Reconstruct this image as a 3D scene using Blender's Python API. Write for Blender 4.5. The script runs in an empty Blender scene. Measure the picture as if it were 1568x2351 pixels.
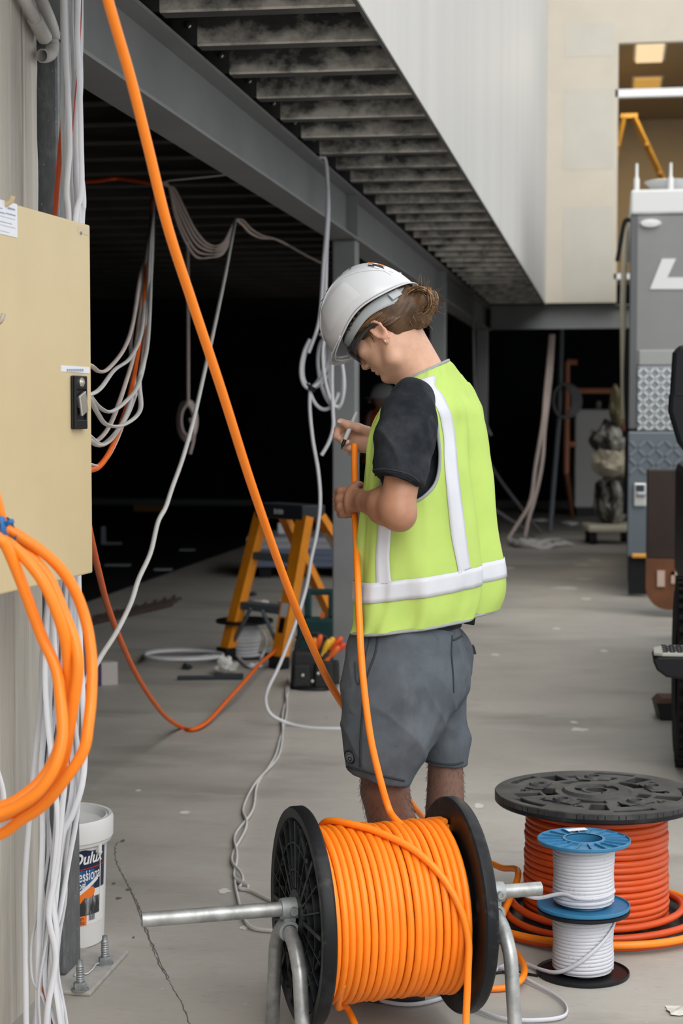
import bpy, bmesh, math, random
import numpy as np
from mathutils import Vector, Matrix, noise as mnoise
random.seed(7)
SC = bpy.context.scene
COL = SC.collection

# ------------------------------------------------------------------ camera
F_PX, W_PX, H_PX = 4000.0, 1568.0, 2351.0
EYE = Vector((0.0, 0.0, 1.43))
PITCH = math.atan(224.5 / F_PX)                       # looking slightly down
YAW = math.atan(625.0 / (F_PX / math.cos(PITCH)))     # turned to the left of the beam direction (+Y)
cam_d = bpy.data.cameras.new('camera')
cam = bpy.data.objects.new('camera', cam_d)
COL.objects.link(cam)
cam.location = EYE
cam.rotation_euler = (math.pi / 2 - PITCH, 0.0, YAW)
cam_d.sensor_fit = 'VERTICAL'
cam_d.sensor_height = 36.0
cam_d.sensor_width = 24.0
cam_d.lens = 36.0 * F_PX / H_PX
cam_d.clip_start = 0.05
cam_d.clip_end = 200
cam_d.dof.use_dof = True
cam_d.dof.focus_distance = 4.25
cam_d.dof.aperture_fstop = 5.0
SC.camera = cam

# ------------------------------------------------------------------ world, daylight, exposure
world = bpy.data.worlds.new('overcast_sky')
SC.world = world
world.use_nodes = True
wn = world.node_tree.nodes
wn['Background'].inputs['Color'].default_value = (0.96, 0.98, 1.0, 1)
wn['Background'].inputs['Strength'].default_value = 1.4
sun_d = bpy.data.lights.new('soft_daylight', 'SUN')
sun_d.energy = 2.0
sun_d.angle = math.radians(50)
sun_d.color = (1.0, 0.96, 0.9)
sun = bpy.data.objects.new('soft_daylight', sun_d)
COL.objects.link(sun)
sun.rotation_euler = (math.radians(48), 0, math.radians(28))
SC.view_settings.view_transform = 'Standard'
SC.view_settings.look = 'None'
SC.view_settings.exposure = 0.0
SC.view_settings.gamma = 1.0
SC.view_settings.use_curve_mapping = False

# ------------------------------------------------------------------ places: photograph pixel + real depth -> point in the hall
FWD = Vector((-math.sin(YAW) * math.cos(PITCH), math.cos(YAW) * math.cos(PITCH), -math.sin(PITCH)))
RGT = Vector((math.cos(YAW), math.sin(YAW), 0.0))
UPV = RGT.cross(FWD)
FLAT = Vector((-math.sin(YAW), math.cos(YAW), 0.0))
def ray(px, py):
    return FWD + RGT * ((px - W_PX / 2) / F_PX) - UPV * ((py - H_PX / 2) / F_PX)
def at(px, py, d):
    return EYE + ray(px, py) * d
def onz(px, py, z=0.0):
    r = ray(px, py); return EYE + r * ((z - EYE.z) / r.z)
def onx(px, py, x):
    r = ray(px, py); return EYE + r * (x / r.x)
def ony(px, py, y):
    r = ray(px, py); return EYE + r * (y / r.y)

# ------------------------------------------------------------------ materials
def mat(name, color, rough=0.6, metal=0.0, var=0.0, scale=8.0, bump=0.0, bscale=60.0, stretch=(1, 1, 1),
        color2=None, detail=6.0, coat=0.0, spec=0.5, lo=0.35, hi=0.65, sss=0.0, coords='Object', bdist=0.01):
    m = bpy.data.materials.new(name); m.use_nodes = True
    nt = m.node_tree; N = nt.nodes; L = nt.links
    b = N['Principled BSDF']
    b.inputs['Base Color'].default_value = (*color, 1)
    b.inputs['Roughness'].default_value = rough
    b.inputs['Metallic'].default_value = metal
    b.inputs['Specular IOR Level'].default_value = spec
    if coat: b.inputs['Coat Weight'].default_value = coat
    if sss:
        b.inputs['Subsurface Weight'].default_value = sss
        b.inputs['Subsurface Radius'].default_value = (0.012, 0.005, 0.003)
        b.inputs['Subsurface Scale'].default_value = 1.0
    tc = N.new('ShaderNodeTexCoord'); mp = N.new('ShaderNodeMapping')
    mp.inputs['Scale'].default_value = stretch
    L.new(tc.outputs[coords], mp.inputs['Vector'])
    if var or color2:
        nz = N.new('ShaderNodeTexNoise'); nz.inputs['Scale'].default_value = scale
        nz.inputs['Detail'].default_value = detail; nz.inputs['Roughness'].default_value = 0.62
        L.new(mp.outputs['Vector'], nz.inputs['Vector'])
        cr = N.new('ShaderNodeValToRGB')
        cr.color_ramp.elements[0].position = lo; cr.color_ramp.elements[1].position = hi
        c2 = color2 if color2 else tuple(min(1, c * (1 + var)) for c in color)
        c1 = color if color2 else tuple(c * (1 - var) for c in color)
        cr.color_ramp.elements[0].color = (*c1, 1); cr.color_ramp.elements[1].color = (*c2, 1)
        L.new(nz.outputs['Fac'], cr.inputs['Fac']); L.new(cr.outputs['Color'], b.inputs['Base Color'])
    if bump:
        n2 = N.new('ShaderNodeTexNoise'); n2.inputs['Scale'].default_value = bscale
        n2.inputs['Detail'].default_value = 4
        L.new(mp.outputs['Vector'], n2.inputs['Vector'])
        bp = N.new('ShaderNodeBump'); bp.inputs['Strength'].default_value = bump; bp.inputs['Distance'].default_value = bdist
        L.new(n2.outputs['Fac'], bp.inputs['Height']); L.new(bp.outputs['Normal'], b.inputs['Normal'])
    return m

def mixin(m, color, scale, lo, hi, stretch=(1, 1, 1), fac=1.0, kind='noise', detail=5.0, offset=(0, 0, 0)):
    """lay another patchy colour over what a material already has"""
    nt = m.node_tree; N = nt.nodes; L = nt.links; b = N['Principled BSDF']
    tc = N.new('ShaderNodeTexCoord'); mp = N.new('ShaderNodeMapping'); mp.inputs['Scale'].default_value = stretch
    mp.inputs['Location'].default_value = offset
    L.new(tc.outputs['Object'], mp.inputs['Vector'])
    if kind == 'noise':
        t = N.new('ShaderNodeTexNoise'); t.inputs['Detail'].default_value = detail; t.inputs['Roughness'].default_value = 0.6
        out = t.outputs['Fac']
    else:
        t = N.new('ShaderNodeTexVoronoi'); t.feature = 'DISTANCE_TO_EDGE'; out = t.outputs['Distance']
    t.inputs['Scale'].default_value = scale
    L.new(mp.outputs['Vector'], t.inputs['Vector'])
    mr = N.new('ShaderNodeMapRange'); mr.inputs['From Min'].default_value = lo; mr.inputs['From Max'].default_value = hi
    mr.inputs['To Max'].default_value = fac
    L.new(out, mr.inputs['Value'])
    mx = N.new('ShaderNodeMix'); mx.data_type = 'RGBA'
    src = b.inputs['Base Color']
    if src.is_linked:
        L.new(src.links[0].from_socket, mx.inputs[6])
    else:
        mx.inputs[6].default_value = src.default_value
    mx.inputs[7].default_value = (*color, 1)
    L.new(mr.outputs['Result'], mx.inputs['Factor'])
    L.new(mx.outputs[2], b.inputs['Base Color'])
    return m

def glow(name, color, strength):
    m = bpy.data.materials.new(name); m.use_nodes = True
    b = m.node_tree.nodes['Principled BSDF']
    b.inputs['Base Color'].default_value = (*color, 1)
    b.inputs['Emission Color'].default_value = (*color, 1)
    b.inputs['Emission Strength'].default_value = strength
    return m

# ------------------------------------------------------------------ mesh building
class MB:
    def __init__(s): s.v = []; s.f = []
    def add(s, vs, fs):
        o = len(s.v); s.v += [tuple(p) for p in vs]; s.f += [tuple(i + o for i in f) for f in fs]; return s
    def box(s, c, d, rot=None):
        c = Vector(c); h = Vector(d) / 2; R = rot if rot is not None else Matrix.Identity(3)
        vs = [c + R @ Vector((x * h.x, y * h.y, z * h.z)) for z in (-1, 1) for x, y in ((-1, -1), (1, -1), (1, 1), (-1, 1))]
        return s.add(vs, [(3, 2, 1, 0), (4, 5, 6, 7), (0, 1, 5, 4), (1, 2, 6, 5), (2, 3, 7, 6), (3, 0, 4, 7)])
    def span(s, a, b):
        a = Vector(a); b = Vector(b); return s.box((a + b) / 2, [abs(b[i] - a[i]) for i in range(3)])
    def prism(s, poly, h0, h1, axis='z', origin=(0, 0, 0), rot=None):
        """outline (list of 2-D points) pushed from h0 to h1 along an axis"""
        o = Vector(origin); R = rot if rot is not None else Matrix.Identity(3)
        def q(p, h):
            v = {'z': (p[0], p[1], h), 'y': (p[0], h, p[1]), 'x': (h, p[0], p[1])}[axis]
            return o + R @ Vector(v)
        n = len(poly)
        vs = [q(p, h0) for p in poly] + [q(p, h1) for p in poly]
        fs = [tuple(range(n - 1, -1, -1)), tuple(range(n, 2 * n))] + [(i, (i + 1) % n, n + (i + 1) % n, n + i) for i in range(n)]
        return s.add(vs, fs)
    def lathe(s, prof, n=32, origin=(0, 0, 0), rot=None, close=False):
        """profile of (radius, height) turned about local z"""
        o = Vector(origin); R = rot if rot is not None else Matrix.Identity(3)
        vs = []; fs = []; k = len(prof)
        for i in range(n):
            a = 2 * math.pi * i / n
            vs += [o + R @ Vector((r * math.cos(a), r * math.sin(a), z)) for r, z in prof]
        m = k if close else k - 1
        for i in range(n):
            j = (i + 1) % n
            for q in range(m):
                w = (q + 1) % k
                fs.append((i * k + q, j * k + q, j * k + w, i * k + w))
        return s.add(vs, fs)
    def tube(s, pts, r, n=10, r2=None, hint=None, caps=True):
        """round (or flat, with r2 across the hint) sweep along points; r may be a list"""
        P = [Vector(p) for p in pts]; k = len(P); vs = []; fs = []
        T = []
        for i in range(k):
            t = P[min(i + 1, k - 1)] - P[max(i - 1, 0)]
            T.append(t.normalized() if t.length > 1e-9 else Vector((0, 0, 1)))
        ref = Vector(hint) if hint is not None else (Vector((0, 0, 1)) if abs(T[0].z) < 0.9 else Vector((1, 0, 0)))
        u = (ref - T[0] * ref.dot(T[0])).normalized()
        for i in range(k):
            if hint is not None and r2 is not None:
                h = Vector(hint); w = h - T[i] * h.dot(T[i])
                u = w.normalized() if w.length > 0.15 else (u - T[i] * u.dot(T[i])).normalized()
            else:
                u = (u - T[i] * u.dot(T[i])).normalized()
            b = T[i].cross(u)
            ra = r[i] if isinstance(r, (list, tuple)) else r
            rb = r2 if r2 is not None else ra
            for j in range(n):
                a = 2 * math.pi * j / n
                vs.append(P[i] + u * (ra * math.cos(a)) + b * (rb * math.sin(a)))
        for i in range(k - 1):
            for j in range(n):
                q = (j + 1) % n
                fs.append((i * n + j, i * n + q, (i + 1) * n + q, (i + 1) * n + j))
        if caps:
            fs.append(tuple(range(n - 1, -1, -1))); fs.append(tuple((k - 1) * n + j for j in range(n)))
        return s.add(vs, fs)
    def grid(s, rows, wrap=False):
        k = len(rows[0]); vs = [p for r in rows for p in r]; fs = []
        for i in range(len(rows) - 1):
            for j in range(k if wrap else k - 1):
                q = (j + 1) % k
                fs.append((i * k + j, i * k + q, (i + 1) * k + q, (i + 1) * k + j))
        return s.add(vs, fs)
    def mesh(s, name, smooth=True, angle=40):
        me = bpy.data.meshes.new(name)
        me.from_pydata([tuple(p) for p in s.v], [], s.f)
        me.update()
        if smooth:
            me.shade_smooth()
            try: me.set_sharp_from_angle(angle=math.radians(angle))
            except Exception: pass
        return me
    def build(s, name, m, parent=None, smooth=True, angle=40, bevel=0.0, loc=None, fix=True):
        me = s.mesh(name, smooth, angle)
        if fix:
            bm = bmesh.new(); bm.from_mesh(me); bmesh.ops.recalc_face_normals(bm, faces=bm.faces); bm.to_mesh(me); bm.free()
        return link(name, me, m, parent, bevel, loc)

def link(name, me, m, parent=None, bevel=0.0, loc=None):
    o = bpy.data.objects.new(name, me); COL.objects.link(o)
    if m is not None and not me.materials: me.materials.append(m)
    if parent is not None: o.parent = parent
    if loc is not None: o.location = loc
    if bevel:
        bv = o.modifiers.new('bevel', 'BEVEL'); bv.width = bevel; bv.segments = 2; bv.limit_method = 'ANGLE'; bv.angle_limit = math.radians(40)
    return o
def tag(o, label=None, cat=None, group=None, kind=None):
    if label: o['label'] = label
    if cat: o['category'] = cat
    if group: o['group'] = group
    if kind: o['kind'] = kind
    return o
def thing(name, label, cat, loc=(0, 0, 0), rot=(0, 0, 0), group=None):
    o = bpy.data.objects.new(name, None); COL.objects.link(o); o.empty_display_size = 0.1
    o.location = loc; o.rotation_euler = rot
    return tag(o, label, cat, group)
def struct(o):
    o['kind'] = 'structure'; return o
def spline(pts, per=10, closed=False):
    """Catmull-Rom through points (any dimension)"""
    P = [np.array(p, float) for p in pts]; n = len(P); out = []
    segs = n if closed else n - 1
    for i in range(segs):
        if closed: a, b, c, d = P[(i - 1) % n], P[i], P[(i + 1) % n], P[(i + 2) % n]
        else: a, b, c, d = P[max(i - 1, 0)], P[i], P[i + 1], P[min(i + 2, n - 1)]
        for k in range(per):
            t = k / per
            out.append(0.5 * ((2 * b) + (-a + c) * t + (2 * a - 5 * b + 4 * c - d) * t * t + (-a + 3 * b - 3 * c + d) * t ** 3))
    if not closed: out.append(P[-1])
    return [tuple(p) for p in out]
def vspline(pts, per=10, closed=False):
    return [Vector(p) for p in spline(pts, per, closed)]
def cable(name, pts, r, m, label=None, group=None, parent=None, per=10, n=10, r2=None, hint=None, cat='cable', closed=False):
    P = vspline(pts, per, closed)
    if closed: P.append(P[0].copy())
    o = MB().tube(P, r, n, r2, hint).build(name, m, parent, angle=60)
    if label: tag(o, label, cat, group)
    return o
def text_mesh(s, size=1.0, bold=0.0, shear=0.0, extrude=0.0):
    """letters as a flat mesh: (verts, faces, width)"""
    cu = bpy.data.curves.new('t', 'FONT'); cu.body = s; cu.size = size; cu.offset = bold; cu.shear = shear; cu.extrude = extrude
    o = bpy.data.objects.new('t', cu); COL.objects.link(o)
    dg = bpy.context.evaluated_depsgraph_get(); ev = o.evaluated_get(dg)
    me = bpy.data.meshes.new_from_object(ev)
    vs = [v.co.copy() for v in me.vertices]; fs = [tuple(p.vertices) for p in me.polygons]
    bpy.data.objects.remove(o); bpy.data.curves.remove(cu); bpy.data.meshes.remove(me)
    return vs, fs, (max(v.x for v in vs) if vs else 0)
def rz(a): return Matrix.Rotation(a, 3, 'Z')
def rx(a): return Matrix.Rotation(a, 3, 'X')
def ry(a): return Matrix.Rotation(a, 3, 'Y')
def frame(x, y, z):
    return Matrix((Vector(x), Vector(y), Vector(z))).transposed()
CAMR = frame(RGT, FLAT, (0, 0, 1))     # axes along the picture: right, away, up
# ================================================================== the hall
M = {}
# --- concrete slab
mf = mat('concrete_floor', (0.385, 0.362, 0.325), 0.62, var=0.16, scale=1.1, bump=0.12, bscale=220, lo=0.3, hi=0.72, detail=9, bdist=0.002)
mixin(mf, (0.20, 0.185, 0.165), 0.8, 0.52, 0.76, (1, 2.4, 1), 0.8)
mixin(mf, (0.43, 0.42, 0.40), 2.3, 0.56, 0.72, (1, 2.2, 1), 0.6, offset=(4, 2, 0))
mixin(mf, (0.15, 0.145, 0.135), 7.0, 0.64, 0.76, (1, 2.0, 1), 0.5, detail=8, offset=(1, 7, 0))
mixin(mf, (0.62, 0.61, 0.58), 26.0, 0.745, 0.78, (1, 1.6, 1), 0.8, detail=2)
mixin(mf, (0.12, 0.115, 0.11), 14.0, 0.73, 0.78, (1, 1, 1), 0.6, detail=3, offset=(9, 3, 0))
mixin(mf, (0.26, 0.25, 0.235), 34, 0.56, 0.70, (0.6, 2.2, 1), 0.5, detail=8, offset=(3, 3, 0))
mixin(mf, (0.50, 0.49, 0.47), 21, 0.60, 0.72, (0.5, 2.0, 1), 0.4, detail=8, offset=(6, 1, 0))
M['floor'] = mf
floor = struct(MB().span((-9.2, -6, -0.12), (12, 27, 0.0)).build('floor', mf, smooth=False))
# thin shrinkage cracks across the slab by the column: real grooves filled with dark dust
mcrack = mat('crack_dust', (0.11, 0.105, 0.1), 0.9)
def crack(pts, w=0.004, name='floor_crack'):
    P = vspline([onz(x, y, 0.0008) for x, y in pts], 14)
    rnd = random.Random(len(pts)); b = MB(); rows = []
    for i, p in enumerate(P):
        t = (P[min(i + 1, len(P) - 1)] - P[max(i - 1, 0)]).normalized(); s = Vector((t.y, -t.x, 0))
        ww = w * (0.35 + 0.9 * rnd.random()); off = s * (rnd.random() - 0.5) * 0.005
        rows.append([p + off - s * ww / 2, p + off + s * ww / 2])
    b.grid(rows)
    return b.build(name, mcrack, floor, smooth=False)
crack([(285, 1928), (266, 1940), (266, 1975), (285, 2015), (297, 2038), (318, 2080), (330, 2115), (355, 2180), (388, 2246)])
crack([(300, 2040), (325, 2110), (345, 2165), (372, 2225), (420, 2310), (450, 2400)], 0.003)
# dark drip marks
def blot(px, py, rx_, ry_, m, z=0.0012, seed=1, name='floor_stain', n=14):
    c = onz(px, py, z); rnd = random.Random(seed)
    poly = []
    for i in range(n):
        a = 2 * math.pi * i / n; k = 0.65 + 0.5 * rnd.random()
        poly.append((c + RGT * (rx_ * k * math.cos(a)) + FLAT * (ry_ * k * math.sin(a))))
    return MB().add(poly, [tuple(range(n))]).build(name, m, floor, smooth=False)
for k, (x, y, a, b_) in enumerate(((261, 2028, .006, .012), (294, 2042, .008, .014), (272, 2062, .009, .014), (282, 1930, .008, .02), (307, 2152, .004, .012))):
    blot(x, y, a, b_, mcrack, seed=k)
mwhite_spot = mat('spilt_plaster', (0.6, 0.59, 0.56), 0.85)
for k, (x, y, a, b_) in enumerate(((1330, 1675, .045, .05), (1318, 1658, .02, .03), (1340, 1297, .10, .08), (1365, 1286, .07, .1), (1155, 1304, .13, .12), (1340, 1329, .09, .06),
                                  (1300, 1350, .12, .12), (1345, 1375, .05, .07), (1278, 1443, .03, .06), (1386, 1494, .03, .05), (1137, 1503, .03, .05), (425, 1865, .02, .03), (318, 1815, .012, .02),
                                  (560, 2130, .012, .02), (515, 2045, .02, .03), (1100, 1850, .02, .04))):
    blot(x, y, a, b_, mwhite_spot, seed=40 + k, name='plaster_spot')
# dark membrane laid over the inner bay
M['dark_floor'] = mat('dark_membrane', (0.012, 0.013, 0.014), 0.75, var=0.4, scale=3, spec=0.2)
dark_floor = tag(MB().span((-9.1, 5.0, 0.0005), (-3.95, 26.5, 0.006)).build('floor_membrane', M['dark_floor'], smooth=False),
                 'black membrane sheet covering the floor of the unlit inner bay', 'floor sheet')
# --- concrete wall at the left edge
mc = mat('wall_concrete', (0.52, 0.49, 0.435), 0.85, var=0.18, scale=5, bump=0.3, bscale=90, stretch=(1, 1, 0.22), detail=8, lo=0.3, hi=0.7, bdist=0.004)
mixin(mc, (0.66, 0.65, 0.61), 9, 0.52, 0.70, (1, 3.0, 0.06), 0.85)
mixin(mc, (0.25, 0.215, 0.165), 7, 0.56, 0.74, (1, 3.0, 0.08), 0.85, offset=(3, 5, 1))
mixin(mc, (0.6, 0.6, 0.57), 30, 0.70, 0.74, (1, 2.0, 0.3), 0.7, offset=(2, 1, 3), detail=3)
M['wallc'] = mc
b = MB()
rows = []
rnd = random.Random(3)
for k in range(61):                                     # ragged arris at the end of the wall
    z = k / 60 * 3.4
    j = (rnd.random() - 0.5) * 0.008
    rows.append([(-1.385, -2.5, z), (-1.385, 4.10 + j, z), (-1.393, 4.115 + j * 0.7, z), (-1.62, 4.115, z), (-1.62, -2.5, z)])
b.grid(rows, wrap=True)
wall_left = struct(b.build('wall_left', mc, smooth=False))
# --- dark inner shell
M['dark_wall'] = mat('darkened_wall', (0.012, 0.014, 0.015), 0.9, var=0.2, scale=2, spec=0.15)  # near-black base: the bay's darkness is put into the wall colour
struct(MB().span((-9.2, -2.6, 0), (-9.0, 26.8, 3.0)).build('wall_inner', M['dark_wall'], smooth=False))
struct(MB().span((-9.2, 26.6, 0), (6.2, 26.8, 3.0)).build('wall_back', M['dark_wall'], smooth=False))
struct(MB().span((6.0, 19.3, 0), (6.2, 26.6, 3.0)).build('wall_right_blocker', M['dark_wall'], smooth=False))  # unseen wall, added to stop light leaking into the back area
struct(MB().span((-9.0, -2.6, 0), (-1.62, -2.4, 3.0)).build('wall_front_blocker', M['dark_wall'], smooth=False))  # unseen, added to close the inner bay and keep it dark
M['skirt'] = mat('pale_skirting', (0.16, 0.17, 0.18), 0.7)
struct(MB().span((-9.0, 26.56, 0.0), (-5.55, 26.598, 0.10)).build('baseboard_back', M['skirt'], smooth=False))
struct(MB().span((-1.75, 26.56, 0.0), (0.2, 26.598, 0.12)).build('baseboard_right', M['skirt'], smooth=False))
# --- suspended deck with joists
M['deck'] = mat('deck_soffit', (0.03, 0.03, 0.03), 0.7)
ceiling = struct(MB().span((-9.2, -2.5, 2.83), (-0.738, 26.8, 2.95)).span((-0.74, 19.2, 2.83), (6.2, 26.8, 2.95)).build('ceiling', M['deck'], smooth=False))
mj = mat('galvanised_joist', (0.075, 0.077, 0.078), 0.45, metal=0.35, var=0.5, scale=4, stretch=(0.8, 1, 3), detail=8)
def dusty():
    nt = mj.node_tree; N = nt.nodes; L = nt.links; bs = N['Principled BSDF']
    tc = N.new('ShaderNodeTexCoord'); sp = N.new('ShaderNodeSeparateXYZ'); L.new(tc.outputs['Object'], sp.inputs[0])
    mr = N.new('ShaderNodeMapRange'); mr.inputs['From Min'].default_value = 0.085; mr.inputs['From Max'].default_value = 0.0
    L.new(sp.outputs['Z'], mr.inputs['Value'])
    mp = N.new('ShaderNodeMapping'); mp.inputs['Scale'].default_value = (1.0, 1, 1.4); L.new(tc.outputs['Object'], mp.inputs['Vector'])
    oi = N.new('ShaderNodeObjectInfo'); ad = N.new('ShaderNodeVectorMath'); ad.operation = 'ADD'
    L.new(mp.outputs[0], ad.inputs[0]); L.new(oi.outputs['Random'], ad.inputs[1])
    nz = N.new('ShaderNodeTexNoise'); nz.inputs['Scale'].default_value = 9; nz.inputs['Detail'].default_value = 7; nz.inputs['Roughness'].default_value = 0.65
    L.new(ad.outputs[0], nz.inputs['Vector'])
    mu = N.new('ShaderNodeMath'); mu.operation = 'MULTIPLY_ADD'; mu.inputs[1].default_value = 3.4; mu.inputs[2].default_value = -1.85
    L.new(nz.outputs['Fac'], mu.inputs[0])
    a2 = N.new('ShaderNodeMath'); a2.operation = 'ADD'; a2.use_clamp = True; L.new(mu.outputs[0], a2.inputs[0]); L.new(mr.outputs[0], a2.inputs[1])
    m3 = N.new('ShaderNodeMath'); m3.operation = 'MULTIPLY'; m3.inputs[1].default_value = 0.9
    gm = N.new('ShaderNodeNewGeometry'); sn = N.new('ShaderNodeSeparateXYZ'); L.new(gm.outputs['Normal'], sn.inputs[0])
    nr = N.new('ShaderNodeMapRange'); nr.inputs['From Min'].default_value = -0.95; nr.inputs['From Max'].default_value = -0.75; L.new(sn.outputs['Z'], nr.inputs['Value'])
    m4 = N.new('ShaderNodeMath'); m4.operation = 'MULTIPLY'; L.new(a2.outputs[0], m4.inputs[0]); L.new(nr.outputs[0], m4.inputs[1]); L.new(m4.outputs[0], m3.inputs[0])
    mx = N.new('ShaderNodeMix'); mx.data_type = 'RGBA'
    L.new(bs.inputs['Base Color'].links[0].from_socket, mx.inputs[6]); mx.inputs[7].default_value = (0.86, 0.82, 0.74, 1)
    L.new(m3.outputs[0], mx.inputs['Factor']); L.new(mx.outputs[2], bs.inputs['Base Color'])
dusty()
M['joist'] = mj
mjl = mat('shaded_galvanised_joist', (0.05, 0.047, 0.044), 0.55, metal=0.3, var=0.6, scale=3, stretch=(0.5, 1, 3), detail=8)  # darker copy of the joist steel, with the left bay's shade in its colour
def joist_mesh(length, name):
    # C section: web to the front, flanges to the back, small lips, a rolled groove in the web
    t = 0.0025; w = 0.076; h = 0.20
    prof = [(0, 0.006), (0.006, 0), (w, 0), (w, 0.018), (w - t, 0.018), (w - t, t), (0.008, t), (t, 0.008), (t, 0.098), (t + 0.005, 0.104), (t, 0.110),
            (t, h - t), (w - t, h - t), (w - t, h - 0.018), (w, h - 0.018), (w, h), (0, h), (0, 0.110), (0.005, 0.104), (0, 0.098)]
    return MB().prism(prof, 0, length, 'x').mesh(name, False)
jr = joist_mesh(0.592, 'joist'); jl = joist_mesh(7.45, 'joist')
cl = MB().box((-0.04, 0.006, 0.10), (0.08, 0.008, 0.19)).mesh('cleat', False)
bo = MB().lathe([(0.0, 0.010), (0.009, 0.009), (0.013, 0.004), (0.013, 0.0)], 12, rot=rx(math.pi / 2)).mesh('bolt')
M['cleat'] = mat('cleat_steel', (0.05, 0.052, 0.054), 0.5, metal=0.3)
M['zinc'] = mat('zinc_bolt', (0.75, 0.74, 0.7), 0.25, metal=1.0)
for k in range(31):
    y = 5.14 - 0.076 + 0.472 * (k - 1)
    o = link('joist', jr, mj, ceiling, loc=(-1.333, y, 2.612)); o.rotation_euler.z = 0.012
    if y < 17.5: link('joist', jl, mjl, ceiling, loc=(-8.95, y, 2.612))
    if k < 16:
        link('cleat', cl, M['cleat'], ceiling, loc=(-1.335, y, 2.612))
        link('bolt', bo, M['zinc'], ceiling, loc=(-1.362, y - 0.002, 2.612 + 0.066))
# --- painted steel frame
ms = mat('grey_steel_paint', (0.205, 0.215, 0.22), 0.42, var=0.10, scale=2.5, bump=0.03, bscale=300, bdist=0.001)
M['steel'] = ms
def ibeam(name, a, b_, z0, z1, half, horizontal_x, label):
    t = 0.011; w = 0.006
    prof = [(-half, z0), (half, z0), (half, z0 + t), (w, z0 + t + 0.004), (w, z1 - t - 0.004), (half, z1 - t), (half, z1), (-half, z1), (-half, z1 - t), (-w, z1 - t - 0.004), (-w, z0 + t + 0.004), (-half, z0 + t)]
    m = MB()
    if horizontal_x: m.prism([(p[0], p[1]) for p in prof], a[0], b_[0], 'x', (0, a[1], 0))
    else: m.prism(prof, a[1], b_[1], 'y', (a[0], 0, 0))
    o = m.build(name, ms, smooth=False)
    return tag(o, label, 'beam')
beam = ibeam('steel_beam', (-1.418, 4.125), (-1.418, 19.4), 2.352, 2.606, 0.073, False, 'long grey painted steel beam running back under the joists')
ibeam('steel_beam', (-1.33, 19.08), (5.9, 19.08), 2.352, 2.606, 0.073, True, 'grey steel cross beam spanning the far end below the cream wall')
plate_m = MB().box((0, 0, 0), (0.13, 0.012, 0.228)).mesh('stiffener_plate', False)
for yy in (4.26, 9.24, 14.2):
    o = link('stiffener_plate', plate_m, ms, beam, loc=(-1.418, yy, 2.479))
mgalv = mat('galvanised_column', (0.20, 0.215, 0.225), 0.45, metal=0.45, var=0.25, scale=70, stretch=(1, 1, 0.35), detail=3, lo=0.45, hi=0.8)
mixin(mgalv, (0.55, 0.57, 0.58), 120, 0.69, 0.74, (1, 1, 0.5), 0.7, detail=2)
M['galv_col'] = mgalv
mdust = mat('dusty_plate', (0.36, 0.35, 0.33), 0.85, var=0.15, scale=20)
def column(y, m, label, plate=True):
    t = thing('steel_column', label, 'column', (-1.418, y, 0))
    MB().box((0, 0, 1.181), (0.126, 0.126, 2.338)).build('post', m, t, smooth=False, bevel=0.008)
    if plate:
        MB().prism([(-0.16, -0.17), (0.16, -0.17), (0.16, 0.17), (-0.16, 0.17)], 0.0, 0.012, 'z').build('base_plate', mdust, t, smooth=False, bevel=0.004)
    return t
c1 = column(4.235, mgalv, 'dark galvanised steel column at the end of the concrete wall')
for y, lab in ((9.24, 'grey steel column just behind the worker in the yellow vest'), (14.2, 'grey steel column showing behind the hair bun of the worker'), (19.0, 'farthest grey steel column, under the cross beam')):
    column(y, ms, lab)
# anchor bolts of the near column
bolt_m = mat('anchor_bolt', (0.30, 0.32, 0.33), 0.5, metal=0.6, var=0.2, scale=60)
for px, py, hh in ((184, 2272, 0.066), (241, 2213, 0.066)):
    p = onz(px, py, 0.012); lp = p - Vector((-1.418, 4.235, 0))
    m = MB().lathe([(0, 0), (0.022, 0), (0.022, 0.003), (0, 0.003)], 20, lp)
    m.lathe([(0.017, 0.003), (0.0175, 0.016), (0.015, 0.019), (0, 0.019)], 6, lp)
    m.lathe([(0.0092, 0.018)] + [(0.0092 + (0.0012 if i % 2 else -0.0006), 0.02 + i * 0.003) for i in range(15)] + [(0.007, hh), (0.007, hh + 0.008), (0, hh + 0.009)], 14, lp)
    m.build('anchor_bolt', bolt_m, c1)
# --- white panelled wall above, running back
mw = mat('white_panel', (0.50, 0.50, 0.485), 0.6, var=0.05, scale=1.6, stretch=(1, 1.2, 0.05), detail=4)
M['white_wall'] = mw
wm = struct(MB().span((-0.738, -1.0, 2.603), (-0.728, 18.9, 7.5)).build('wall_mezzanine', mw, smooth=False))
trim = mat('dark_edge_trim', (0.12, 0.125, 0.125), 0.5, metal=0.4)
struct(MB().span((-0.739, -1.0, 2.596), (-0.7265, 18.9, 2.6035)).build('trim_1', trim, smooth=False))
# --- cream wall at the far end with an upstairs opening
mcr = mat('cream_lining', (0.52, 0.475, 0.40), 0.7, var=0.04, scale=2)
mpatch = mat('plaster_board_patch', (0.485, 0.465, 0.41), 0.75, var=0.03, scale=3)
XO = ony(1411, 400, 18.9).x; ZT = ony(1450, 98, 18.9).z; ZB = 2.62
wf = MB().span((-0.728, 18.9, ZB), (XO, 19.0, 7.5)).span((XO, 18.9, ZT), (6.2, 19.0, 7.5)).build('wall_far', mcr, smooth=False)
struct(wf)
for (x0, y0, x1, y1) in ((1297, 55, 1408, 128), (1295, 205, 1408, 388), (1293, 475, 1405, 690)):
    a = ony(x0, y0, 18.895); c = ony(x1, y1, 18.895)
    MB().span((a.x, 18.898, c.z), (min(c.x, XO), 18.901, a.z)).build('plaster_patch', mpatch, wf, smooth=False)
mal = mat('white_aluminium', (0.75, 0.77, 0.78), 0.4)
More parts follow.
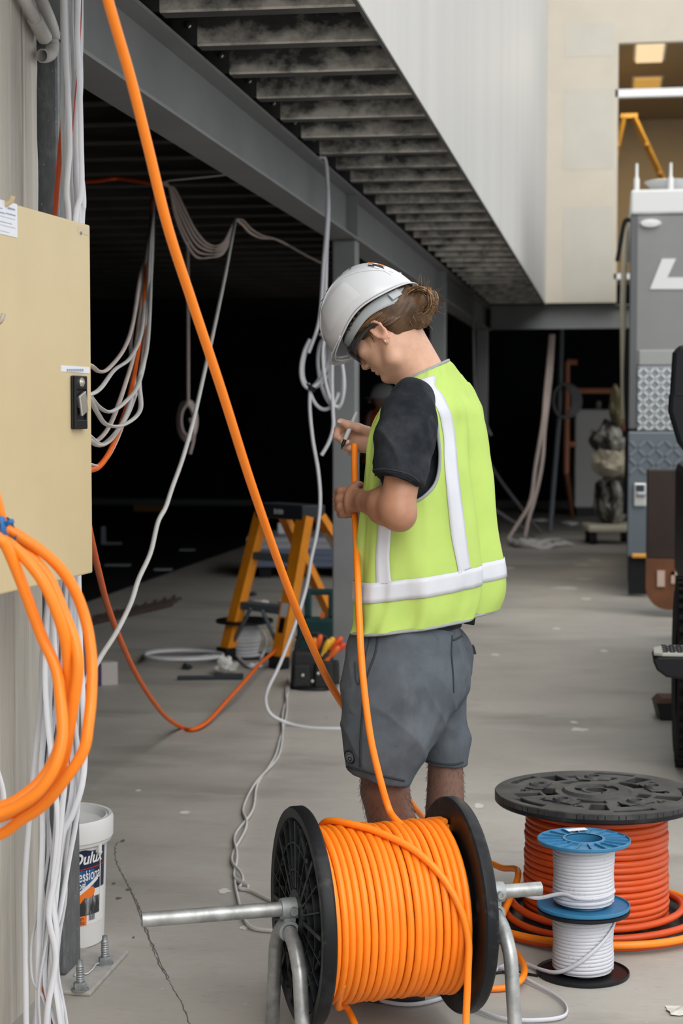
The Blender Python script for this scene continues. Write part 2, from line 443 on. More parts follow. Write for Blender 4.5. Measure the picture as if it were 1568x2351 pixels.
win = struct(thing('window_1', None, None, (XO, 18.95, 2.62)))
for (ya, yb, nm) in ((205, 223, 'transom'), (628, 641, 'sill')):
    za = ony(1450, ya, 18.92).z; zb = ony(1450, yb, 18.92).z
    MB().span((0.0, -0.05, zb - 2.62), (4.4, 0.05, za - 2.62)).build(nm, mal, win, smooth=False)
MB().span((0.0, -0.05, 0), (0.03, 0.05, ZT - 2.62)).build('jamb', mcr, win, smooth=False)
# room upstairs behind the opening
mbr = mat('upper_room_wall', (0.42, 0.34, 0.23), 0.8, var=0.08, scale=1)
mbc = mat('upper_room_ceiling', (0.36, 0.29, 0.19), 0.8)
struct(MB().span((-0.8, 25.5, 2.95), (6.2, 25.6, 7.0)).build('wall_upper_back', mbr, smooth=False))
struct(MB().span((-0.9, 19.0, 2.95), (-0.8, 25.6, 7.0)).build('wall_upper_left', mbr, smooth=False))
struct(MB().span((6.1, 19.0, 2.95), (6.2, 25.6, 7.0)).build('wall_upper_right', mbr, smooth=False))
struct(MB().span((-0.9, 19.0, 5.62), (6.2, 25.6, 5.72)).build('ceiling_upper', mbc, smooth=False))
mlamp = glow('ceiling_lamp_glow', (1.0, 0.80, 0.50), 0.75)
mlamp2 = glow('ceiling_lamp_dim_glow', (0.85, 0.50, 0.12), 0.45)
for (x0, y0, x1, y1, mm, lab) in ((1462, 102, 1520, 140, mlamp, 'bright square ceiling light upstairs, nearer the opening'), (1457, 181, 1514, 206, mlamp2, 'dimmer amber ceiling light upstairs, above the white transom')):
    z = 5.6
    a = onz(x0, y0, z); c = onz(x1, y1, z)
    t = thing('ceiling_light', lab, 'light', (0.5 * (a.x + c.x), 0.5 * (a.y + c.y), z), group='upstairs ceiling lights')
    wx = abs(c.x - a.x); wy = abs(c.y - a.y)
    wy = min(wy, 1.4)
    MB().box((0, 0, 0.0), (wx, wy, 0.03)).build('diffuser', mm, t, smooth=False)
    MB().box((0, 0, 0.02), (wx + 0.06, wy + 0.06, 0.02)).build('housing', mal, t, smooth=False)
    ld = bpy.data.lights.new('ceiling_lamp', 'AREA'); ld.shape = 'RECTANGLE'; ld.size = wx; ld.size_y = wy; ld.energy = 55; ld.color = (1.0, 0.78, 0.48)
    lo_ = bpy.data.objects.new('lamp_light', ld); COL.objects.link(lo_); lo_.parent = t; lo_.location = (0, 0, -0.03)
# yellow trestle ladder upstairs
myl = mat('ochre_ladder', (0.33, 0.19, 0.035), 0.5)
t = thing('trestle_ladder', 'ochre yellow trestle ladder standing upstairs inside the opening', 'ladder', (0, 0, 0))
base = ony(1444, 272, 21.5); t.location = (base.x, 21.5, 2.95)
top = base.z - 2.95
for s, dx in ((-1, -0.36), (1, 0.75)):
    for dy in (-0.2, 0.2):
        a = Vector((0.06 * s, dy * 0.6, top)); c = Vector((dx * 1.35, dy, 0))
        MB().tube([a, c], 0.055, 4, 0.03, (0, 1, 0)).build('rail', myl, t, smooth=False)
    for k in range(1, 6):
        p = Vector((0.06 * s, 0, top)).lerp(Vector((dx * 1.35, 0, 0)), k / 6)
        MB().box(p, (0.05, 0.40, 0.03)).build('rung', myl, t, smooth=False)
MB().box((0, 0, top + 0.01), (0.2, 0.3, 0.05)).build('top_cap', myl, t, smooth=False)
# ================================================================== switchboard, conduits and cables on the left
M['orange'] = mat('orange_sheath', (0.92, 0.235, 0.012), 0.38, var=0.06, scale=6, spec=0.4)
M['orange_deep'] = mat('deep_orange_sheath', (0.54, 0.068, 0.010), 0.4, var=0.08, scale=6, spec=0.4)
M['orange_mid'] = mat('mid_orange_sheath', (0.78, 0.13, 0.008), 0.45, var=0.06, scale=6, spec=0.25)
M['wcable'] = mat('white_sheath', (0.60, 0.61, 0.645), 0.45, var=0.05, scale=9, spec=0.4)
M['gcable'] = mat('grey_white_sheath', (0.55, 0.54, 0.52), 0.5, var=0.08, scale=5)
M['pinkcable'] = mat('pinkish_sheath', (0.60, 0.50, 0.46), 0.5, var=0.08, scale=5)
M['black'] = mat('black_plastic', (0.009, 0.010, 0.012), 0.45, spec=0.25)
M['pvc'] = mat('grey_pvc', (0.50, 0.50, 0.48), 0.45, var=0.05, scale=10)
M['red'] = mat('red_stripe', (0.55, 0.05, 0.03), 0.5)
# --- cream switchboard
A = at(207, 520, 3.83); Bp = at(0, 455, 3.375)
u = Vector((Bp.x - A.x, Bp.y - A.y, 0)).normalized()          # along the face, towards the camera
nrm = Vector((-u.y, u.x, 0))
if nrm.x < 0: nrm = -nrm
SB_Z0, SB_Z1 = 1.078, 1.845
sb = thing('switchboard', 'cream metal switchboard mounted on the concrete wall, black latch on its door', 'switchboard', (A.x, A.y, SB_Z0))
sb.matrix_world = Matrix.Translation((A.x, A.y, SB_Z0)) @ frame(u, nrm, (0, 0, 1)).to_4x4()
mcream = mat('cream_powdercoat', (0.60, 0.49, 0.29), 0.5, var=0.03, scale=5, bump=0.05, bscale=500, bdist=0.0005)
H = SB_Z1 - SB_Z0
MB().span((0.008, -0.20, 0.008), (0.60, -0.021, H - 0.008)).build('cabinet', mcream, sb, smooth=False, bevel=0.004)
door = MB().span((0, -0.019, 0), (0.605, 0, H)).build('door', mcream, sb, smooth=False, bevel=0.004)
def sbp(px, py):                                     # pixel -> (u, z) on the door face
    r = ray(px, py); t = (A - EYE).dot(nrm) / r.dot(nrm); q = EYE + r * t - A
    return q.dot(u), q.z + (A.z - SB_Z0)
def patch_box(name, x0, y0, x1, y1, m, th, par, bev=0.0, base=0.0):
    a = sbp(x0, y0); c = sbp(x1, y1); z1_ = sbp(x1, y0)[1]
    return MB().span((a[0], base, c[1]), (c[0], base + th, z1_)).build(name, m, par, smooth=False, bevel=bev)
mpaper = mat('label_paper', (0.72, 0.74, 0.78), 0.6)
mink = mat('label_ink', (0.25, 0.30, 0.42), 0.6)
lb = patch_box('circuit_label', -70, 469, 39, 546, mpaper, 0.0012, door, base=0.0)
lb.data.transform(Matrix.Identity(4))
for (x0, y0, x1, y1) in ((-50, 478, 4, 480), (16, 480, 33, 484), (-60, 489, 10, 492), (12, 494, 34, 497), (-60, 504, 33, 505), (-60, 514, 26, 515.5), (-60, 524, 34, 525), (-60, 534, 20, 535)):
    patch_box('print_line', x0, y0, x1, y1, mink, 0.0004, lb, base=0.0012)
tp = patch_box('label_strip', 140, 843, 205, 857, mpaper, 0.0010, door)
for k in range(9):
    x0 = 152 + k * 4.4
    patch_box('print_mark', x0, 847, x0 + 3, 853, mink, 0.0004, tp, base=0.001)
# small grey rivet plate top corner
patch_box('rivet_plate', 178, 526, 203, 541, mat('tape_scrap', (0.55, 0.47, 0.33), 0.6), 0.0008, door)
a = sbp(185, 535)
MB().lathe([(0, 0.003), (0.003, 0.003), (0.004, 0)], 10, (a[0], 0, a[1]), rot=rx(-math.pi / 2)).build('rivet', mat('rivet_grey', (0.2, 0.2, 0.2), 0.5), door)
a = sbp(12, 455)
MB().tube([(a[0], 0.0, a[1] - 0.012), (a[0], 0.012, a[1] - 0.006), (a[0], 0.016, a[1] + 0.004)], 0.006, 8).build('hinge_pin', mcream, door)
# latch
a = sbp(161, 862); c = sbp(190, 985)
w = a[0] - c[0]; hh = a[1] - c[1]; cx_ = (a[0] + c[0]) / 2; cz_ = (a[1] + c[1]) / 2
la = MB()
la.span((cx_ - w / 2, 0, cz_ - hh / 2), (cx_ + w / 2, 0.007, cz_ + hh / 2))
lat = la.build('latch', M['black'], door, smooth=False, bevel=0.003)
mlr = mat('latch_recess', (0.02, 0.022, 0.026), 0.3)
f = MB()
f.span((cx_ - w / 2, 0.007, cz_ + hh * 0.24), (cx_ + w / 2, 0.012, cz_ + hh * 0.5)).span((cx_ - w / 2, 0.007, cz_ - hh * 0.5), (cx_ + w / 2, 0.012, cz_ - hh * 0.32))
f.span((cx_ + w * 0.38, 0.007, cz_ - hh * 0.34), (cx_ + w / 2, 0.012, cz_ + hh * 0.26)).span((cx_ - w / 2, 0.007, cz_ - hh * 0.34), (cx_ - w * 0.42, 0.012, cz_ + hh * 0.26))
f.build('latch_frame', M['black'], lat, smooth=False, bevel=0.002)
msil = mat('latch_silver', (0.62, 0.60, 0.54), 0.35, metal=0.8)
MB().box((cx_ - w * 0.05, 0.014, cz_ - hh * 0.02), (w * 0.55, 0.006, hh * 0.40), rot=ry(0.32)).box((cx_ + w * 0.02, 0.010, cz_ + hh * 0.02), (w * 0.3, 0.012, hh * 0.2), rot=ry(0.32)).build('latch_handle', msil, lat, smooth=False, bevel=0.002)
MB().lathe([(0, 0.006), (0.005, 0.006), (0.006, 0.003), (0.0095, 0.003), (0.0105, 0)], 18, (cx_, 0.012, cz_ + hh * 0.38), rot=rx(-math.pi / 2)).build('lock_barrel', msil, lat)
# --- pvc conduits on the wall top
t = thing('conduit', 'grey rigid conduit with a coupling, slanting down the top of the concrete wall', 'conduit', onx(100, 80, -1.36))
o0 = t.location
def rel(pts, o): return [Vector(p) - o for p in pts]
P = [onx(38, -40, -1.358), onx(60, 6, -1.358), onx(82, 46, -1.358)]
MB().tube(rel(P, o0), 0.0145, 16).build('pipe', M['pvc'], t)
P = [onx(80, 43, -1.358), onx(103, 87, -1.358)]
MB().tube(rel(P, o0), 0.0185, 18).build('coupling', M['pvc'], t)
t2 = thing('conduit', 'bent grey conduit behind it, ending in a short ribbed elbow', 'conduit', onx(118, 85, -1.35))
o0 = Vector(t2.location)
P = vspline([onx(76, -45, -1.356), onx(96, 2, -1.356), onx(113, 42, -1.356), onx(122, 70, -1.352), onx(124, 92, -1.35)], 8)
MB().tube(rel(P, o0), 0.0150, 16, caps=False).build('pipe', M['pvc'], t2)
P = vspline([onx(120, 88, -1.350), onx(121, 104, -1.350), onx(117, 121, -1.352), onx(107, 128, -1.356), onx(96, 128, -1.36)], 10)
rr = [0.0165 if i % 2 else 0.0145 for i in range(len(P))]
MB().tube(rel(P, o0), rr, 16, caps=False).build('ribbed_elbow', M['pvc'], t2, angle=20)
# --- drop of flat white cables passing behind the switchboard
wc = [
 [(143, -40, 4.10), (145, 60, 4.09), (147, 150, 4.09), (145, 270, 4.08), (149, 400, 4.06), (150, 520, 4.05), (130, 900, 4.0), (112, 1330, 3.98), (107, 1406, 3.97), (97, 1508, 3.97), (94, 1610, 3.97), (84, 1700, 3.98), (75, 1793, 3.99), (67, 1882, 4.0), (57, 2023, 4.0), (58, 2157, 3.98), (60, 2335, 3.93), (62, 2390, 3.92)],
 [(150, -40, 4.06), (153, 80, 4.06), (158, 180, 4.05), (154, 300, 4.05), (156, 420, 4.04), (156, 520, 4.03), (140, 900, 3.99), (126, 1330, 3.97), (117, 1457, 3.96), (110, 1560, 3.96), (103, 1662, 3.96), (95, 1769, 3.97), (98, 1918, 3.97), (92, 2097, 3.96), (89, 2216, 3.95), (86, 2350, 3.92), (84, 2395, 3.91)],
 [(159, -40, 4.09), (162, 60, 4.09), (159, 160, 4.08), (163, 280, 4.07), (164, 400, 4.06), (163, 520, 4.05), (150, 900, 4.01), (136, 1330, 4.0), (126, 1480, 3.99), (116, 1600, 3.99), (119, 1695, 3.99), (128, 1859, 4.0), (119, 1978, 3.99), (104, 2097, 3.97), (95, 2246, 3.95), (80, 2351, 3.93), (74, 2395, 3.92)],
 [(166, -40, 4.05), (166, 60, 4.05), (170, 170, 4.04), (167, 290, 4.04), (164, 400, 4.03), (168, 520, 4.02), (160, 900, 3.99), (150, 1330, 3.97), (146, 1480, 3.96), (150, 1600, 3.95), (156, 1710, 3.95), (146, 1859, 3.95), (140, 1948, 3.95), (113, 2127, 3.94), (90, 2261, 3.92), (92, 2351, 3.90), (95, 2395, 3.9)],
 [(173, -40, 4.08), (171, 60, 4.08), (168, 170, 4.07), (172, 300, 4.06), (173, 410, 4.05), (175, 520, 4.05), (170, 900, 4.01), (163, 1330, 3.99), (160, 1500, 3.98), (166, 1620, 3.97), (179, 1725, 3.97), (178, 1859, 3.97), (158, 1978, 3.97), (137, 2097, 3.95), (119, 2172, 3.94), (111, 2351, 3.91), (112, 2395, 3.9)],
 [(179, -40, 4.04), (182, 60, 4.04), (180, 150, 4.03), (174, 280, 4.03), (176, 380, 4.02), (181, 520, 4.01), (180, 900, 3.99), (180, 1330, 3.97), (182, 1368, 3.97), (184, 1483, 3.97), (190, 1600, 3.96), (195, 1716, 3.96), (189, 1800, 3.95), (167, 1870, 3.95), (143, 1920, 3.95), (133, 2008, 3.95), (121, 2150, 3.93), (126, 2250, 3.92), (143, 2330, 3.9), (152, 2395, 3.89)],
 [(186, -40, 4.08), (184, 80, 4.07), (186, 200, 4.06), (178, 330, 4.05), (190, 420, 4.04), (193, 470, 4.03), (189, 530, 4.03), (182, 900, 4.01), (170, 1330, 4.0), (172, 1450, 4.0), (168, 1550, 4.0), (163, 1680, 4.0), (166, 1800, 4.0), (150, 1900, 3.99), (128, 2040, 3.98), (108, 2150, 3.96), (104, 2260, 3.94), (128, 2351, 3.91), (138, 2395, 3.9)],
 [(188, -40, 4.11), (188, 100, 4.10), (183, 220, 4.09), (185, 350, 4.08), (180, 450, 4.07), (186, 530, 4.06), (175, 900, 4.03), (140, 1330, 4.02), (133, 1450, 4.02), (128, 1600, 4.02), (112, 1720, 4.03), (110, 1900, 4.03), (108, 1980, 4.02), (86, 2097, 3.99), (72, 2172, 3.97), (75, 2246, 3.95), (98, 2290, 3.93), (116, 2360, 3.91), (120, 2395, 3.91)],
 [(169, -40, 4.12), (176, 80, 4.12), (178, 200, 4.11), (170, 330, 4.10), (160, 440, 4.09), (165, 530, 4.08), (168, 900, 4.05), (182, 1330, 4.03), (186, 1420, 4.03), (180, 1560, 4.03), (176, 1680, 4.03), (172, 1800, 4.03), (152, 1960, 4.02), (150, 2060, 4.0), (136, 2150, 3.98), (132, 2230, 3.95), (150, 2330, 3.9), (158, 2395, 3.89)],
]
wc += [
 [(147, -40, 4.0), (150, 90, 4.0), (155, 200, 3.99), (160, 330, 3.98), (153, 440, 3.98), (158, 530, 3.97), (150, 900, 3.95), (128, 1330, 3.93), (122, 1420, 3.93), (128, 1540, 3.93), (135, 1660, 3.93), (150, 1760, 3.93), (140, 1880, 3.93), (128, 2000, 3.93), (112, 2100, 3.92), (128, 2200, 3.91), (110, 2310, 3.89), (104, 2395, 3.89)],
 [(181, -40, 4.0), (178, 90, 4.0), (183, 200, 3.99), (186, 330, 3.98), (187, 440, 3.98), (172, 530, 3.97), (165, 900, 3.95), (118, 1330, 3.93), (108, 1440, 3.93), (104, 1560, 3.93), (112, 1680, 3.93), (126, 1800, 3.93), (134, 1900, 3.93), (122, 2050, 3.93), (132, 2150, 3.92), (126, 2240, 3.91), (136, 2320, 3.89), (146, 2395, 3.88)],
 [(163, -40, 4.14), (157, 90, 4.14), (152, 200, 4.13), (150, 330, 4.12), (168, 440, 4.11), (170, 530, 4.10), (170, 900, 4.08), (156, 1330, 4.06), (150, 1420, 4.06), (140, 1540, 4.06), (124, 1660, 4.06), (104, 1800, 4.06), (116, 1940, 4.05), (126, 2060, 4.04), (104, 2180, 4.0), (86, 2300, 3.95), (70, 2395, 3.93)],
]
for k, pts in enumerate(wc):
    cable('white_cable', [at(x, y, d) for x, y, d in pts], 0.0068, M['wcable'], 'flat white cable in the bundle hanging past the switchboard', 'white cable drop by the column', n=8, r2=0.0036,
          hint=(math.cos(k * 0.7), math.sin(k * 0.7), 0), per=6)
# thin red core line along one of them
cable('striped_cable', [at(x, y, d) for x, y, d in ((187, -40, 4.02), (186, 50, 4.01), (179, 150, 4.0), (172, 230, 4.0), (165, 320, 4.0), (156, 420, 4.0), (152, 520, 4.0), (150, 800, 4.0), (155, 1200, 3.99))], 0.0016, M['red'],
      'thin red striped wire among the white cables above the switchboard', n=6, per=6)
cable('orange_cable', [at(x, y, d) for x, y, d in ((157, -40, 4.14), (156, 60, 4.13), (151, 150, 4.13), (145, 270, 4.12), (138, 350, 4.12), (127, 490, 4.11), (118, 620, 4.08), (112, 900, 4.05), (108, 1200, 4.05))], 0.0068, M['orange_deep'],
      'orange cable running down beside the white bundle behind the switchboard', n=10, per=6)
cable('orange_cable', [at(x, y, d) for x, y, d in ((112, 2215, 4.06), (103, 2260, 4.03), (104, 2300, 3.99), (118, 2335, 3.95), (122, 2395, 3.94))], 0.006, M['orange_deep'],
      'short bit of orange cable showing low among the white bundle', n=10, per=6)
# --- coil of orange cable hanging in front of the switchboard
DC = 2.9
loops = [
 [(-60, 1190), (-10, 1208), (33, 1224), (115, 1281), (166, 1345), (196, 1422), (210, 1508), (210, 1590), (203, 1662), (191, 1725), (149, 1790), (98, 1850), (45, 1885), (0, 1916), (-80, 1935), (-170, 1890), (-220, 1770), (-225, 1600), (-190, 1420), (-110, 1270)],
 [(-40, 1212), (5, 1226), (50, 1258), (110, 1325), (150, 1415), (174, 1483), (179, 1545), (165, 1636), (143, 1754), (98, 1826), (50, 1856), (0, 1876), (-80, 1900), (-160, 1850), (-205, 1740), (-210, 1590), (-180, 1430), (-110, 1290)],
 [(-40, 1222), (0, 1236), (38, 1262), (95, 1330), (132, 1410), (153, 1490), (157, 1585), (150, 1650), (131, 1727), (98, 1786), (45, 1832), (0, 1852), (-80, 1870), (-150, 1810), (-190, 1700), (-195, 1570), (-165, 1430), (-100, 1300)],
 [(-30, 1232), (2, 1240), (16, 1258), (51, 1342), (94, 1457), (128, 1534), (139, 1610), (143, 1690), (126, 1760), (90, 1815), (45, 1848), (0, 1868), (-60, 1880)],
]
pts = []
for k, lp in enumerate(loops):
    for (x, y) in lp:
        pts.append(at(x, y, DC + 0.03 * math.sin(y * 0.01 + k * 1.9) + 0.022 * (k - 1.5) * (-1)))
coil = thing('cable_coil', 'coil of thick orange cable tied with a blue strap, hanging at the left edge', 'cable coil', at(0, 1230, DC))
oc = Vector(coil.location)
hu, hz = 0.545, 0.53
hook_p = Vector((A.x, A.y, SB_Z0)) + u * hu + nrm * 0.022 + Vector((0, 0, hz))
MB().tube(vspline([(hu, 0.0, hz), (hu, 0.03, hz - 0.004), (hu, 0.04, hz + 0.012)], 5), 0.005, 8).build('coil_hook', msil, door)
MB().tube(rel(vspline(pts, 9), oc), 0.0096, 14).build('cable_loops', M['orange'], coil, angle=70)
MB().tube(rel(vspline([hook_p + Vector((0, 0, -0.004)), at(-52, 1030, DC + 0.16), at(-34, 1080, DC + 0.03), at(-14, 1130, DC - 0.02), at(-3, 1170, DC - 0.02), at(4, 1205, DC - 0.01), at(6, 1240, DC)], 8), oc), 0.0094, 14).build('cable_tail', M['orange'], coil, angle=70)
mblue = mat('blue_tie', (0.012, 0.13, 0.36), 0.4)
b = MB()
for (cx0, cy0, rr_, hh_) in ((2, 1222, 0.021, 0.018),):
    c0 = at(cx0, cy0, DC) - oc
    b.lathe([(rr_, -hh_), (rr_ + 0.003, -hh_ * 0.6), (rr_ + 0.003, hh_ * 0.6), (rr_, hh_)], 20, c0, rot=ry(1.25))
b.tube(rel(vspline([at(2, 1240, DC - 0.03), at(8, 1210, DC - 0.034), at(4, 1188, DC - 0.03)], 6), oc), 0.011, 8, 0.004, (0, 1, 0))
b.tube(rel([at(14, 1204, DC - 0.03), at(22, 1198, DC - 0.035), at(29, 1197, DC - 0.03)], oc), 0.0045, 8)
b.build('strap', mblue, coil, angle=60)
cable('white_cable', [at(x, y, 3.6) for x, y in ((-60, 1690), (-20, 1740), (0, 1790), (8, 1830), (3, 1860), (-30, 1900))], 0.006, M['wcable'], 'end of a white cable poking in at the far left beside the coil', n=8, r2=0.0036, hint=(1, 0, 0))
# --- paint bucket behind the column
bp_ = at(135, 2118, 4.75)
bk = thing('paint_bucket', 'white paint bucket with a blue and orange label behind the galvanised column', 'bucket', (bp_.x, bp_.y, 0))
bk.rotation_euler.z = YAW
mbk = mat('bucket_plastic', (0.70, 0.71, 0.71), 0.4)
RB = 0.128; TOPB = 0.345
MB().lathe([(0, 0.004), (RB - 0.014, 0.004), (RB - 0.010, 0.0), (RB - 0.006, 0.004), (RB + 0.004, 0.285), (RB + 0.004, 0.30), (0, 0.30)], 56).build('bucket_body', mbk, bk)
RL = 0.150
MB().lathe([(RB + 0.001, 0.276), (RL - 0.006, 0.279), (RL - 0.004, 0.288), (RL - 0.001, 0.290), (RL, 0.338), (RL - 0.004, TOPB + 0.002), (RL - 0.012, TOPB + 0.001), (RL - 0.014, TOPB - 0.006), (RL - 0.02, TOPB - 0.002), (RL - 0.028, TOPB - 0.02), (RL - 0.05, TOPB - 0.024), (0, TOPB - 0.022)], 56).build('lid', mbk, bk)
MB().box((0.118, -0.066, 0.268), (0.018, 0.012, 0.024), rot=rz(-0.5)).build('handle_lug', mbk, bk, smooth=False, bevel=0.002)
def rad(z): return RB - 0.006 + 0.010 * (z - 0.004) / 0.281 + 0.0008
def bcyl(s, z, off=0.0):                              # s = arc length from the camera-facing line, towards the right
    a = s / RB - math.pi / 2; r = rad(z) + off
    return Vector((r * math.cos(a), r * math.sin(a), z))
def bpatch(name, s0, s1, lo, hi, m, off, par, n=24):
    flo = lo if callable(lo) else (lambda s: lo); fhi = hi if callable(hi) else (lambda s: hi)
    rows = []
    for i in range(n + 1):
        s = s0 + (s1 - s0) * i / n
        rows.append([bcyl(s, flo(s) + (fhi(s) - flo(s)) * j / 3, off) for j in range(4)])
    return MB().grid(rows).build(name, m, par)
def btext(name, s, x, z, size, m, off, par, bold=0.0, shear=0.0, slope=0.0, sx=1.0):
    vs, fs, w = text_mesh(s, size, bold, shear)
    return MB().add([bcyl(x + v.x * sx, z + v.y + v.x * slope, off) for v in vs], fs).build(name, m, par, smooth=False, fix=False)
mnavy = mat('label_navy', (0.010, 0.022, 0.055), 0.35); mlblue = mat('label_blue', (0.02, 0.10, 0.26), 0.35, var=0.3, scale=30)
morg = mat('label_orange', (0.86, 0.20, 0.02), 0.35); mlw = mat('label_white', (0.78, 0.78, 0.78), 0.35); mgr = mat('label_picture', (0.03, 0.035, 0.035), 0.4, color2=(0.4, 0.4, 0.4), scale=18, stretch=(3, 3, 0.6), lo=0.5, hi=0.7)
mlred = mat('label_red', (0.6, 0.03, 0.02), 0.4)
lab = bpatch('label', -0.10, 0.175, 0.066, 0.272, mlw, 0.0, bk)
bpatch('navy_band', -0.10, 0.175, 0.160, lambda s: 0.268 + 0.003 * math.sin(s * 90), mnavy, 0.0004, lab)
bpatch('blue_band', -0.10, 0.125, 0.135, lambda s: 0.214 + 0.02 * s, mlblue, 0.0007, lab)
bpatch('red_line', -0.10, 0.175, lambda s: 0.2155 + 0.03 * s, lambda s: 0.2175 + 0.03 * s, mlred, 0.0010, lab)
bpatch('orange_stripe', 0.02, 0.128, lambda s: 0.088 + 0.02 * (s - 0.02) if s < 0.09 else 0.112 + (s - 0.09) * 1.0, lambda s: min(0.112 + (s - 0.02) * 0.65, 0.168 - 0.6 * max(0, s - 0.118)), morg, 0.0010, lab)
bpatch('white_gable', 0.0, 0.14, lambda s: 0.118 + 0.55 * (s - 0.02), lambda s: 0.128 + 0.57 * (s - 0.02), mlw, 0.0013, lab)
bpatch('room_picture', 0.05, 0.15, lambda s: 0.092, lambda s: min(0.094 + (s - 0.05) * 1.1, 0.14), mgr, 0.0012, lab)
bpatch('orange_box', 0.0, 0.100, 0.066, 0.092, morg, 0.0012, lab)
btext('brand_lettering', 'Dulux', 0.054, 0.232, 0.043, mlw, 0.0016, lab, 0.0011, 0.25, 0.02, 0.95)
btext('range_lettering', 'Professional', 0.030, 0.184, 0.042, mlw, 0.0018, lab, 0.0005, 0.0, 0.03, 0.60)
btext('small_lettering', 'INTERIOR', 0.004, 0.164, 0.021, mlw, 0.0019, lab, 0.0004, 0.0, 0.02)
btext('sheen_lettering', 'Sheen', 0.053, 0.081, 0.0155, mnavy, 0.0016, lab, 0.0002)
btext('acrylic_lettering', 'Acrylic', 0.050, 0.069, 0.0155, mnavy, 0.0016, lab, 0.0002)
for k in range(9):
    bpatch('barcode_bar', 0.108 + k * 0.0025, 0.108 + k * 0.0025 + (0.0015 if k % 3 else 0.0008), 0.076, 0.093, mnavy, 0.0008, lab, n=1)
# white paint drips over the label
for k, (s, z0, z1) in enumerate(((0.062, 0.165, 0.226), (0.072, 0.195, 0.226), (0.098, 0.19, 0.215), (0.092, 0.170, 0.2), (0.149, 0.10, 0.262))):
    MB().tube([bcyl(s + 0.0015 * math.sin(i), z0 + (z1 - z0) * i / 6, 0.002) for i in range(7)], 0.0010, 6).build('paint_drip', mlw, lab)
# loose string by the anchor bolts
cable('string', [onz(x, y, 0.016) for x, y in ((172, 2240), (176, 2232), (186, 2232), (198, 2236), (212, 2226), (222, 2213), (236, 2210))], 0.0022, M['wcable'], 'white string lying between the two anchor bolts of the column', n=6, cat='string')
cable('offcut_ring', [onz(210 + 14 * math.cos(a), 2200 + 11 * math.sin(a), 0.003) for a in np.linspace(0, 5.6, 14)], 0.0012, mat('clear_offcut', (0.5, 0.5, 0.48), 0.4), 'thin pale ring of offcut on the floor behind the anchor bolts', n=6, cat='offcut')
# ================================================================== cable drums in the foreground
mdrum = mat('black_drum_plastic', (0.008, 0.009, 0.011), 0.42, color2=(0.035, 0.04, 0.046), scale=9, lo=0.50, hi=0.75, detail=8, spec=0.22)
mixin(mdrum, (0.13, 0.135, 0.135), 13, 0.60, 0.78, (1, 1, 1), 0.55)
mtopf = mat('dusty_drum_plastic', (0.030, 0.031, 0.032), 0.5, color2=(0.075, 0.075, 0.072), scale=12, lo=0.4, hi=0.7, detail=7, spec=0.3)
msteel_pipe = mat('galvanised_pipe', (0.36, 0.37, 0.37), 0.38, metal=0.55, var=0.22, scale=28, stretch=(1, 1, 1), detail=6)
mfit = mat('galvanised_fitting', (0.30, 0.32, 0.33), 0.5, metal=0.4, var=0.12, scale=40)
AXZ = 0.315
E1 = onz(325, 2112, AXZ); E2 = onz(1241, 2040, AXZ)
ax = (E2 - E1).normalized(); axl = (E2 - E1).length
efr = Vector((ax.y, -ax.x, 0))                        # across the axle, towards the camera
zz = Vector((0, 0, 1))
def axs(px):                                          # length along the axle at a picture column
    lo_, hi_ = 0.0, axl
    for _ in range(40):
        m_ = (lo_ + hi_) / 2; q = E1 + ax * m_ - EYE
        x = W_PX / 2 + F_PX * q.dot(RGT) / q.dot(FWD)
        if x < px: lo_ = m_
        else: hi_ = m_
    return lo_
SL, SR = axs(694), axs(1046)
DR = 0.247
stand = thing('reel_stand', 'galvanised pipe stand with bent legs carrying the orange cable drum', 'stand', (E1.x, E1.y, 0))
so = Vector(stand.location)
def SP(s, up, fr): return E1 + ax * s + zz * up + efr * fr - so
b = MB(); b.tube([SP(0, 0, 0), SP(axl, 0, 0)], 0.0165, 24, caps=False); b.tube([SP(0.0, 0, 0), SP(axl, 0, 0)], 0.0135, 24, caps=False)
n0 = len(b.v)
b.lathe([(0.0135, 0), (0.0165, 0)], 24, SP(0, 0, 0), frame(efr, zz, ax)); b.lathe([(0.0135, 0), (0.0165, 0)], 24, SP(axl, 0, 0), frame(efr, zz, ax))
b.build('axle_pipe', msteel_pipe, stand, angle=50)
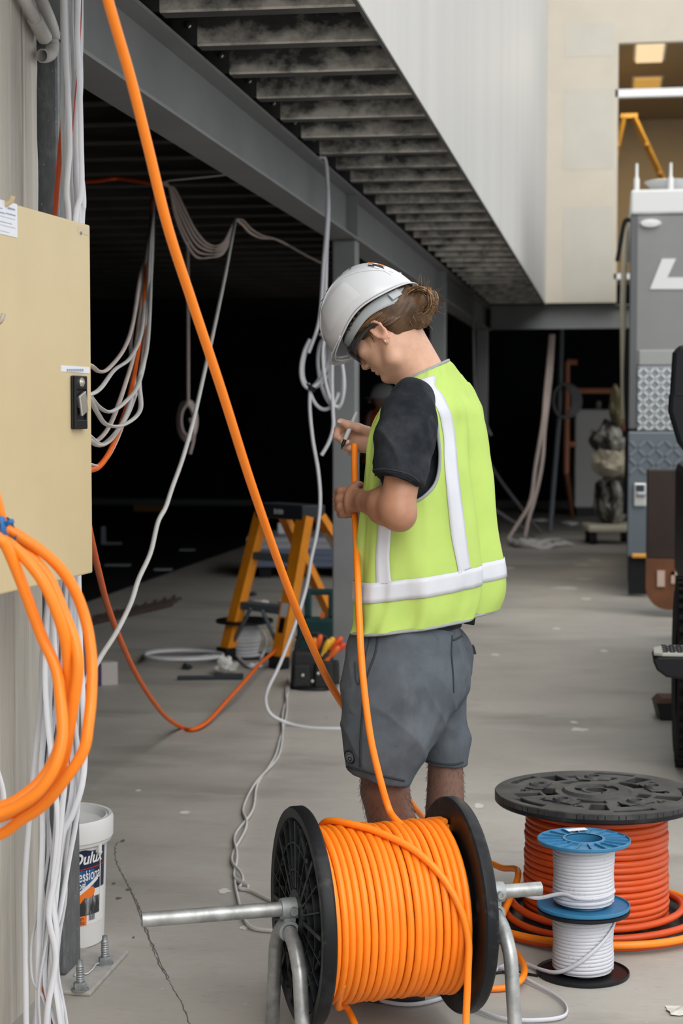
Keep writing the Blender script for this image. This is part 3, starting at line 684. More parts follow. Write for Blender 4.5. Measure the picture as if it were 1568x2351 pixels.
for s0, nm in ((axs(664), 'l'), (axs(1136), 'r')):
    drop = -0.048
    arc = []
    for k in range(-10, 11):                          # one bent pipe over each side: inverted U
        a = k / 10 * 1.18
        arc.append(SP(s0 - 0.004, drop - 0.13 * (1 - math.cos(a)), 0.125 * math.sin(a)))
    d0 = (arc[-1] - arc[-2]).normalized()
    h = arc[-1].z; legf = arc[-1] + (d0 * Vector((0.42, 0.42, 1.0))) * (h / -(d0.z)); legf.z = 0.0
    d1 = (arc[0] - arc[1]).normalized(); legb = arc[0] + (d1 * Vector((0.42, 0.42, 1.0))) * (arc[0].z / -(d1.z)); legb.z = 0.0
    fr_leg = vspline([arc[10]] + arc[12::2] + [arc[-1].lerp(legf, 0.5), legf], 6)
    bk_leg = vspline([arc[10]] + arc[8::-2] + [arc[0].lerp(legb, 0.5), legb], 6)
    MB().tube(fr_leg, 0.0165, 18).build('leg', msteel_pipe, stand, angle=60)
    MB().tube(bk_leg, 0.0165, 18).build('leg', msteel_pipe, stand, angle=60)
    c = MB()
    c.lathe([(0.0168, -0.020), (0.0235, -0.020), (0.0245, -0.012), (0.0245, 0.012), (0.0235, 0.020), (0.0168, 0.020)], 28, SP(s0, 0, 0), frame(efr, zz, ax))
    c.lathe([(0.0168, -0.020), (0.0235, -0.020), (0.0245, -0.012), (0.0245, 0.012), (0.0235, 0.020), (0.0168, 0.020)], 28, SP(s0 - 0.004, drop, 0), frame(zz, ax, efr))
    c.box(SP(s0 - 0.002, drop / 2, 0), (0.026, 0.03, 0.022), rot=frame(ax, efr, zz))
    cl_ = c.build('clamp_fitting', mfit, stand, angle=40)
    MB().lathe([(0.0, 0.010), (0.004, 0.010), (0.0045, 0.004), (0.0045, 0.012), (0.0085, 0.012), (0.0095, 0.0)], 18, SP(s0 + 0.004, 0.0, 0.022), frame(ax, zz, efr)).build('set_screw', msteel_pipe, cl_)
# --- drum
CD = zz * -0.020
dr = thing('cable_drum', 'black plastic cable drum on the pipe stand, wound with orange cable', 'cable drum', E1 + ax * ((SL + SR) / 2) + CD - zz * DR)
do = Vector(dr.location)
RF = frame(efr, zz, ax)                               # lathe axis z -> axle
def DP(s, phi, rho):                                  # phi from the top, towards the camera
    return E1 + ax * s + CD + zz * (rho * math.cos(phi)) + efr * (rho * math.sin(phi))
def flange(s, side):
    """side -1: outer face towards the left end of the axle"""
    c = E1 + ax * s + CD - do
    T = 0.016 * side
    prof = [(0.030, -T * 0.2), (0.030, T), (0.062, T), (0.064, T * 0.1), (0.215, T * 0.1), (0.222, T * 0.9), (DR - 0.004, T), (DR, T * 0.6), (DR, -T * 0.7), (DR - 0.004, -T), (0.030, -T)]
    o = MB().lathe(prof, 96, c, RF).build('flange', mdrum, dr, angle=35)
    if side < 0:
        mrib = MB()
        for k in range(24):
            a = 2 * math.pi * k / 24 + 0.05
            R_ = RF @ rz(a)
            tw = 0.0035 if k % 3 else 0.010
            MB().box(c + R_ @ Vector((0.14, 0, T * 0.55)), (0.152, tw, 0.013), rot=R_).build('rib', mdrum, o, smooth=False)
        for rr_ in (0.105, 0.165):
            MB().lathe([(rr_ - 0.0018, T * 0.1), (rr_ - 0.0018, T * 0.9), (rr_ + 0.0018, T * 0.9), (rr_ + 0.0018, T * 0.1)], 96, c, RF).build('ring_rib', mdrum, o, angle=30)
        for k in range(4):                            # arched webs between hub and rim
            a0 = math.pi / 2 * k + 0.4
            P = [c + RF @ Vector(((0.07 + 0.14 * (i / 10)) * math.cos(a0 + 1.1 * (i / 10) ** 1.4), (0.07 + 0.14 * (i / 10)) * math.sin(a0 + 1.1 * (i / 10) ** 1.4), T * 0.55)) for i in range(11)]
            MB().tube(P, 0.007, 6, 0.003, ax).build('web', mdrum, o)
    return o
flange(SL, -1); flange(SR, 1)
MB().lathe([(0.16, SL), (0.16, SR)], 48, E1 + CD - do, RF).build('barrel', mdrum, dr)
# --- orange cable wound on it: helix, a crossing turn, the run to the worker's hand and the tail on the floor
RC = 0.0082
s_in0 = SL + 0.024; s_in1 = SR - 0.026
TURNS = 19; RW = 0.192
oc_ = thing('orange_cable', 'bright orange cable wound on the drum with its free end held by the worker', 'cable', do)
pts = []
N_ = TURNS * 40
for i in range(N_ + 1):
    t = i / N_
    s = s_in0 + (s_in1 - s_in0) * t + 0.0018 * math.sin(i * 0.157) + 0.0012 * math.sin(i * 0.031)
    rho = RW + 0.0016 * math.sin(i * 0.043 + 1) + 0.0012 * math.sin(i * 0.011)
    ph = i / 40 * 2 * math.pi
    pts.append(DP(s, ph, rho) - do)
MB().tube(pts, RC, 12).build('winding', M['orange'], oc_, angle=80)
pts2 = []
for i in range(TURNS * 24 + 1):                        # layer beneath
    t = i / (TURNS * 24)
    pts2.append(DP(s_in0 + (s_in1 - s_in0) * t + 0.006, i / 24 * 2 * math.pi, RW - 0.0125) - do)
MB().tube(pts2, RC, 8).build('under_winding', M['orange'], oc_, angle=80)
# crossing turn over the top towards the right flange, then down to the floor
L_ = SR - SL
cr_ = [(-0.55, 0.18, RW + 0.008), (-0.25, 0.20, RW + 0.0155), (0.05, 0.28, RW + 0.0165), (0.30, 0.42, RW + 0.0165), (0.62, 0.60, RW + 0.0165), (0.95, 0.735, RW + 0.0165), (1.3, 0.83, RW + 0.0165), (1.65, 0.88, RW + 0.018)]
P = [DP(SL + L_ * f_, ph, rho) for ph, f_, rho in cr_]
q = P[-1]
P += [Vector((q.x, q.y, 0.20)) + efr * 0.004 - ax * 0.002, Vector((q.x, q.y, 0.10)) + efr * 0.010 - ax * 0.008, Vector((q.x, q.y, 0.03)) + efr * 0.04 - ax * 0.02, Vector((q.x, q.y, RC)) + efr * 0.10 - ax * 0.06, Vector((q.x, q.y, RC)) + efr * 0.16 - ax * 0.2]
MB().tube(rel(vspline(P, 10), do), RC, 12).build('crossing_turn', M['orange'], oc_, angle=80)
# strand dropping off the underside to the floor at the left
P = [DP(SL + L_ * 0.14, 2.2, RW), DP(SL + L_ * 0.17, 2.75, RW + 0.012), at(793, 2310, 4.02), at(812, 2345, 4.0), at(828, 2375, 3.97)]
P[-1].z = RC
MB().tube(rel(vspline(P, 8), do), RC, 12).build('trailing_strand', M['orange'], oc_, angle=80)
HAND = (815, 1150, 4.36)                                # where the near hand grips
LEADP = [(814, 1019, 4.375), (814, 1060, 4.37), (815, 1110, 4.365), (813, 1150, 4.358), (816, 1200, 4.29), (820, 1300, 4.18), (824, 1400, 4.12), (829, 1500, 4.085), (838, 1600, 4.065), (852, 1700, 4.055), (873, 1790, 4.055), (892, 1855, 4.06)]
P = [at(*p) for p in LEADP] + [DP(SL + L_ * 0.625, -0.16, RW + 0.012), DP(SL + L_ * 0.66, 0.0, RW - 0.004)]
MB().tube(rel(vspline(P, 8), do), RC, 14).build('free_end', M['orange'], oc_, angle=60)
# --- big drum of deep orange cable
bd = at(1367, 2118, 4.92); bd.z = 0
big = thing('cable_drum', 'large black slotted drum of deep orange cable standing on its side flange', 'cable drum', bd)
R_B = 0.285; HB = 0.372
def slotted_flange(z0, z1, name, full):
    """plate with pockets: polar cells, some left open, over a lower skin"""
    nr, na = 20, 160
    def solid(r, a):
        if r < 0.105: return True
        if r > R_B - 0.016: return (a * 10 / (2 * math.pi)) % 1 > 0.30 or r > R_B - 0.008
        k = (a * 5 / (2 * math.pi)) % 1               # five arms
        if 0.118 < r < 0.148 and 0.10 < k < 0.62: return False
        if 0.165 < r < 0.235 and 0.42 < k < 0.58: return False
        if 0.235 < r < 0.258 and 0.62 < k < 1.0: return False
        if (r - 0.205) ** 2 + ((k - 0.28) * 0.26) ** 2 < 0.014 ** 2: return False
        if (r - 0.180) ** 2 + ((k - 0.80) * 0.26) ** 2 < 0.018 ** 2: return False
        return True
    radii = [0.045 + (R_B - 0.045) * i / nr for i in range(nr + 1)]
    bm = bmesh.new(); V = [[bm.verts.new((r * math.cos(2 * math.pi * j / na), r * math.sin(2 * math.pi * j / na), z1)) for j in range(na)] for r in radii]
    for i in range(nr):
        for j in range(na):
            if solid((radii[i] + radii[i + 1]) / 2, 2 * math.pi * (j + 0.5) / na):
                q = (j + 1) % na; bm.faces.new((V[i][j], V[i + 1][j], V[i + 1][q], V[i][q]))
    bmesh.ops.delete(bm, geom=[v for v in bm.verts if not v.link_faces], context='VERTS')
    me = bpy.data.meshes.new(name); bm.to_mesh(me); bm.free()
    o = link(name, me, mtopf, big)
    so_ = o.modifiers.new('thickness', 'SOLIDIFY'); so_.thickness = (z1 - z0) * 0.62; so_.offset = -1
    bv = o.modifiers.new('bevel', 'BEVEL'); bv.width = 0.0022; bv.segments = 1; bv.limit_method = 'ANGLE'
    MB().lathe([(0.04, z0), (R_B - 0.004, z0), (R_B, z0 + 0.004), (R_B, z1 - 0.005), (R_B - 0.002, z1 - 0.003), (R_B - 0.004, z0 + 0.007), (0.04, z0 + 0.005)], 96).build('flange_skin', mdrum, big, angle=30)
    return o
ftop = slotted_flange(HB - 0.030, HB, 'flange', True)
for k in range(5):
    a = 2 * math.pi * (k + 0.02) / 5
    c = Vector((0.170 * math.cos(a), 0.170 * math.sin(a), HB))
    m = MB().lathe([(0.014, 0.0), (0.016, 0.009), (0.022, 0.010), (0.026, 0.007), (0.028, 0.0)], 24, c)
    m.build('boss', mtopf, ftop)
    MB().prism([(-0.045, -0.026), (0.045, -0.026), (0.052, 0), (0.045, 0.026), (-0.045, 0.026), (-0.052, 0)], 0.0, 0.004, 'z', c, rz(a + math.pi / 2)).build('boss_pad', mtopf, ftop, smooth=False, bevel=0.002)
MB().lathe([(0.030, -0.02), (0.030, 0.004), (0.040, 0.004), (0.042, 0.001), (0.060, 0.001), (0.062, 0.007), (0.090, 0.008), (0.098, 0.0)], 64, (0, 0, HB)).build('hub_ring', mtopf, ftop, angle=30)
for k in range(3):
    a = k * 2.1 + 0.6
    MB().box((0.053 * math.cos(a), 0.053 * math.sin(a), HB + 0.004), (0.02, 0.012, 0.006), rot=rz(a)).build('hub_lug', mdrum, ftop, smooth=False)
MB().lathe([(0, 0.0), (R_B - 0.004, 0.0), (R_B, 0.004), (R_B, 0.022), (R_B - 0.004, 0.026), (0, 0.026)], 96).build('lower_flange', mdrum, big, angle=30)
MB().lathe([(0.16, 0.02), (0.16, HB - 0.02)], 48).build('barrel', mdrum, big)
big.rotation_euler.z = 0.35
boc = thing('orange_cable', 'deep orange cable wound on the large drum with loose loops round its foot', 'cable', bd)
def bigpt(a, r, z): return Vector((r * math.cos(a), r * math.sin(a), z))
pts = []
TB = 17
for i in range(TB * 36 + 1):
    t = i / (TB * 36); a = i / 36 * 2 * math.pi
    z = HB - 0.042 - t * (HB - 0.075)
    pts.append(bigpt(a, 0.190 + 0.006 * t + 0.0015 * math.sin(i * 0.05), z + 0.0012 * math.sin(i * 0.07)))
MB().tube(pts, 0.0098, 10).build('winding', M['orange_deep'], boc, angle=80)
# loose loops lying round the foot
def lp(fr, to, r0, r1, z0, z1, n=26, wob=0.006, seed=0):
    out = []
    for i in range(n + 1):
        t = i / n; a = math.radians(fr + (to - fr) * t)
        out.append(bigpt(a, r0 + (r1 - r0) * t + wob * math.sin(3 * a + seed), z0 + (z1 - z0) * t + 0.004 * math.sin(2 * a + seed)))
    return out
P = lp(110, 480, 0.245, 0.232, 0.06, 0.045, seed=1) + lp(490, 880, 0.25, 0.300, 0.036, 0.028, seed=2) + lp(890, 1240, 0.310, 0.316, 0.02, 0.012, seed=3)
MB().tube(vspline(P, 4), 0.0102, 12).build('loose_loop', M['orange_deep'], boc, angle=80)
P = lp(150, 520, 0.318, 0.322, 0.024, 0.03, seed=4)
MB().tube(vspline(P, 4), 0.0102, 12).build('loose_loop', M['orange'], boc, angle=80)
# the run from the large drum up behind the worker and on to the beam in the foreground
P = [bigpt(math.radians(150), 0.215, 0.06) + bd, bigpt(math.radians(172), 0.232, 0.11) + bd, at(1218, 1960, 4.72), at(1240, 1930, 4.70)]
RUN = [bigpt(math.radians(-150), 0.30, 0.03) + bd, at(1190, 2006, 4.95), at(1150, 1992, 5.1), at(1100, 1968, 5.2), at(1040, 1935, 5.25), at(985, 1890, 5.2), at(948, 1850, 5.0), at(905, 1790, 4.85), at(850, 1710, 4.65), at(787, 1618, 4.45), at(740, 1535, 4.3), at(665, 1360, 3.95), at(580, 1120, 3.6), at(510, 900, 3.38), at(440, 690, 3.22), at(385, 520, 3.12), at(338, 330, 3.04), at(300, 180, 2.98), at(265, 60, 2.93), at(243, -20, 2.9), at(225, -110, 2.86), Vector((-0.93, 2.62, 2.45)), Vector((-0.99, 2.52, 2.70)), Vector((-1.02, 2.47, 2.818))]
MB().tube(rel(vspline(RUN, 10), bd), 0.0092, 14).build('overhead_run', M['orange'], boc, angle=70)
# --- two small spools of flat white cable, one on the other
mspb = mat('blue_spool_plastic', (0.03, 0.17, 0.33), 0.4, var=0.08, scale=20)
mspd = mat('blue_spool_well', (0.01, 0.05, 0.18), 0.4)
mprint = mat('white_printed_sheath', (0.54, 0.55, 0.60), 0.45)
mixin(mprint, (0.12, 0.12, 0.16), 300, 0.72, 0.76, (1, 1, 0.35), 0.7, detail=1)
sp0 = at(1338, 2236, 4.46); sp0.z = 0
def spool(z0, h, mm, label, name='cable_spool'):
    t = thing(name, label, 'cable spool', (sp0.x, sp0.y, z0))
    t.rotation_euler.z = 0.2 + z0
    R_ = 0.1185
    for zf, up in ((0.0, -1), (h - 0.010, 1)):
        fl = MB().lathe([(0.047, zf), (R_ - 0.002, zf), (R_, zf + 0.003), (R_, zf + 0.009), (R_ - 0.003, zf + 0.010), (R_ - 0.005, zf + 0.005), (0.056, zf + 0.005), (0.054, zf + 0.011), (0.047, zf + 0.011)], 72).build('flange', mm, t, angle=30)
        if up > 0:
            for k in range(18):
                a = 2 * math.pi * k / 18
                MB().box((0.084 * math.cos(a), 0.084 * math.sin(a), zf + 0.0072), (0.056, 0.003, 0.006), rot=rz(a)).build('rib', mm, fl, smooth=False)
    MB().lathe([(0.047, 0.002), (0.050, 0.002), (0.050, h - 0.002), (0.047, h - 0.002)], 48, close=True).build('core', mm, t)
    return t
s1 = spool(0.0, 0.172, M['black'], 'black spool of printed white flat cable standing on the floor under the blue one')
s2 = spool(0.1735, 0.178, mspb, 'blue flanged spool of white flat cable stacked on the black spool')
MB().prism([(-0.028, -0.011), (0.028, -0.011), (0.028, 0.011), (-0.028, 0.011)], 0, 0.001, 'z', (0.012, 0.088, 0.178 + 0.0005), rz(0.1)).build('spool_label', mpaper, s2, smooth=False)
def wound(t, z0, z1, label, red=False):
    c = thing('white_cable', label, 'cable', t.location)
    rnd = random.Random(int(z1 * 1000)); P = []
    n = int((z1 - z0) / 0.0088)
    for i in range(n * 30 + 1):
        f = i / (n * 30); a = i / 30 * 2 * math.pi
        P.append(bigpt(a, 0.0755 + 0.0012 * math.sin(i * 0.021), z0 + (z1 - z0) * f + 0.0010 * math.sin(a + 1) + 0.0006 * math.sin(i * 0.013)))
    MB().tube(P, 0.0050, 8, 0.0024, (0, 0, 1)).build('winding', mprint, c, angle=80)
    MB().lathe([(0.0735, z0 - 0.004), (0.0735, z1 + 0.004)], 48).build('inner_layer', mprint, c)
    return c
c2 = wound(s2, 0.020, 0.160, 'white printed flat cable wound on the blue spool, one end running off to the drum')
c1_ = wound(s1, 0.018, 0.158, 'white printed flat cable wound on the black spool, looping out over the floor')
o2 = Vector(c2.location); o1 = Vector(c1_.location)
def spt(deg, r, z): a = math.radians(deg); return Vector((sp0.x, sp0.y, z)) + RGT * (r * math.cos(a)) + FLAT * (r * math.sin(a))
P = [spt(-20, 0.080, 0.222), spt(-50, 0.0805, 0.219), spt(-80, 0.0805, 0.216), spt(-110, 0.081, 0.217), spt(-140, 0.083, 0.222), at(1232, 2062, 4.42), at(1190, 2050, 4.44), at(1140, 2047, 4.46), at(1110, 2060, 4.48), at(1080, 2085, 4.5)]
MB().tube(rel(vspline(P, 8), o2), 0.0052, 8, 0.0026, (0, 0, 1)).build('loose_end', mprint, c2, angle=80)
P = [spt(10, 0.080, 0.150), spt(-25, 0.0815, 0.138), spt(-60, 0.082, 0.105), spt(-95, 0.082, 0.065), spt(-125, 0.083, 0.034), spt(-150, 0.090, 0.018)] + [onz(x, y, z) for x, y, z in ((1241, 2226, 0.012), (1198, 2211, 0.008), (1160, 2216, 0.008), (1120, 2240, 0.008), (1085, 2265, 0.008), (1000, 2296, 0.008), (940, 2306, 0.008), (885, 2300, 0.008), (855, 2288, 0.008), (835, 2268, 0.008), (850, 2235, 0.008), (920, 2205, 0.008), (1040, 2200, 0.008), (1130, 2219, 0.01), (1177, 2231, 0.016), (1224, 2257, 0.010), (1275, 2286, 0.008), (1300, 2311, 0.008), (1294, 2333, 0.008), (1241, 2342, 0.008), (1156, 2339, 0.008), (1087, 2315, 0.008), (1030, 2290, 0.008), (990, 2260, 0.008))]
MB().tube(rel(vspline(P, 8), o1), 0.0055, 8, 0.0028, (0, 0, 1)).build('loose_loop', mprint, c1_, angle=80)
# orange strand curling on the floor between the drum and the spools
cable('orange_cable', [onz(x, y, z) for x, y, z in ((1080, 2125, 0.009), (1124, 2141, 0.009), (1173, 2176, 0.012), (1202, 2217, 0.028), (1197, 2248, 0.028), (1164, 2266, 0.012), (1120, 2270, 0.009), (1050, 2268, 0.009), (985, 2264, 0.009), (940, 2256, 0.009), (900, 2235, 0.009))], 0.0088, M['orange'],
      'loose orange strand curling on the floor under the right drum flange', n=12, per=8)
cable('black_cable', [onz(x, y, 0.0045) for x, y in ((1235, 2240), (1180, 2232), (1130, 2236), (1060, 2262), (980, 2282), (900, 2280), (830, 2272))], 0.0035, M['black'], 'thin black cord on the floor under the orange drum', n=8)
# scrap of foil at the right edge
b = MB(); c = onz(1560, 2325, 0.0); rnd = random.Random(5); rows = []
for i in range(7):
    rows.append([c + RGT * (-0.03 + 0.02 * i + rnd.random() * 0.006) + FLAT * (-0.03 + 0.017 * j + rnd.random() * 0.006) + zz * (0.001 + 0.018 * rnd.random() * (1 - abs(i - 3) / 4)) for j in range(5)])
b.grid(rows)
o = b.build('plastic_scrap', mat('scrap_plastic', (0.6, 0.6, 0.55), 0.35), smooth=False); o.modifiers.new('t', 'SOLIDIFY').thickness = 0.0008
tag(o, 'crumpled pale plastic scrap on the floor at the lower right corner', 'scrap')
# ================================================================== the worker
import openvdb
class Field:
    """signed distance volume blended from simple solids, turned into one continuous skin"""
    def __init__(s, lo, hi, vox):
        s.lo = np.array(lo, float); s.v = vox; s.n = np.ceil((np.array(hi) - s.lo) / vox).astype(int) + 1
        s.f = np.full(s.n, 0.05, np.float32)
    def sub(s, lo, hi, pad=0.045):
        a = np.clip(((np.array(lo) - pad - s.lo) / s.v).astype(int), 0, s.n - 1); b = np.clip(((np.array(hi) + pad - s.lo) / s.v).astype(int) + 1, 1, s.n)
        sl = tuple(slice(a[i], b[i]) for i in range(3))
        ax_ = [((np.arange(a[i], b[i]) * s.v + s.lo[i]).astype(np.float32)) for i in range(3)]
        return sl, ax_[0][:, None, None], ax_[1][None, :, None], ax_[2][None, None, :]
    def join(s, sl, d, k):
        o = s.f[sl]; d = np.minimum(d, 0.05)
        if k <= 0: s.f[sl] = np.minimum(o, d); return
        h = np.clip(0.5 + 0.5 * (o - d) / k, 0, 1)
        s.f[sl] = o + (d - o) * h - k * h * (1 - h)
    def carve(s, sl, d, k):
        o = s.f[sl]; h = np.clip(0.5 - 0.5 * (o + d) / k, 0, 1)
        s.f[sl] = o + (-d - o) * h + k * h * (1 - h)
    def cone(s, a, b, ra, rb, k=0.01, minus=False, flat=None):
        a = np.array(a, float); b = np.array(b, float); r = max(ra, rb)
        sl, x, y, z = s.sub(np.minimum(a, b) - r, np.maximum(a, b) + r)
        d = b - a; L2 = max(float(d @ d), 1e-9)
        t = np.clip(((x - a[0]) * d[0] + (y - a[1]) * d[1] + (z - a[2]) * d[2]) / L2, 0, 1)
        dist = np.sqrt((x - a[0] - t * d[0]) ** 2 + (y - a[1] - t * d[1]) ** 2 + (z - a[2] - t * d[2]) ** 2) - (ra + (rb - ra) * t)
        (s.carve if minus else s.join)(sl, dist, k); return s
    def chain(s, pts, rs, k=0.01):
        for i in range(len(pts) - 1): s.cone(pts[i], pts[i + 1], rs[i], rs[i + 1], k)
        return s
    def egg(s, c, axes, radii, k=0.01, minus=False):
        """ellipsoid with its own axes (rows of unit vectors)"""
        c = np.array(c, float); r = max(radii)
        sl, x, y, z = s.sub(c - r, c + r); A_ = np.array(axes, float); R_ = np.array(radii, float)
        u = [((x - c[0]) * A_[i][0] + (y - c[1]) * A_[i][1] + (z - c[2]) * A_[i][2]) for i in range(3)]
        k0 = np.sqrt(sum((u[i] / R_[i]) ** 2 for i in range(3))) + 1e-6
        k1 = np.sqrt(sum((u[i] / R_[i] ** 2) ** 2 for i in range(3))) + 1e-6
        (s.carve if minus else s.join)(sl, k0 * (k0 - 1) / k1, k); return s
    def half(s, p, n, lo, hi, k=0.004):
        """keep the side the normal points away from, inside a region"""
        p = np.array(p, float); n = np.array(n, float) / np.linalg.norm(n)
        sl, x, y, z = s.sub(lo, hi, 0)
        d = (x - p[0]) * n[0] + (y - p[1]) * n[1] + (z - p[2]) * n[2]
        o = s.f[sl]; h = np.clip(0.5 - 0.5 * (o - d) / k, 0, 1); s.f[sl] = o + (d - o) * h + k * h * (1 - h); return s
    def mesh(s, name):
        g = openvdb.FloatGrid(0.05); g.copyFromArray(np.ascontiguousarray(s.f)); P_, T_, Q_ = None, None, None
        P_, Q_ = g.convertToQuads(0.0)
        P_ = P_ * s.v + s.lo
        me = bpy.data.meshes.new(name)
        me.vertices.add(len(P_)); me.vertices.foreach_set('co', P_.astype(np.float32).ravel())
        me.loops.add(Q_.size); me.loops.foreach_set('vertex_index', Q_.astype(np.int32).ravel())
        me.polygons.add(len(Q_)); me.polygons.foreach_set('loop_start', np.arange(0, Q_.size, 4, dtype=np.int32))
        me.update(calc_edges=True); me.validate()
        me.shade_smooth()
        return me
def relax(me, n=2, f=0.5):
    """a few rounds of plain smoothing"""
    V = np.empty(len(me.vertices) * 3, np.float32); me.vertices.foreach_get('co', V); V = V.reshape(-1, 3)
    E = np.empty(len(me.edges) * 2, np.int32); me.edges.foreach_get('vertices', E); E = E.reshape(-1, 2)
    cnt = np.bincount(E.ravel(), minlength=len(V)).astype(np.float32)[:, None]
    for _ in range(n):
        S = np.zeros_like(V); np.add.at(S, E[:, 0], V[E[:, 1]]); np.add.at(S, E[:, 1], V[E[:, 0]])
        V = V + f * (S / np.maximum(cnt, 1) - V)
    me.vertices.foreach_set('co', V.ravel()); me.update()
def verts_of(me):
    V = np.empty(len(me.vertices) * 3, np.float32); me.vertices.foreach_get('co', V); return V.reshape(-1, 3)
def push(me, fn):
    """move vertices along their normals by fn(position)"""
    V = verts_of(me); Nn = np.empty_like(V).ravel(); me.vertices.foreach_get('normal', Nn); Nn = Nn.reshape(-1, 3)
    d = np.array([fn(p) for p in V], np.float32)[:, None]
    me.vertices.foreach_set('co', (V + Nn * d).ravel()); me.update()
PD = 4.33
PO = at(930, 2270, PD); PO.z = 0.0
CAMRT = CAMR.transposed()
def q(px, py, D): return np.array(CAMRT @ (at(px, py, D) - PO))
def q3(px, py, D): return Vector(q(px, py, D))
person = thing('person', 'worker in a lime vest, white hard hat and grey shorts, marking the orange cable', 'person', PO, (0, 0, YAW))
# --- head axes: bowed, turned a little away
BOW, TURN = math.radians(46.8), math.radians(25)
EU = np.array([-math.sin(BOW) * math.cos(TURN), math.sin(BOW) * math.sin(TURN), math.cos(BOW)])
EF = np.array([-math.cos(BOW) * math.cos(TURN), math.cos(BOW) * math.sin(TURN), -math.sin(BOW)])
ES = np.array([-math.sin(TURN), -math.cos(TURN), 0.0])
HC = q(901, 767, 4.33)
HAX = (EF, EU, ES)
def hd(f, u, s=0.0): return HC + EF * f + EU * u + ES * s
B = Field((-0.26, -0.36, -0.005), (0.24, 0.36, 1.76), 0.0031)
# skull, face, jaw
B.egg(hd(-0.008, 0.055), HAX, (0.098, 0.100, 0.077), 0.0)
B.egg(hd(0.040, 0.005), HAX, (0.053, 0.080, 0.060), 0.03)
B.egg(hd(0.055, -0.030), HAX, (0.036, 0.042, 0.046), 0.02)
for s_ in (-1, 1):
    B.cone(hd(0.004, -0.020, 0.060 * s_), hd(0.030, -0.058, 0.048 * s_), 0.017, 0.017, 0.02)
    B.cone(hd(0.030, -0.058, 0.048 * s_), hd(0.080, -0.066, 0.010 * s_), 0.017, 0.015, 0.018)
    B.egg(hd(0.066, 0.012, 0.042 * s_), HAX, (0.022, 0.017, 0.020), 0.015)
    B.cone(hd(0.088, 0.052, 0.010 * s_), hd(0.074, 0.050, 0.045 * s_), 0.010, 0.009, 0.012)
    B.egg(hd(0.083, 0.030, 0.030 * s_), HAX, (0.012, 0.011, 0.014), 0.006)
    B.egg(hd(0.1005, -0.006, 0.0105 * s_), HAX, (0.0085, 0.0075, 0.0065), 0.006)
B.egg(hd(0.086, -0.062), HAX, (0.014, 0.013, 0.018), 0.014)
B.cone(hd(0.090, 0.040), hd(0.106, 0.004), 0.0075, 0.0085, 0.008)
B.egg(hd(0.109, -0.001), HAX, (0.0095, 0.0090, 0.0095), 0.006)
B.egg(hd(0.096, -0.025), HAX, (0.009, 0.0055, 0.021), 0.006)
B.egg(hd(0.094, -0.0385), HAX, (0.009, 0.0060, 0.019), 0.005)
B.cone(hd(0.103, -0.0315, -0.020), hd(0.103, -0.0315, 0.020), 0.0022, 0.0022, 0.003, minus=True)
B.egg(hd(0.098, -0.050), HAX, (0.006, 0.004, 0.016), 0.006, minus=True)
B.egg(hd(0.1065, -0.0125, 0.006), HAX, (0.004, 0.003, 0.003), 0.002, minus=True)
# near ear
def ear(s_):
    for i in range(9):
        a0 = math.radians(200 - i * 33); a1 = math.radians(200 - (i + 1) * 33)
        g = lambda a: hd(-0.004 + 0.0165 * math.cos(a) * (1.0 if math.sin(a) > -0.2 else 0.72) + 0.004 * math.sin(a), 0.004 + 0.030 * math.sin(a), s_ * (0.0795 + 0.010 * max(0, -math.cos(a))))
        B.cone(g(a0), g(a1), 0.0038, 0.0038, 0.003)
    B.egg(hd(-0.005, 0.004, s_ * 0.076), HAX, (0.015, 0.028, 0.006), 0.006)
    B.egg(hd(0.003, -0.027, s_ * 0.080), HAX, (0.0075, 0.009, 0.0045), 0.004)
    B.egg(hd(-0.001, 0.002, s_ * 0.084), HAX, (0.0075, 0.013, 0.0065), 0.004, minus=True)
    B.egg(hd(0.0105, -0.004, s_ * 0.081), HAX, (0.003, 0.006, 0.004), 0.003)
ear(1); ear(-1)
# neck and hidden trunk
B.cone(q(928, 782, 4.335), q(975, 862, 4.355), 0.054, 0.053, 0.02)
B.cone(hd(0.010, -0.045), q(965, 880, 4.33), 0.046, 0.050, 0.025)
B.cone(q(985, 900, 4.36), q(955, 960, 4.20), 0.040, 0.038, 0.02)
B.cone(q(985, 895, 4.36), q(1030, 950, 4.48), 0.045, 0.045, 0.02)
B.cone(q(985, 940, 4.35), q(965, 1100, 4.34), 0.085, 0.10, 0.03)
B.cone(q(965, 1100, 4.34), q(945, 1480, 4.34), 0.10, 0.105, 0.03)
# near arm
B.chain([q(945, 960, 4.175), q(932, 1040, 4.115), q(912, 1168, 4.075)], [0.036, 0.043, 0.041], 0.01)
B.egg(q(918, 1182, 4.068), np.eye(3), (0.036, 0.038, 0.036), 0.02)
B.chain([q(910, 1168, 4.075), q(884, 1158, 4.13), q(848, 1152, 4.235), q(828, 1150, 4.295)], [0.040, 0.0415, 0.033, 0.0275], 0.015)
B.chain([q(918, 1186, 4.065), q(880, 1172, 4.14)], [0.033, 0.034], 0.015)
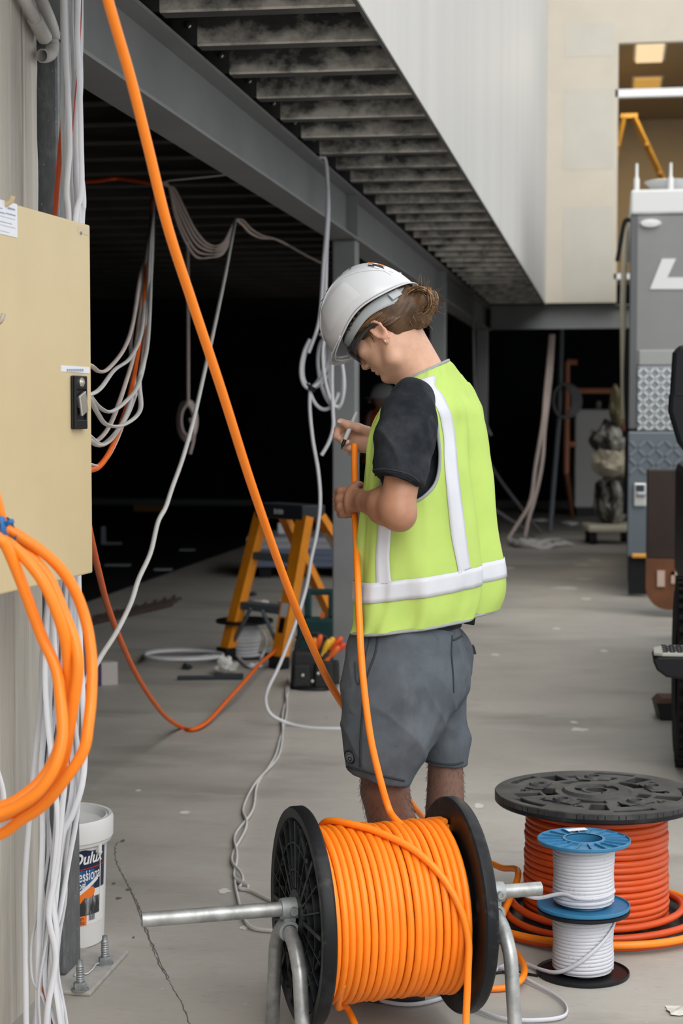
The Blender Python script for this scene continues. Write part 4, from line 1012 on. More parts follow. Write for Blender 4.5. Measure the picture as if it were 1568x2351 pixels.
# near hand: palm, four curled fingers round the cable, thumb over the top
PX = np.array([[0.30, 0.95, 0], [-0.95, 0.30, 0], [0, 0, 1.0]])
B.egg(q(805, 1151, 4.322), PX, (0.038, 0.0145, 0.037), 0.014)
B.chain([q(828, 1150, 4.295), q(812, 1151, 4.315)], [0.0275, 0.024], 0.012)
for i, (yk, dl, rr_) in enumerate(((1127, 0.0, 0.0092), (1145, -3, 0.0096), (1164, -1, 0.0092), (1180, 5, 0.0080))):
    B.chain([q(797, yk, 4.330), q(782 + dl, yk + 1, 4.345), q(776 + dl, yk + 2, 4.366), q(790 + dl * 0.5, yk + 3, 4.392), q(806, yk + 2, 4.388), q(811, yk + 1, 4.380)],
            [rr_ * 1.12, rr_ * 1.14, rr_ * 1.06, rr_ * 0.98, rr_ * 0.9, rr_ * 0.8], 0.0045)
    B.egg(q(784 + dl, yk, 4.340), np.eye(3), (rr_ * 1.15,) * 3, 0.004)
B.chain([q(812, 1140, 4.312), q(812, 1122, 4.325), q(820, 1114, 4.345), q(829, 1113, 4.352)], [0.016, 0.0125, 0.0105, 0.0085], 0.007)
# far arm and writing hand
B.chain([q(1035, 940, 4.50), q(1000, 1090, 4.60), q(935, 1062, 4.54), q(862, 1022, 4.475)], [0.048, 0.042, 0.040, 0.0265], 0.012)
HX = np.array([[-0.93, 0, 0.36], [0, 1, 0], [-0.36, 0, -0.93]])
B.egg(q(834, 1009, 4.462), HX, (0.039, 0.017, 0.034), 0.014)
B.chain([q(862, 1022, 4.475), q(845, 1014, 4.468)], [0.0265, 0.024], 0.01)
B.chain([q(845, 992, 4.452), q(823, 983, 4.438), q(800, 976, 4.430), q(781, 967, 4.428)], [0.0150, 0.0120, 0.0108, 0.0085], 0.007)
B.chain([q(820, 990, 4.465), q(795, 982, 4.455), q(776, 986, 4.448), q(772, 1001, 4.440), q(779, 1006, 4.432)], [0.0108, 0.0102, 0.0098, 0.0088, 0.0078], 0.0045)
B.chain([q(818, 1003, 4.470), q(792, 997, 4.462), q(780, 1006, 4.452), q(789, 1015, 4.438), q(798, 1015, 4.432)], [0.0112, 0.0104, 0.0098, 0.0090, 0.0080], 0.0045)
B.chain([q(820, 1018, 4.472), q(799, 1016, 4.464), q(792, 1025, 4.452), q(803, 1030, 4.440), q(814, 1028, 4.436)], [0.0106, 0.0100, 0.0094, 0.0086, 0.0078], 0.0045)
B.chain([q(828, 1031, 4.472), q(811, 1032, 4.466), q(806, 1039, 4.456), q(817, 1043, 4.448)], [0.0094, 0.0088, 0.0082, 0.0074], 0.0045)
# legs down into the boots
B.chain([q(905, 1560, 4.27), q(884, 1770, 4.24), q(884, 1815, 4.245), q(900, 1905, 4.255), q(905, 2010, 4.26), q(905, 2180, 4.26)], [0.075, 0.058, 0.0585, 0.0545, 0.046, 0.036], 0.01)
B.egg(q(906, 1910, 4.275), np.eye(3), (0.050, 0.055, 0.085), 0.03)
B.chain([q(1000, 1560, 4.44), q(1023, 1740, 4.45), q(1022, 1860, 4.45), q(1016, 1960, 4.45), q(1010, 2130, 4.45)], [0.048, 0.044, 0.0495, 0.045, 0.035], 0.006)
body_me = B.mesh('body'); relax(body_me, 2, 0.5)
# skin tones: paler face, tanned arms, legs darkened with shade and hair put into the colour
VB = verts_of(body_me)
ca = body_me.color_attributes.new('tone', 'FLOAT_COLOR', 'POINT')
face_c, arm_c, leg_shaded_c, lip_c, hand_c = np.array([0.56, 0.33, 0.23]), np.array([0.36, 0.178, 0.108]), np.array([0.155, 0.080, 0.057]), np.array([0.46, 0.19, 0.14]), np.array([0.50, 0.29, 0.205])
colr = np.ones((len(VB), 4), np.float32)
zz_ = VB[:, 2:3]
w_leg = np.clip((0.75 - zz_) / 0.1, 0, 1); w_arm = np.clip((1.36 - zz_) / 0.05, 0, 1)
base_c = face_c * (1 - w_arm) + arm_c * w_arm
rel_h = VB - q(834, 1009, 4.462); w_h = np.clip((0.15 - np.linalg.norm(rel_h, axis=1)[:, None]) / 0.04, 0, 1)
base_c = base_c * (1 - w_h) + hand_c * w_h
base_c = base_c * (1 - w_leg) + leg_shaded_c * w_leg
for (f_, u_, rr_) in ((0.101, -0.025, 0.012), (0.100, -0.038, 0.012)):
    dd = VB - hd(f_, u_)
    e_ = np.sqrt((dd @ EF) ** 2 + ((dd @ EU) * 1.7) ** 2 + ((dd @ ES) * 0.55) ** 2)[:, None]
    w_ = np.clip((rr_ - e_) / 0.005, 0, 1) * 0.8; base_c = base_c * (1 - w_) + lip_c * w_
dd = VB - hd(0, 0, 0.082); w_ = np.clip((0.04 - np.linalg.norm(dd, axis=1)[:, None]) / 0.02, 0, 1) * 0.35
base_c = base_c * (1 - w_) + np.array([0.60, 0.26, 0.19]) * w_
dd = VB - hd(0.10, -0.016); w_ = np.clip((0.013 - np.sqrt((dd @ EF) ** 2 + ((dd @ EU) * 1.6) ** 2 + ((dd @ ES) * 0.5) ** 2)[:, None]) / 0.006, 0, 1) * 0.3   # faint moustache
base_c = base_c * (1 - w_) + np.array([0.12, 0.06, 0.04]) * w_
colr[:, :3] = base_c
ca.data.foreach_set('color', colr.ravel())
mskin = mat('skin', (0.5, 0.3, 0.2), 0.48, bump=0.06, bscale=420, sss=0.06, spec=0.4, bdist=0.001)
def tone(m, amount=0.16, scale=45):
    N = m.node_tree.nodes; L = m.node_tree.links; at_ = N.new('ShaderNodeVertexColor'); at_.layer_name = 'tone'
    tc = N.new('ShaderNodeTexCoord'); nz = N.new('ShaderNodeTexNoise'); nz.inputs['Scale'].default_value = scale; nz.inputs['Detail'].default_value = 5
    L.new(tc.outputs['Object'], nz.inputs['Vector'])
    mr = N.new('ShaderNodeMapRange'); mr.inputs['From Min'].default_value = 0.3; mr.inputs['From Max'].default_value = 0.7
    mr.inputs['To Min'].default_value = 1 - amount; mr.inputs['To Max'].default_value = 1 + amount
    L.new(nz.outputs['Fac'], mr.inputs['Value'])
    mx = N.new('ShaderNodeVectorMath'); mx.operation = 'SCALE'
    L.new(at_.outputs['Color'], mx.inputs[0]); L.new(mr.outputs['Result'], mx.inputs['Scale'])
    L.new(mx.outputs[0], N['Principled BSDF'].inputs['Base Color'])
tone(mskin, 0.07, 60)
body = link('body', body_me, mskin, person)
# finger nails
mnail = mat('nail', (0.62, 0.40, 0.33), 0.3)
def nail(c, n_, along, w=0.0052, l=0.0062, name='nail'):
    c = Vector(c); n_ = Vector(n_).normalized(); a = Vector(along); a = (a - n_ * a.dot(n_)).normalized(); s_ = n_.cross(a); rows = []
    for i in range(5):
        t = -1 + i / 2; rows.append([c + a * (l * t) + s_ * (w * v * math.sqrt(max(0.12, 1 - (t * 0.75) ** 2))) + n_ * (0.0012 - 0.0016 * v * v) for v in (-1, -0.5, 0, 0.5, 1)])
    MB().grid(rows).build(name, mnail, body)
tocam = (0, -1, 0.05)
nail(q(780, 967, 4.4185), (-0.2, -0.9, 0.5), (-1, 0, 0.35)); nail(q(796, 1015.5, 4.4235), (0.1, -1, -0.1), (1, 0, 0.05))
nail(q(826, 1112, 4.342), (0.2, -0.85, 0.5), (1, 0.2, 0.05))
# short hairs on the calves
mhair = mat('hair', (0.032, 0.015, 0.008), 0.5, color2=(0.13, 0.068, 0.03), scale=16, detail=6, lo=0.36, hi=0.66, spec=0.35)
mleg_hair = mat('leg_hair', (0.03, 0.018, 0.012), 0.6)
rnd = random.Random(11); hb = MB()
NB = np.empty(len(VB) * 3, np.float32); body_me.vertices.foreach_get('normal', NB); NB = NB.reshape(-1, 3)
idx = np.where((VB[:, 2] > 0.18) & (VB[:, 2] < 0.56))[0]
for i in rnd.sample(list(idx), min(1500, len(idx))):
    p = Vector(VB[i]); n_ = Vector(NB[i]); t_ = (n_ * 0.55 + Vector((rnd.uniform(-.3, .3), rnd.uniform(-.3, .3), -1))).normalized(); l = rnd.uniform(0.006, 0.013)
    s_ = t_.cross(n_).normalized() * 0.00035
    hb.add([p - s_, p + s_, p + t_ * l * 0.6 + n_ * 0.001, p + t_ * l], [(0, 1, 2), (0, 2, 3)])
lh = hb.build('leg_hair', mleg_hair, body, fix=False); lh['kind'] = 'stuff'
# --- hair: cap on the skull, swept back into a bun
Hf = Field(HC - 0.2, HC + 0.2, 0.0032)
Hf.egg(hd(-0.014, 0.058), HAX, (0.100, 0.103, 0.083), 0.0)
Hf.egg(hd(-0.040, 0.020), HAX, (0.070, 0.055, 0.072), 0.02)
Hf.egg(hd(-0.082, 0.004), HAX, (0.040, 0.042, 0.042), 0.02)
Hf.egg(hd(-0.114, -0.006), HAX, (0.034, 0.038, 0.036), 0.008)
Hf.egg(hd(-0.080, -0.032), HAX, (0.022, 0.024, 0.028), 0.02)
Hf.half(hd(0.050, 0.04), EF * 1.0 - EU * 0.62, HC - 0.2, HC + 0.2, 0.01)      # hairline at the temple
Hf.egg(hd(0.022, -0.016, 0.085), HAX, (0.040, 0.036, 0.030), 0.012, minus=True)
Hf.egg(hd(0.022, -0.016, -0.085), HAX, (0.040, 0.036, 0.030), 0.012, minus=True)
hair_me = Hf.mesh('hair'); relax(hair_me, 3, 0.5)
def hair_fold(p):
    d_ = np.array(p) - HC; f_, u_, s_ = d_ @ EF, d_ @ EU, d_ @ ES
    return 0.0022 * mnoise.noise(Vector((f_ * 12, (u_ * 1.0 + f_ * 0.25) * 150, s_ * 60)))
push(hair_me, hair_fold)
hair = link('hair', hair_me, mhair, person)
# strands laid over it
st = MB(); rnd = random.Random(4); st_col = []
LIGHT = [0.55]
def strand(pts, r0, r1=None):
    P = vspline(pts, 6); n_ = len(P); r1 = r1 or r0 * 0.4
    n0_ = len(st.v); st.tube(P, [r0 + (r1 - r0) * i / (n_ - 1) for i in range(n_)], 5, caps=False)
    g_ = rnd.random() ** 1.4 * LIGHT[0]; c_ = [0.030 + 0.30 * g_, 0.014 + 0.165 * g_, 0.007 + 0.066 * g_, 1.0]; st_col.extend([c_] * (len(st.v) - n0_))
for k in range(170):
    for s_ in (1, -1):
        if s_ < 0 and k > 50: continue
        u0 = rnd.uniform(0.022, 0.085); f0 = 0.052 + (u0 - 0.03) * 0.62 + rnd.uniform(-0.006, 0.006)
        t0 = rnd.uniform(0, 1)
        sd = lambda f, u: 0.0845 * math.sqrt(max(0.0, 1 - ((f + 0.014) / 0.103) ** 2 - ((u - 0.058) / 0.106) ** 2)) if (((f + 0.014) / 0.103) ** 2 + ((u - 0.058) / 0.106) ** 2) < 1 else 0.02
        ue = 0.005 + 0.03 * (t0 - 0.5)
        P = []
        for i in range(6):
            t = i / 5; f = f0 + (-0.088 - f0) * t; uu = u0 + (ue - u0) * (t ** 0.8) - 0.010 * math.sin(math.pi * t) * (1 - t0) + (0.012 if t < 0.3 else 0) * 0
            uu = max(uu, 0.020 - 0.26 * max(0, (0.02 - f)) * 1.0) if f > -0.03 else uu
            w_ = max(0.035, sd(f, max(uu, 0.012))) + 0.0015 + rnd.uniform(-0.001, 0.001)
            if t > 0.7: w_ = w_ * (1 - (t - 0.7) * 1.4) + 0.004
            P.append(hd(f, uu, s_ * w_))
        strand(P, rnd.uniform(0.0010, 0.0021), 0.0012)
LIGHT[0] = 1.0
for k in range(230):                                   # swirls of the bun
    c = hd(-0.114, -0.006); A0 = rnd.uniform(0, 6.28); tilt = rnd.uniform(-0.7, 0.7); R0 = rnd.uniform(0.027, 0.0385)
    e1 = Vector(EU * math.cos(tilt) + ES * math.sin(tilt)); e2 = Vector(EF * 0.85 + ES * 0.5 * rnd.uniform(-1, 1)).normalized()
    off = Vector(ES) * rnd.uniform(-0.016, 0.022); P = []
    for i in range(7):
        a = A0 + i * 0.42; P.append(Vector(c) + off + e1 * (R0 * math.cos(a)) + e2 * (R0 * 0.9 * math.sin(a)) + Vector((rnd.uniform(-1, 1), rnd.uniform(-1, 1), rnd.uniform(-1, 1))) * 0.0025)
    strand(P, rnd.uniform(0.0008, 0.0022))
for k in range(60):                                    # loose flyaway ends
    a = rnd.uniform(0, 6.28); c = Vector(hd(-0.113, -0.008, rnd.uniform(-0.01, 0.03)))
    d_ = (Vector(EU) * math.cos(a) - Vector(EF) * abs(math.sin(a)) * 0.9 + Vector(ES) * rnd.uniform(-0.3, 0.6)).normalized()
    l = rnd.uniform(0.008, 0.024); w_ = Vector((rnd.uniform(-1, 1), rnd.uniform(-1, 1), rnd.uniform(-1, 1))) * 0.008
    strand([c + d_ * 0.032, c + d_ * (0.038 + l * 0.5) + w_ * 0.4, c + d_ * (0.040 + l) + w_], rnd.uniform(0.0003, 0.0006))
for k in range(40):                                    # wisps at the nape
    c = Vector(hd(-0.078 + rnd.uniform(-0.02, 0.018), -0.03 + rnd.uniform(-0.012, 0.012), rnd.uniform(-0.02, 0.045)))
    d_ = (Vector(EF) * rnd.uniform(-0.4, 0.35) - Vector(EU)).normalized(); l = rnd.uniform(0.012, 0.032)
    strand([c, c + d_ * l * 0.5 + Vector(ES) * 0.003, c + d_ * l], rnd.uniform(0.0004, 0.0010))
for k in range(14):                                    # sideburn wisps in front of the ear
    c = Vector(hd(0.030 + rnd.uniform(-0.01, 0.014), 0.022, 0.0705)); strand([c, c - Vector(EU) * 0.012 + Vector(ES) * 0.001, c - Vector(EU) * rnd.uniform(0.018, 0.03) + Vector(EF) * 0.003], 0.0005)
mstr = mat('hair_strand', (0.1, 0.05, 0.02), 0.42, spec=0.4)
so_ = st.build('strands', mstr, hair, fix=False); so_['kind'] = 'stuff'
c4 = so_.data.color_attributes.new('tone', 'FLOAT_COLOR', 'POINT'); c4.data.foreach_set('color', np.array(st_col, np.float32).ravel()); tone(mstr, 0.2, 60)
# --- grey shorts
S_ = Field((-0.28, -0.30, 0.45), (0.26, 0.34, 1.0), 0.0042)
S_.egg(q(938, 1480, 4.335), np.eye(3), (0.132, 0.160, 0.135), 0.0)
S_.egg(q(985, 1545, 4.36), np.eye(3), (0.100, 0.150, 0.120), 0.03)
S_.chain([q(905, 1500, 4.27), q(900, 1580, 4.245), q(888, 1690, 4.225), q(867, 1800, 4.215)], [0.118, 0.117, 0.100, 0.074], 0.03)
S_.egg(q(958, 1600, 4.27), np.eye(3), (0.082, 0.105, 0.13), 0.03)
S_.egg(q(858, 1690, 4.21), np.eye(3), (0.070, 0.085, 0.15), 0.03)
S_.chain([q(1000, 1510, 4.43), q(1004, 1640, 4.45), q(1020, 1700, 4.45), q(1021, 1780, 4.45)], [0.098, 0.070, 0.060, 0.056], 0.02)
S_.cone(q(964, 1830, 4.34), q(975, 1720, 4.36), 0.022, 0.004, 0.02, minus=True)
# split between the legs and the hems
hn = q(800, 1768, 4.22); hn2 = q(935, 1800, 4.22); t_ = hn2 - hn; nn = np.array([t_[2], 0, -t_[0]]); nn = nn if nn[2] < 0 else -nn
S_.half(hn, nn, (-0.28, -0.30, 0.45), (0.045, 0.34, 0.62), 0.004)
hn = q(975, 1749, 4.45); hn2 = q(1065, 1757, 4.45); t_ = hn2 - hn; nn = np.array([t_[2], 0, -t_[0]]); nn = nn if nn[2] < 0 else -nn
S_.half(hn, nn, (0.045, -0.30, 0.45), (0.26, 0.34, 0.64), 0.004)
shorts_me = S_.mesh('shorts'); relax(shorts_me, 3, 0.5)
def short_fold(p):
    x, y, z = p
    n1 = mnoise.noise(Vector((x * 9 + z * 5, y * 8, z * 3.2)))
    n2 = mnoise.noise(Vector((x * 22 - z * 14, y * 16, z * 7 + 3)))
    pull = math.sin((x * 0.75 + z * 0.62) * 46) * 0.5 + 0.5                   # diagonal pulls towards the back of the knee
    amt = min(1, max(0, (0.93 - z) / 0.2))
    n3 = 1 - abs(mnoise.noise(Vector(((x * 0.8 + z * 0.6) * 15, y * 5, (z * 0.8 - x * 0.6) * 3.5 + 2))))
    return 0.006 * n1 * amt + 0.0035 * n2 * amt + 0.005 * (n3 ** 4 - 0.3) * amt * min(1, max(0, (z - 0.55) / 0.06)) + 0.002 * pull * amt
push(shorts_me, short_fold)
mshort = mat('grey_cotton', (0.078, 0.092, 0.108), 0.9, var=0.16, scale=14, bump=0.25, bscale=900, detail=6, spec=0.15, bdist=0.0006)
mixin(mshort, (0.135, 0.152, 0.17), 7, 0.52, 0.72, (1.4, 1, 0.7), 0.75)
mixin(mshort, (0.035, 0.04, 0.046), 19, 0.66, 0.74, (1, 1, 1.6), 0.7, offset=(1, 4, 2))
mixin(mshort, (0.32, 0.33, 0.34), 60, 0.71, 0.76, (1, 1, 0.6), 0.6, offset=(4, 4, 2))
shorts = link('shorts', shorts_me, mshort, person)
from mathutils.bvhtree import BVHTree
def bvh_of(me): return BVHTree.FromPolygons([v.co.copy() for v in me.vertices], [tuple(p.vertices) for p in me.polygons])
cam_l = CAMRT @ (EYE - PO)
def hit(bv, px, py, off=0.001):
    d_ = (Vector(q(px, py, 4.33)) - cam_l).normalized()
    loc, n_, i, dist = bv.ray_cast(cam_l, d_)
    if loc is None: return None, None
    return loc + n_ * off, n_
sbv = bvh_of(shorts_me)
mseam = mat('dark_seam', (0.022, 0.028, 0.034), 0.9)
def seam(bv, pts, r, m, par, name='seam', per=8, off=0.0006, flat=None):
    P = []
    for x, y in spline(pts, per):
        h_, n_ = hit(bv, x, y, off)
        if h_ is not None: P.append(h_)
    # drop jumps on to other layers
    Q_ = [P[0]]
    for p in P[1:]:
        if (p - Q_[-1]).length < 0.05: Q_.append(p)
    return MB().tube(Q_, r, 6).build(name, m, par, angle=80)
seam(sbv, [(868, 1462), (862, 1500), (846, 1545), (838, 1570), (832, 1650), (828, 1710), (828, 1760)], 0.0030, mseam, shorts)
seam(sbv, [(850, 1462), (838, 1510), (828, 1555), (824, 1572)], 0.0014, mseam, shorts, 'pocket_edge')
seam(sbv, [(815, 1520), (817, 1560), (824, 1573)], 0.0012, mseam, shorts, 'pocket_edge')
seam(sbv, [(1038, 1460), (1036, 1500), (1040, 1550), (1041, 1590)], 0.0026, mseam, shorts)
seam(sbv, [(995, 1440), (1020, 1444), (1037, 1448)], 0.0024, mseam, shorts, 'yoke_seam')
seam(sbv, [(1040, 1470), (1058, 1462), (1072, 1452)], 0.0026, mseam, shorts, 'yoke_seam')
seam(sbv, [(797, 1761), (830, 1768), (880, 1781), (928, 1792)], 0.0030, mseam, shorts, 'hem_stitch')
seam(sbv, [(978, 1746), (1010, 1753), (1040, 1755), (1063, 1750)], 0.0028, mseam, shorts, 'hem_stitch')
# round badge on the leg
h_, n_ = hit(sbv, 805, 1737, 0.001)
if h_ is not None:
    zax = (n_.normalized() + Vector((0, -0.35, 0))).normalized(); h_ = h_ + zax * 0.0015; xax = Vector((0, 0, 1)).cross(zax).normalized(); yax = zax.cross(xax); R_ = frame(xax, yax, zax)
    bd_ = MB().lathe([(0, 0.0016), (0.0155, 0.0016), (0.0175, 0.0)], 32, h_, R_).build('badge', M['black'], shorts)
    mb_ = mat('badge_grey', (0.16, 0.19, 0.22), 0.8)
    MB().lathe([(0, 0.0020), (0.0128, 0.0020), (0.0128, 0.0012)], 28, h_, R_).build('badge_face', mb_, bd_)
    m_ = MB()
    for k in range(26):
        a = 2 * math.pi * k / 26; m_.box(h_ + R_ @ Vector((0.0095 * math.cos(a), 0.0095 * math.sin(a), 0.0022)), (0.006, 0.0008, 0.0004), rot=R_ @ rz(a))
    m_.build('badge_rays', M['black'], bd_, smooth=False)
    MB().lathe([(0.003, 0.0024), (0.0045, 0.0026), (0.006, 0.0022)], 20, h_ + R_ @ Vector((0.001, -0.004, 0)), R_).build('badge_ring', M['black'], bd_)
# black pouch and pocket tab at the back
MB().box(q3(1076, 1422, 4.50), (0.03, 0.05, 0.022), rot=ry(0.15)).build('belt_pouch', M['black'], shorts, smooth=False, bevel=0.003)
MB().prism([(-0.012, -0.012), (0.014, -0.010), (0.008, 0.012), (-0.012, 0.012)], -0.012, 0.012, 'y', q3(1081, 1492, 4.47)).build('pocket_tab', mseam, shorts, smooth=False, bevel=0.002)
# --- dark t-shirt
T_ = Field((-0.26, -0.36, 0.85), (0.24, 0.36, 1.62), 0.0042)
T_.chain([q(948, 922, 4.195), q(938, 955, 4.165), q(932, 1000, 4.135), q(913, 1120, 4.085)], [0.056, 0.066, 0.0705, 0.062], 0.012)
T_.chain([q(1030, 955, 4.48), q(1015, 1010, 4.52), q(1000, 1080, 4.57)], [0.05, 0.06, 0.055], 0.02)
T_.chain([q(972, 872, 4.345), q(975, 960, 4.35)], [0.056, 0.085], 0.02)
T_.egg(q(978, 1010, 4.34), np.array([[0.906, -0.423, 0], [-0.423, -0.906, 0], [0, 0, 1]]), (0.090, 0.155, 0.13), 0.02)
T_.egg(q(965, 1150, 4.335), np.array([[0.906, -0.423, 0], [-0.423, -0.906, 0], [0, 0, 1]]), (0.100, 0.150, 0.22), 0.02)
T_.egg(q(950, 1350, 4.335), np.array([[0.95, -0.30, 0], [-0.30, -0.95, 0], [0, 0, 1]]), (0.128, 0.168, 0.26), 0.03)
T_.cone(q(985, 868, 4.36), q(940, 800, 4.33), 0.054, 0.054, 0.01, minus=True)
T_.half(q(900, 1464, 4.165), (0.03, 0.03, -1), (-0.26, -0.36, 0.85), (0.24, 0.36, 1.05), 0.004)
hn = q(853, 1085, 4.09); hn2 = q(966, 1117, 4.09); t_ = hn2 - hn; nn = np.array([t_[2], 0, -t_[0]]); nn = nn if nn[2] < 0 else -nn
T_.half(hn, nn + np.array([0, -0.02, 0]), q(913, 1110, 4.085) - 0.085, q(913, 1110, 4.085) + np.array([0.085, 0.055, 0.085]), 0.004)
ts_me = T_.mesh('t_shirt'); relax(ts_me, 3, 0.5)
def shirt_fold(p):
    x, y, z = p
    n1 = mnoise.noise(Vector((x * 10 + z * 8, y * 9, z * 5))); n2 = mnoise.noise(Vector((x * 26 + z * 22, y * 20, z * 9 + 5)))
    n3 = 1 - abs(mnoise.noise(Vector(((x + z * 0.5) * 16, y * 9, z * 4 + 1))))
    return 0.005 * n1 + 0.003 * n2 + 0.006 * (n3 ** 3 - 0.25)
push(ts_me, shirt_fold)
mts = mat('charcoal_cotton', (0.013, 0.0155, 0.020), 0.92, bump=0.25, bscale=900, spec=0.12, color2=(0.040, 0.044, 0.052), scale=11, lo=0.42, hi=0.72, bdist=0.0006)
mixin(mts, (0.10, 0.10, 0.105), 8, 0.62, 0.80, (1.6, 1, 0.5), 0.6)
tshirt = link('t_shirt', ts_me, mts, person)
tbv = bvh_of(ts_me)
seam(tbv, [(854, 1080), (880, 1077), (915, 1082), (945, 1092), (962, 1106)], 0.0016, mseam, tshirt, 'cuff_stitch')
seam(tbv, [(855, 1092), (880, 1089), (915, 1094), (942, 1104), (960, 1119)], 0.0022, mts, tshirt, 'cuff_edge')
# --- boots
mboot = mat('brown_boot', (0.16, 0.10, 0.06), 0.7, var=0.15, scale=20); msole = mat('boot_sole', (0.03, 0.03, 0.03), 0.8)
for k, (x, y, D, yaw_) in enumerate(((905, 2200, 4.26, 2.75), (1010, 2150, 4.45, 2.65))):
    c = q(x, y, D); c[2] = 0
    Bf = Field(c + np.array([-0.2, -0.2, -0.005]), c + np.array([0.2, 0.2, 0.24]), 0.006)
    fw = np.array([math.cos(yaw_), math.sin(yaw_), 0]); sd_ = np.array([-fw[1], fw[0], 0])
    Bf.chain([c + [0, 0, 0.20], c + [0, 0, 0.09]], [0.048, 0.046], 0.02)
    Bf.chain([c - fw * 0.035 + [0, 0, 0.045], c + fw * 0.06 + [0, 0, 0.045], c + fw * 0.14 + [0, 0, 0.04]], [0.040, 0.044, 0.040], 0.03)
    Bf.half(c + [0, 0, 0.016], (0, 0, -1), c - 0.25, c + 0.25, 0.004)
    bm_ = Bf.mesh('boot'); relax(bm_, 2)
    bo_ = link('boot', bm_, mboot, person)
    out = []
    for i in range(28):
        a = 2 * math.pi * i / 28; f_ = 0.052 + 0.135 * math.cos(a) * (1 if math.cos(a) > 0 else 0.98); out.append(tuple((c + fw * f_ + sd_ * 0.047 * math.sin(a) * (1.0 if math.cos(a) > -0.6 else 0.85))[:2]))
    MB().prism(out, 0.0, 0.02, 'z').build('sole', msole, bo_, smooth=False)
# --- lime safety vest: a lofted shell that hangs from the shoulders
# level: (picture row, left edge, right edge, depth of centre, half depth, tilt)
LV = [(1424, 812, 1132, 4.345, 0.190, 0.10), (1384, 815, 1146, 4.345, 0.190, 0.13), (1310, 819, 1151, 4.345, 0.190, 0.13), (1220, 827, 1145, 4.345, 0.192, 0.09), (1120, 841, 1133, 4.345, 0.196, 0.04),
      (1040, 850, 1122, 4.345, 0.200, 0.0), (980, 858, 1116, 4.345, 0.202, 0.02), (945, 868, 1112, 4.345, 0.200, 0.06), (918, 880, 1096, 4.345, 0.192, 0.13), (896, 896, 1080, 4.348, 0.170, 0.22), (876, 913, 1063, 4.35, 0.138, 0.32), (859, 925, 1047, 4.352, 0.102, 0.40), (849, 930, 1036, 4.354, 0.082, 0.44)]
KSH = 0.42
def ring(lev):
    py, xl, xr, D, b_, tl = lev
    c = Vector(q((xl + xr) / 2, py, D)); W = (xr - xl) / 2 * D / F_PX
    a_ = math.sqrt(max(1e-5, W * W - (KSH * b_) ** 2))
    return c, a_, b_, tl
RNG = [ring(l) for l in LV]
NT = 190
lev_sp = spline([(*r[0], r[1], r[2], r[3]) for r in RNG], 16)
def fold_amt(th, v):
    """soft vertical folds growing towards the hem; v = 0 hem .. 1 neck"""
    low = max(0.0, 1 - v * 1.55)
    back = math.exp(-((th - 0.12) / 0.22) ** 2)                               # deep pleat at the back edge
    g = 0.020 * low * math.exp(-((th + 0.10) / 0.10) ** 2) * -1.6 + 0.014 * back * low
    w = math.sin(th * 9.0 + v * 3.0) * 0.45 + math.sin(th * 15 - v * 4 + 1.3) * 0.25
    return g + 0.0095 * w * (0.3 + low)
def vest_pt(i, th, off=0.0):
    x, y, z, a_, b_, tl = lev_sp[i]; v = i / (len(lev_sp) - 1)
    ct, sn = math.cos(th), math.sin(th); e = 0.86 if v < 0.75 else 0.94
    ct2 = math.copysign(abs(ct) ** e, ct); sn2 = math.copysign(abs(sn) ** e, sn)
    k = fold_amt(th if th < math.pi else th - 2 * math.pi, v)
    n_ = mnoise.noise(Vector((math.cos(th) * 2.3, math.sin(th) * 2.3, v * 5.5))) * 0.014 + mnoise.noise(Vector((math.cos(th) * 6, math.sin(th) * 6, v * 7 + 4))) * 0.008
    r_ = 1 + (k + n_ * (1 - 0.7 * v) + off) / max(0.1, math.hypot(a_ * ct, b_ * sn))
    X = (a_ * ct2 + KSH * b_ * sn2) * r_; Y = b_ * sn2 * r_
    return Vector((x + X * math.cos(tl), y + Y, z + X * math.sin(tl)))
TH = [2 * math.pi * j / NT for j in range(NT)]
HOLE = [(930, 868), (906, 898), (893, 945), (884, 1000), (876, 1060), (874, 1105), (884, 1140), (915, 1158), (947, 1155), (983, 1132), (1003, 1102), (1010, 1052), (1006, 992), (995, 945), (968, 896), (948, 872)]
HOLE = [tuple(p) for p in spline(HOLE, 5, True)]
def inside(p, poly):
    x, y = p; c = False; n = len(poly)
    for i in range(n):
        x0, y0 = poly[i]; x1, y1 = poly[i - 1]
        if (y0 > y) != (y1 > y) and x < (x1 - x0) * (y - y0) / (y1 - y0) + x0: c = not c
    return c
def proj(p):
    w_ = PO + CAMR @ Vector(p) - EYE; return (W_PX / 2 + F_PX * w_.dot(RGT) / w_.dot(FWD), H_PX / 2 - F_PX * w_.dot(UPV) / w_.dot(FWD))
bm = bmesh.new(); NL = len(lev_sp)
VV = [[bm.verts.new(vest_pt(i, t)) for t in TH] for i in range(NL)]
for i in range(NL - 1):
    for j in range(NT):
        k = (j + 1) % NT
        c = (VV[i][j].co + VV[i + 1][k].co) / 2
        th = TH[j]
        if math.sin(th) < -0.15 and inside(proj(c), HOLE): continue
        if math.sin(th) > 0.80 and 0.40 < i / NL < 0.80: continue           # far armhole
        if math.pi * 0.955 < th < math.pi * 1.045: continue                       # front opening
        bm.faces.new((VV[i][j], VV[i][k], VV[i + 1][k], VV[i + 1][j]))
bmesh.ops.delete(bm, geom=[v for v in bm.verts if not v.link_faces], context='VERTS')
# smooth the cut edges
bound = [v for v in bm.verts if any(len(e.link_faces) == 1 for e in v.link_edges)]
for _ in range(14):
    new = {}
    for v in bound:
        nb = [e.other_vert(v) for e in v.link_edges if len(e.link_faces) == 1]
        if len(nb) == 2: new[v] = v.co * 0.4 + (nb[0].co + nb[1].co) * 0.3
    for v, c in new.items(): v.co = c
bmesh.ops.recalc_face_normals(bm, faces=bm.faces)
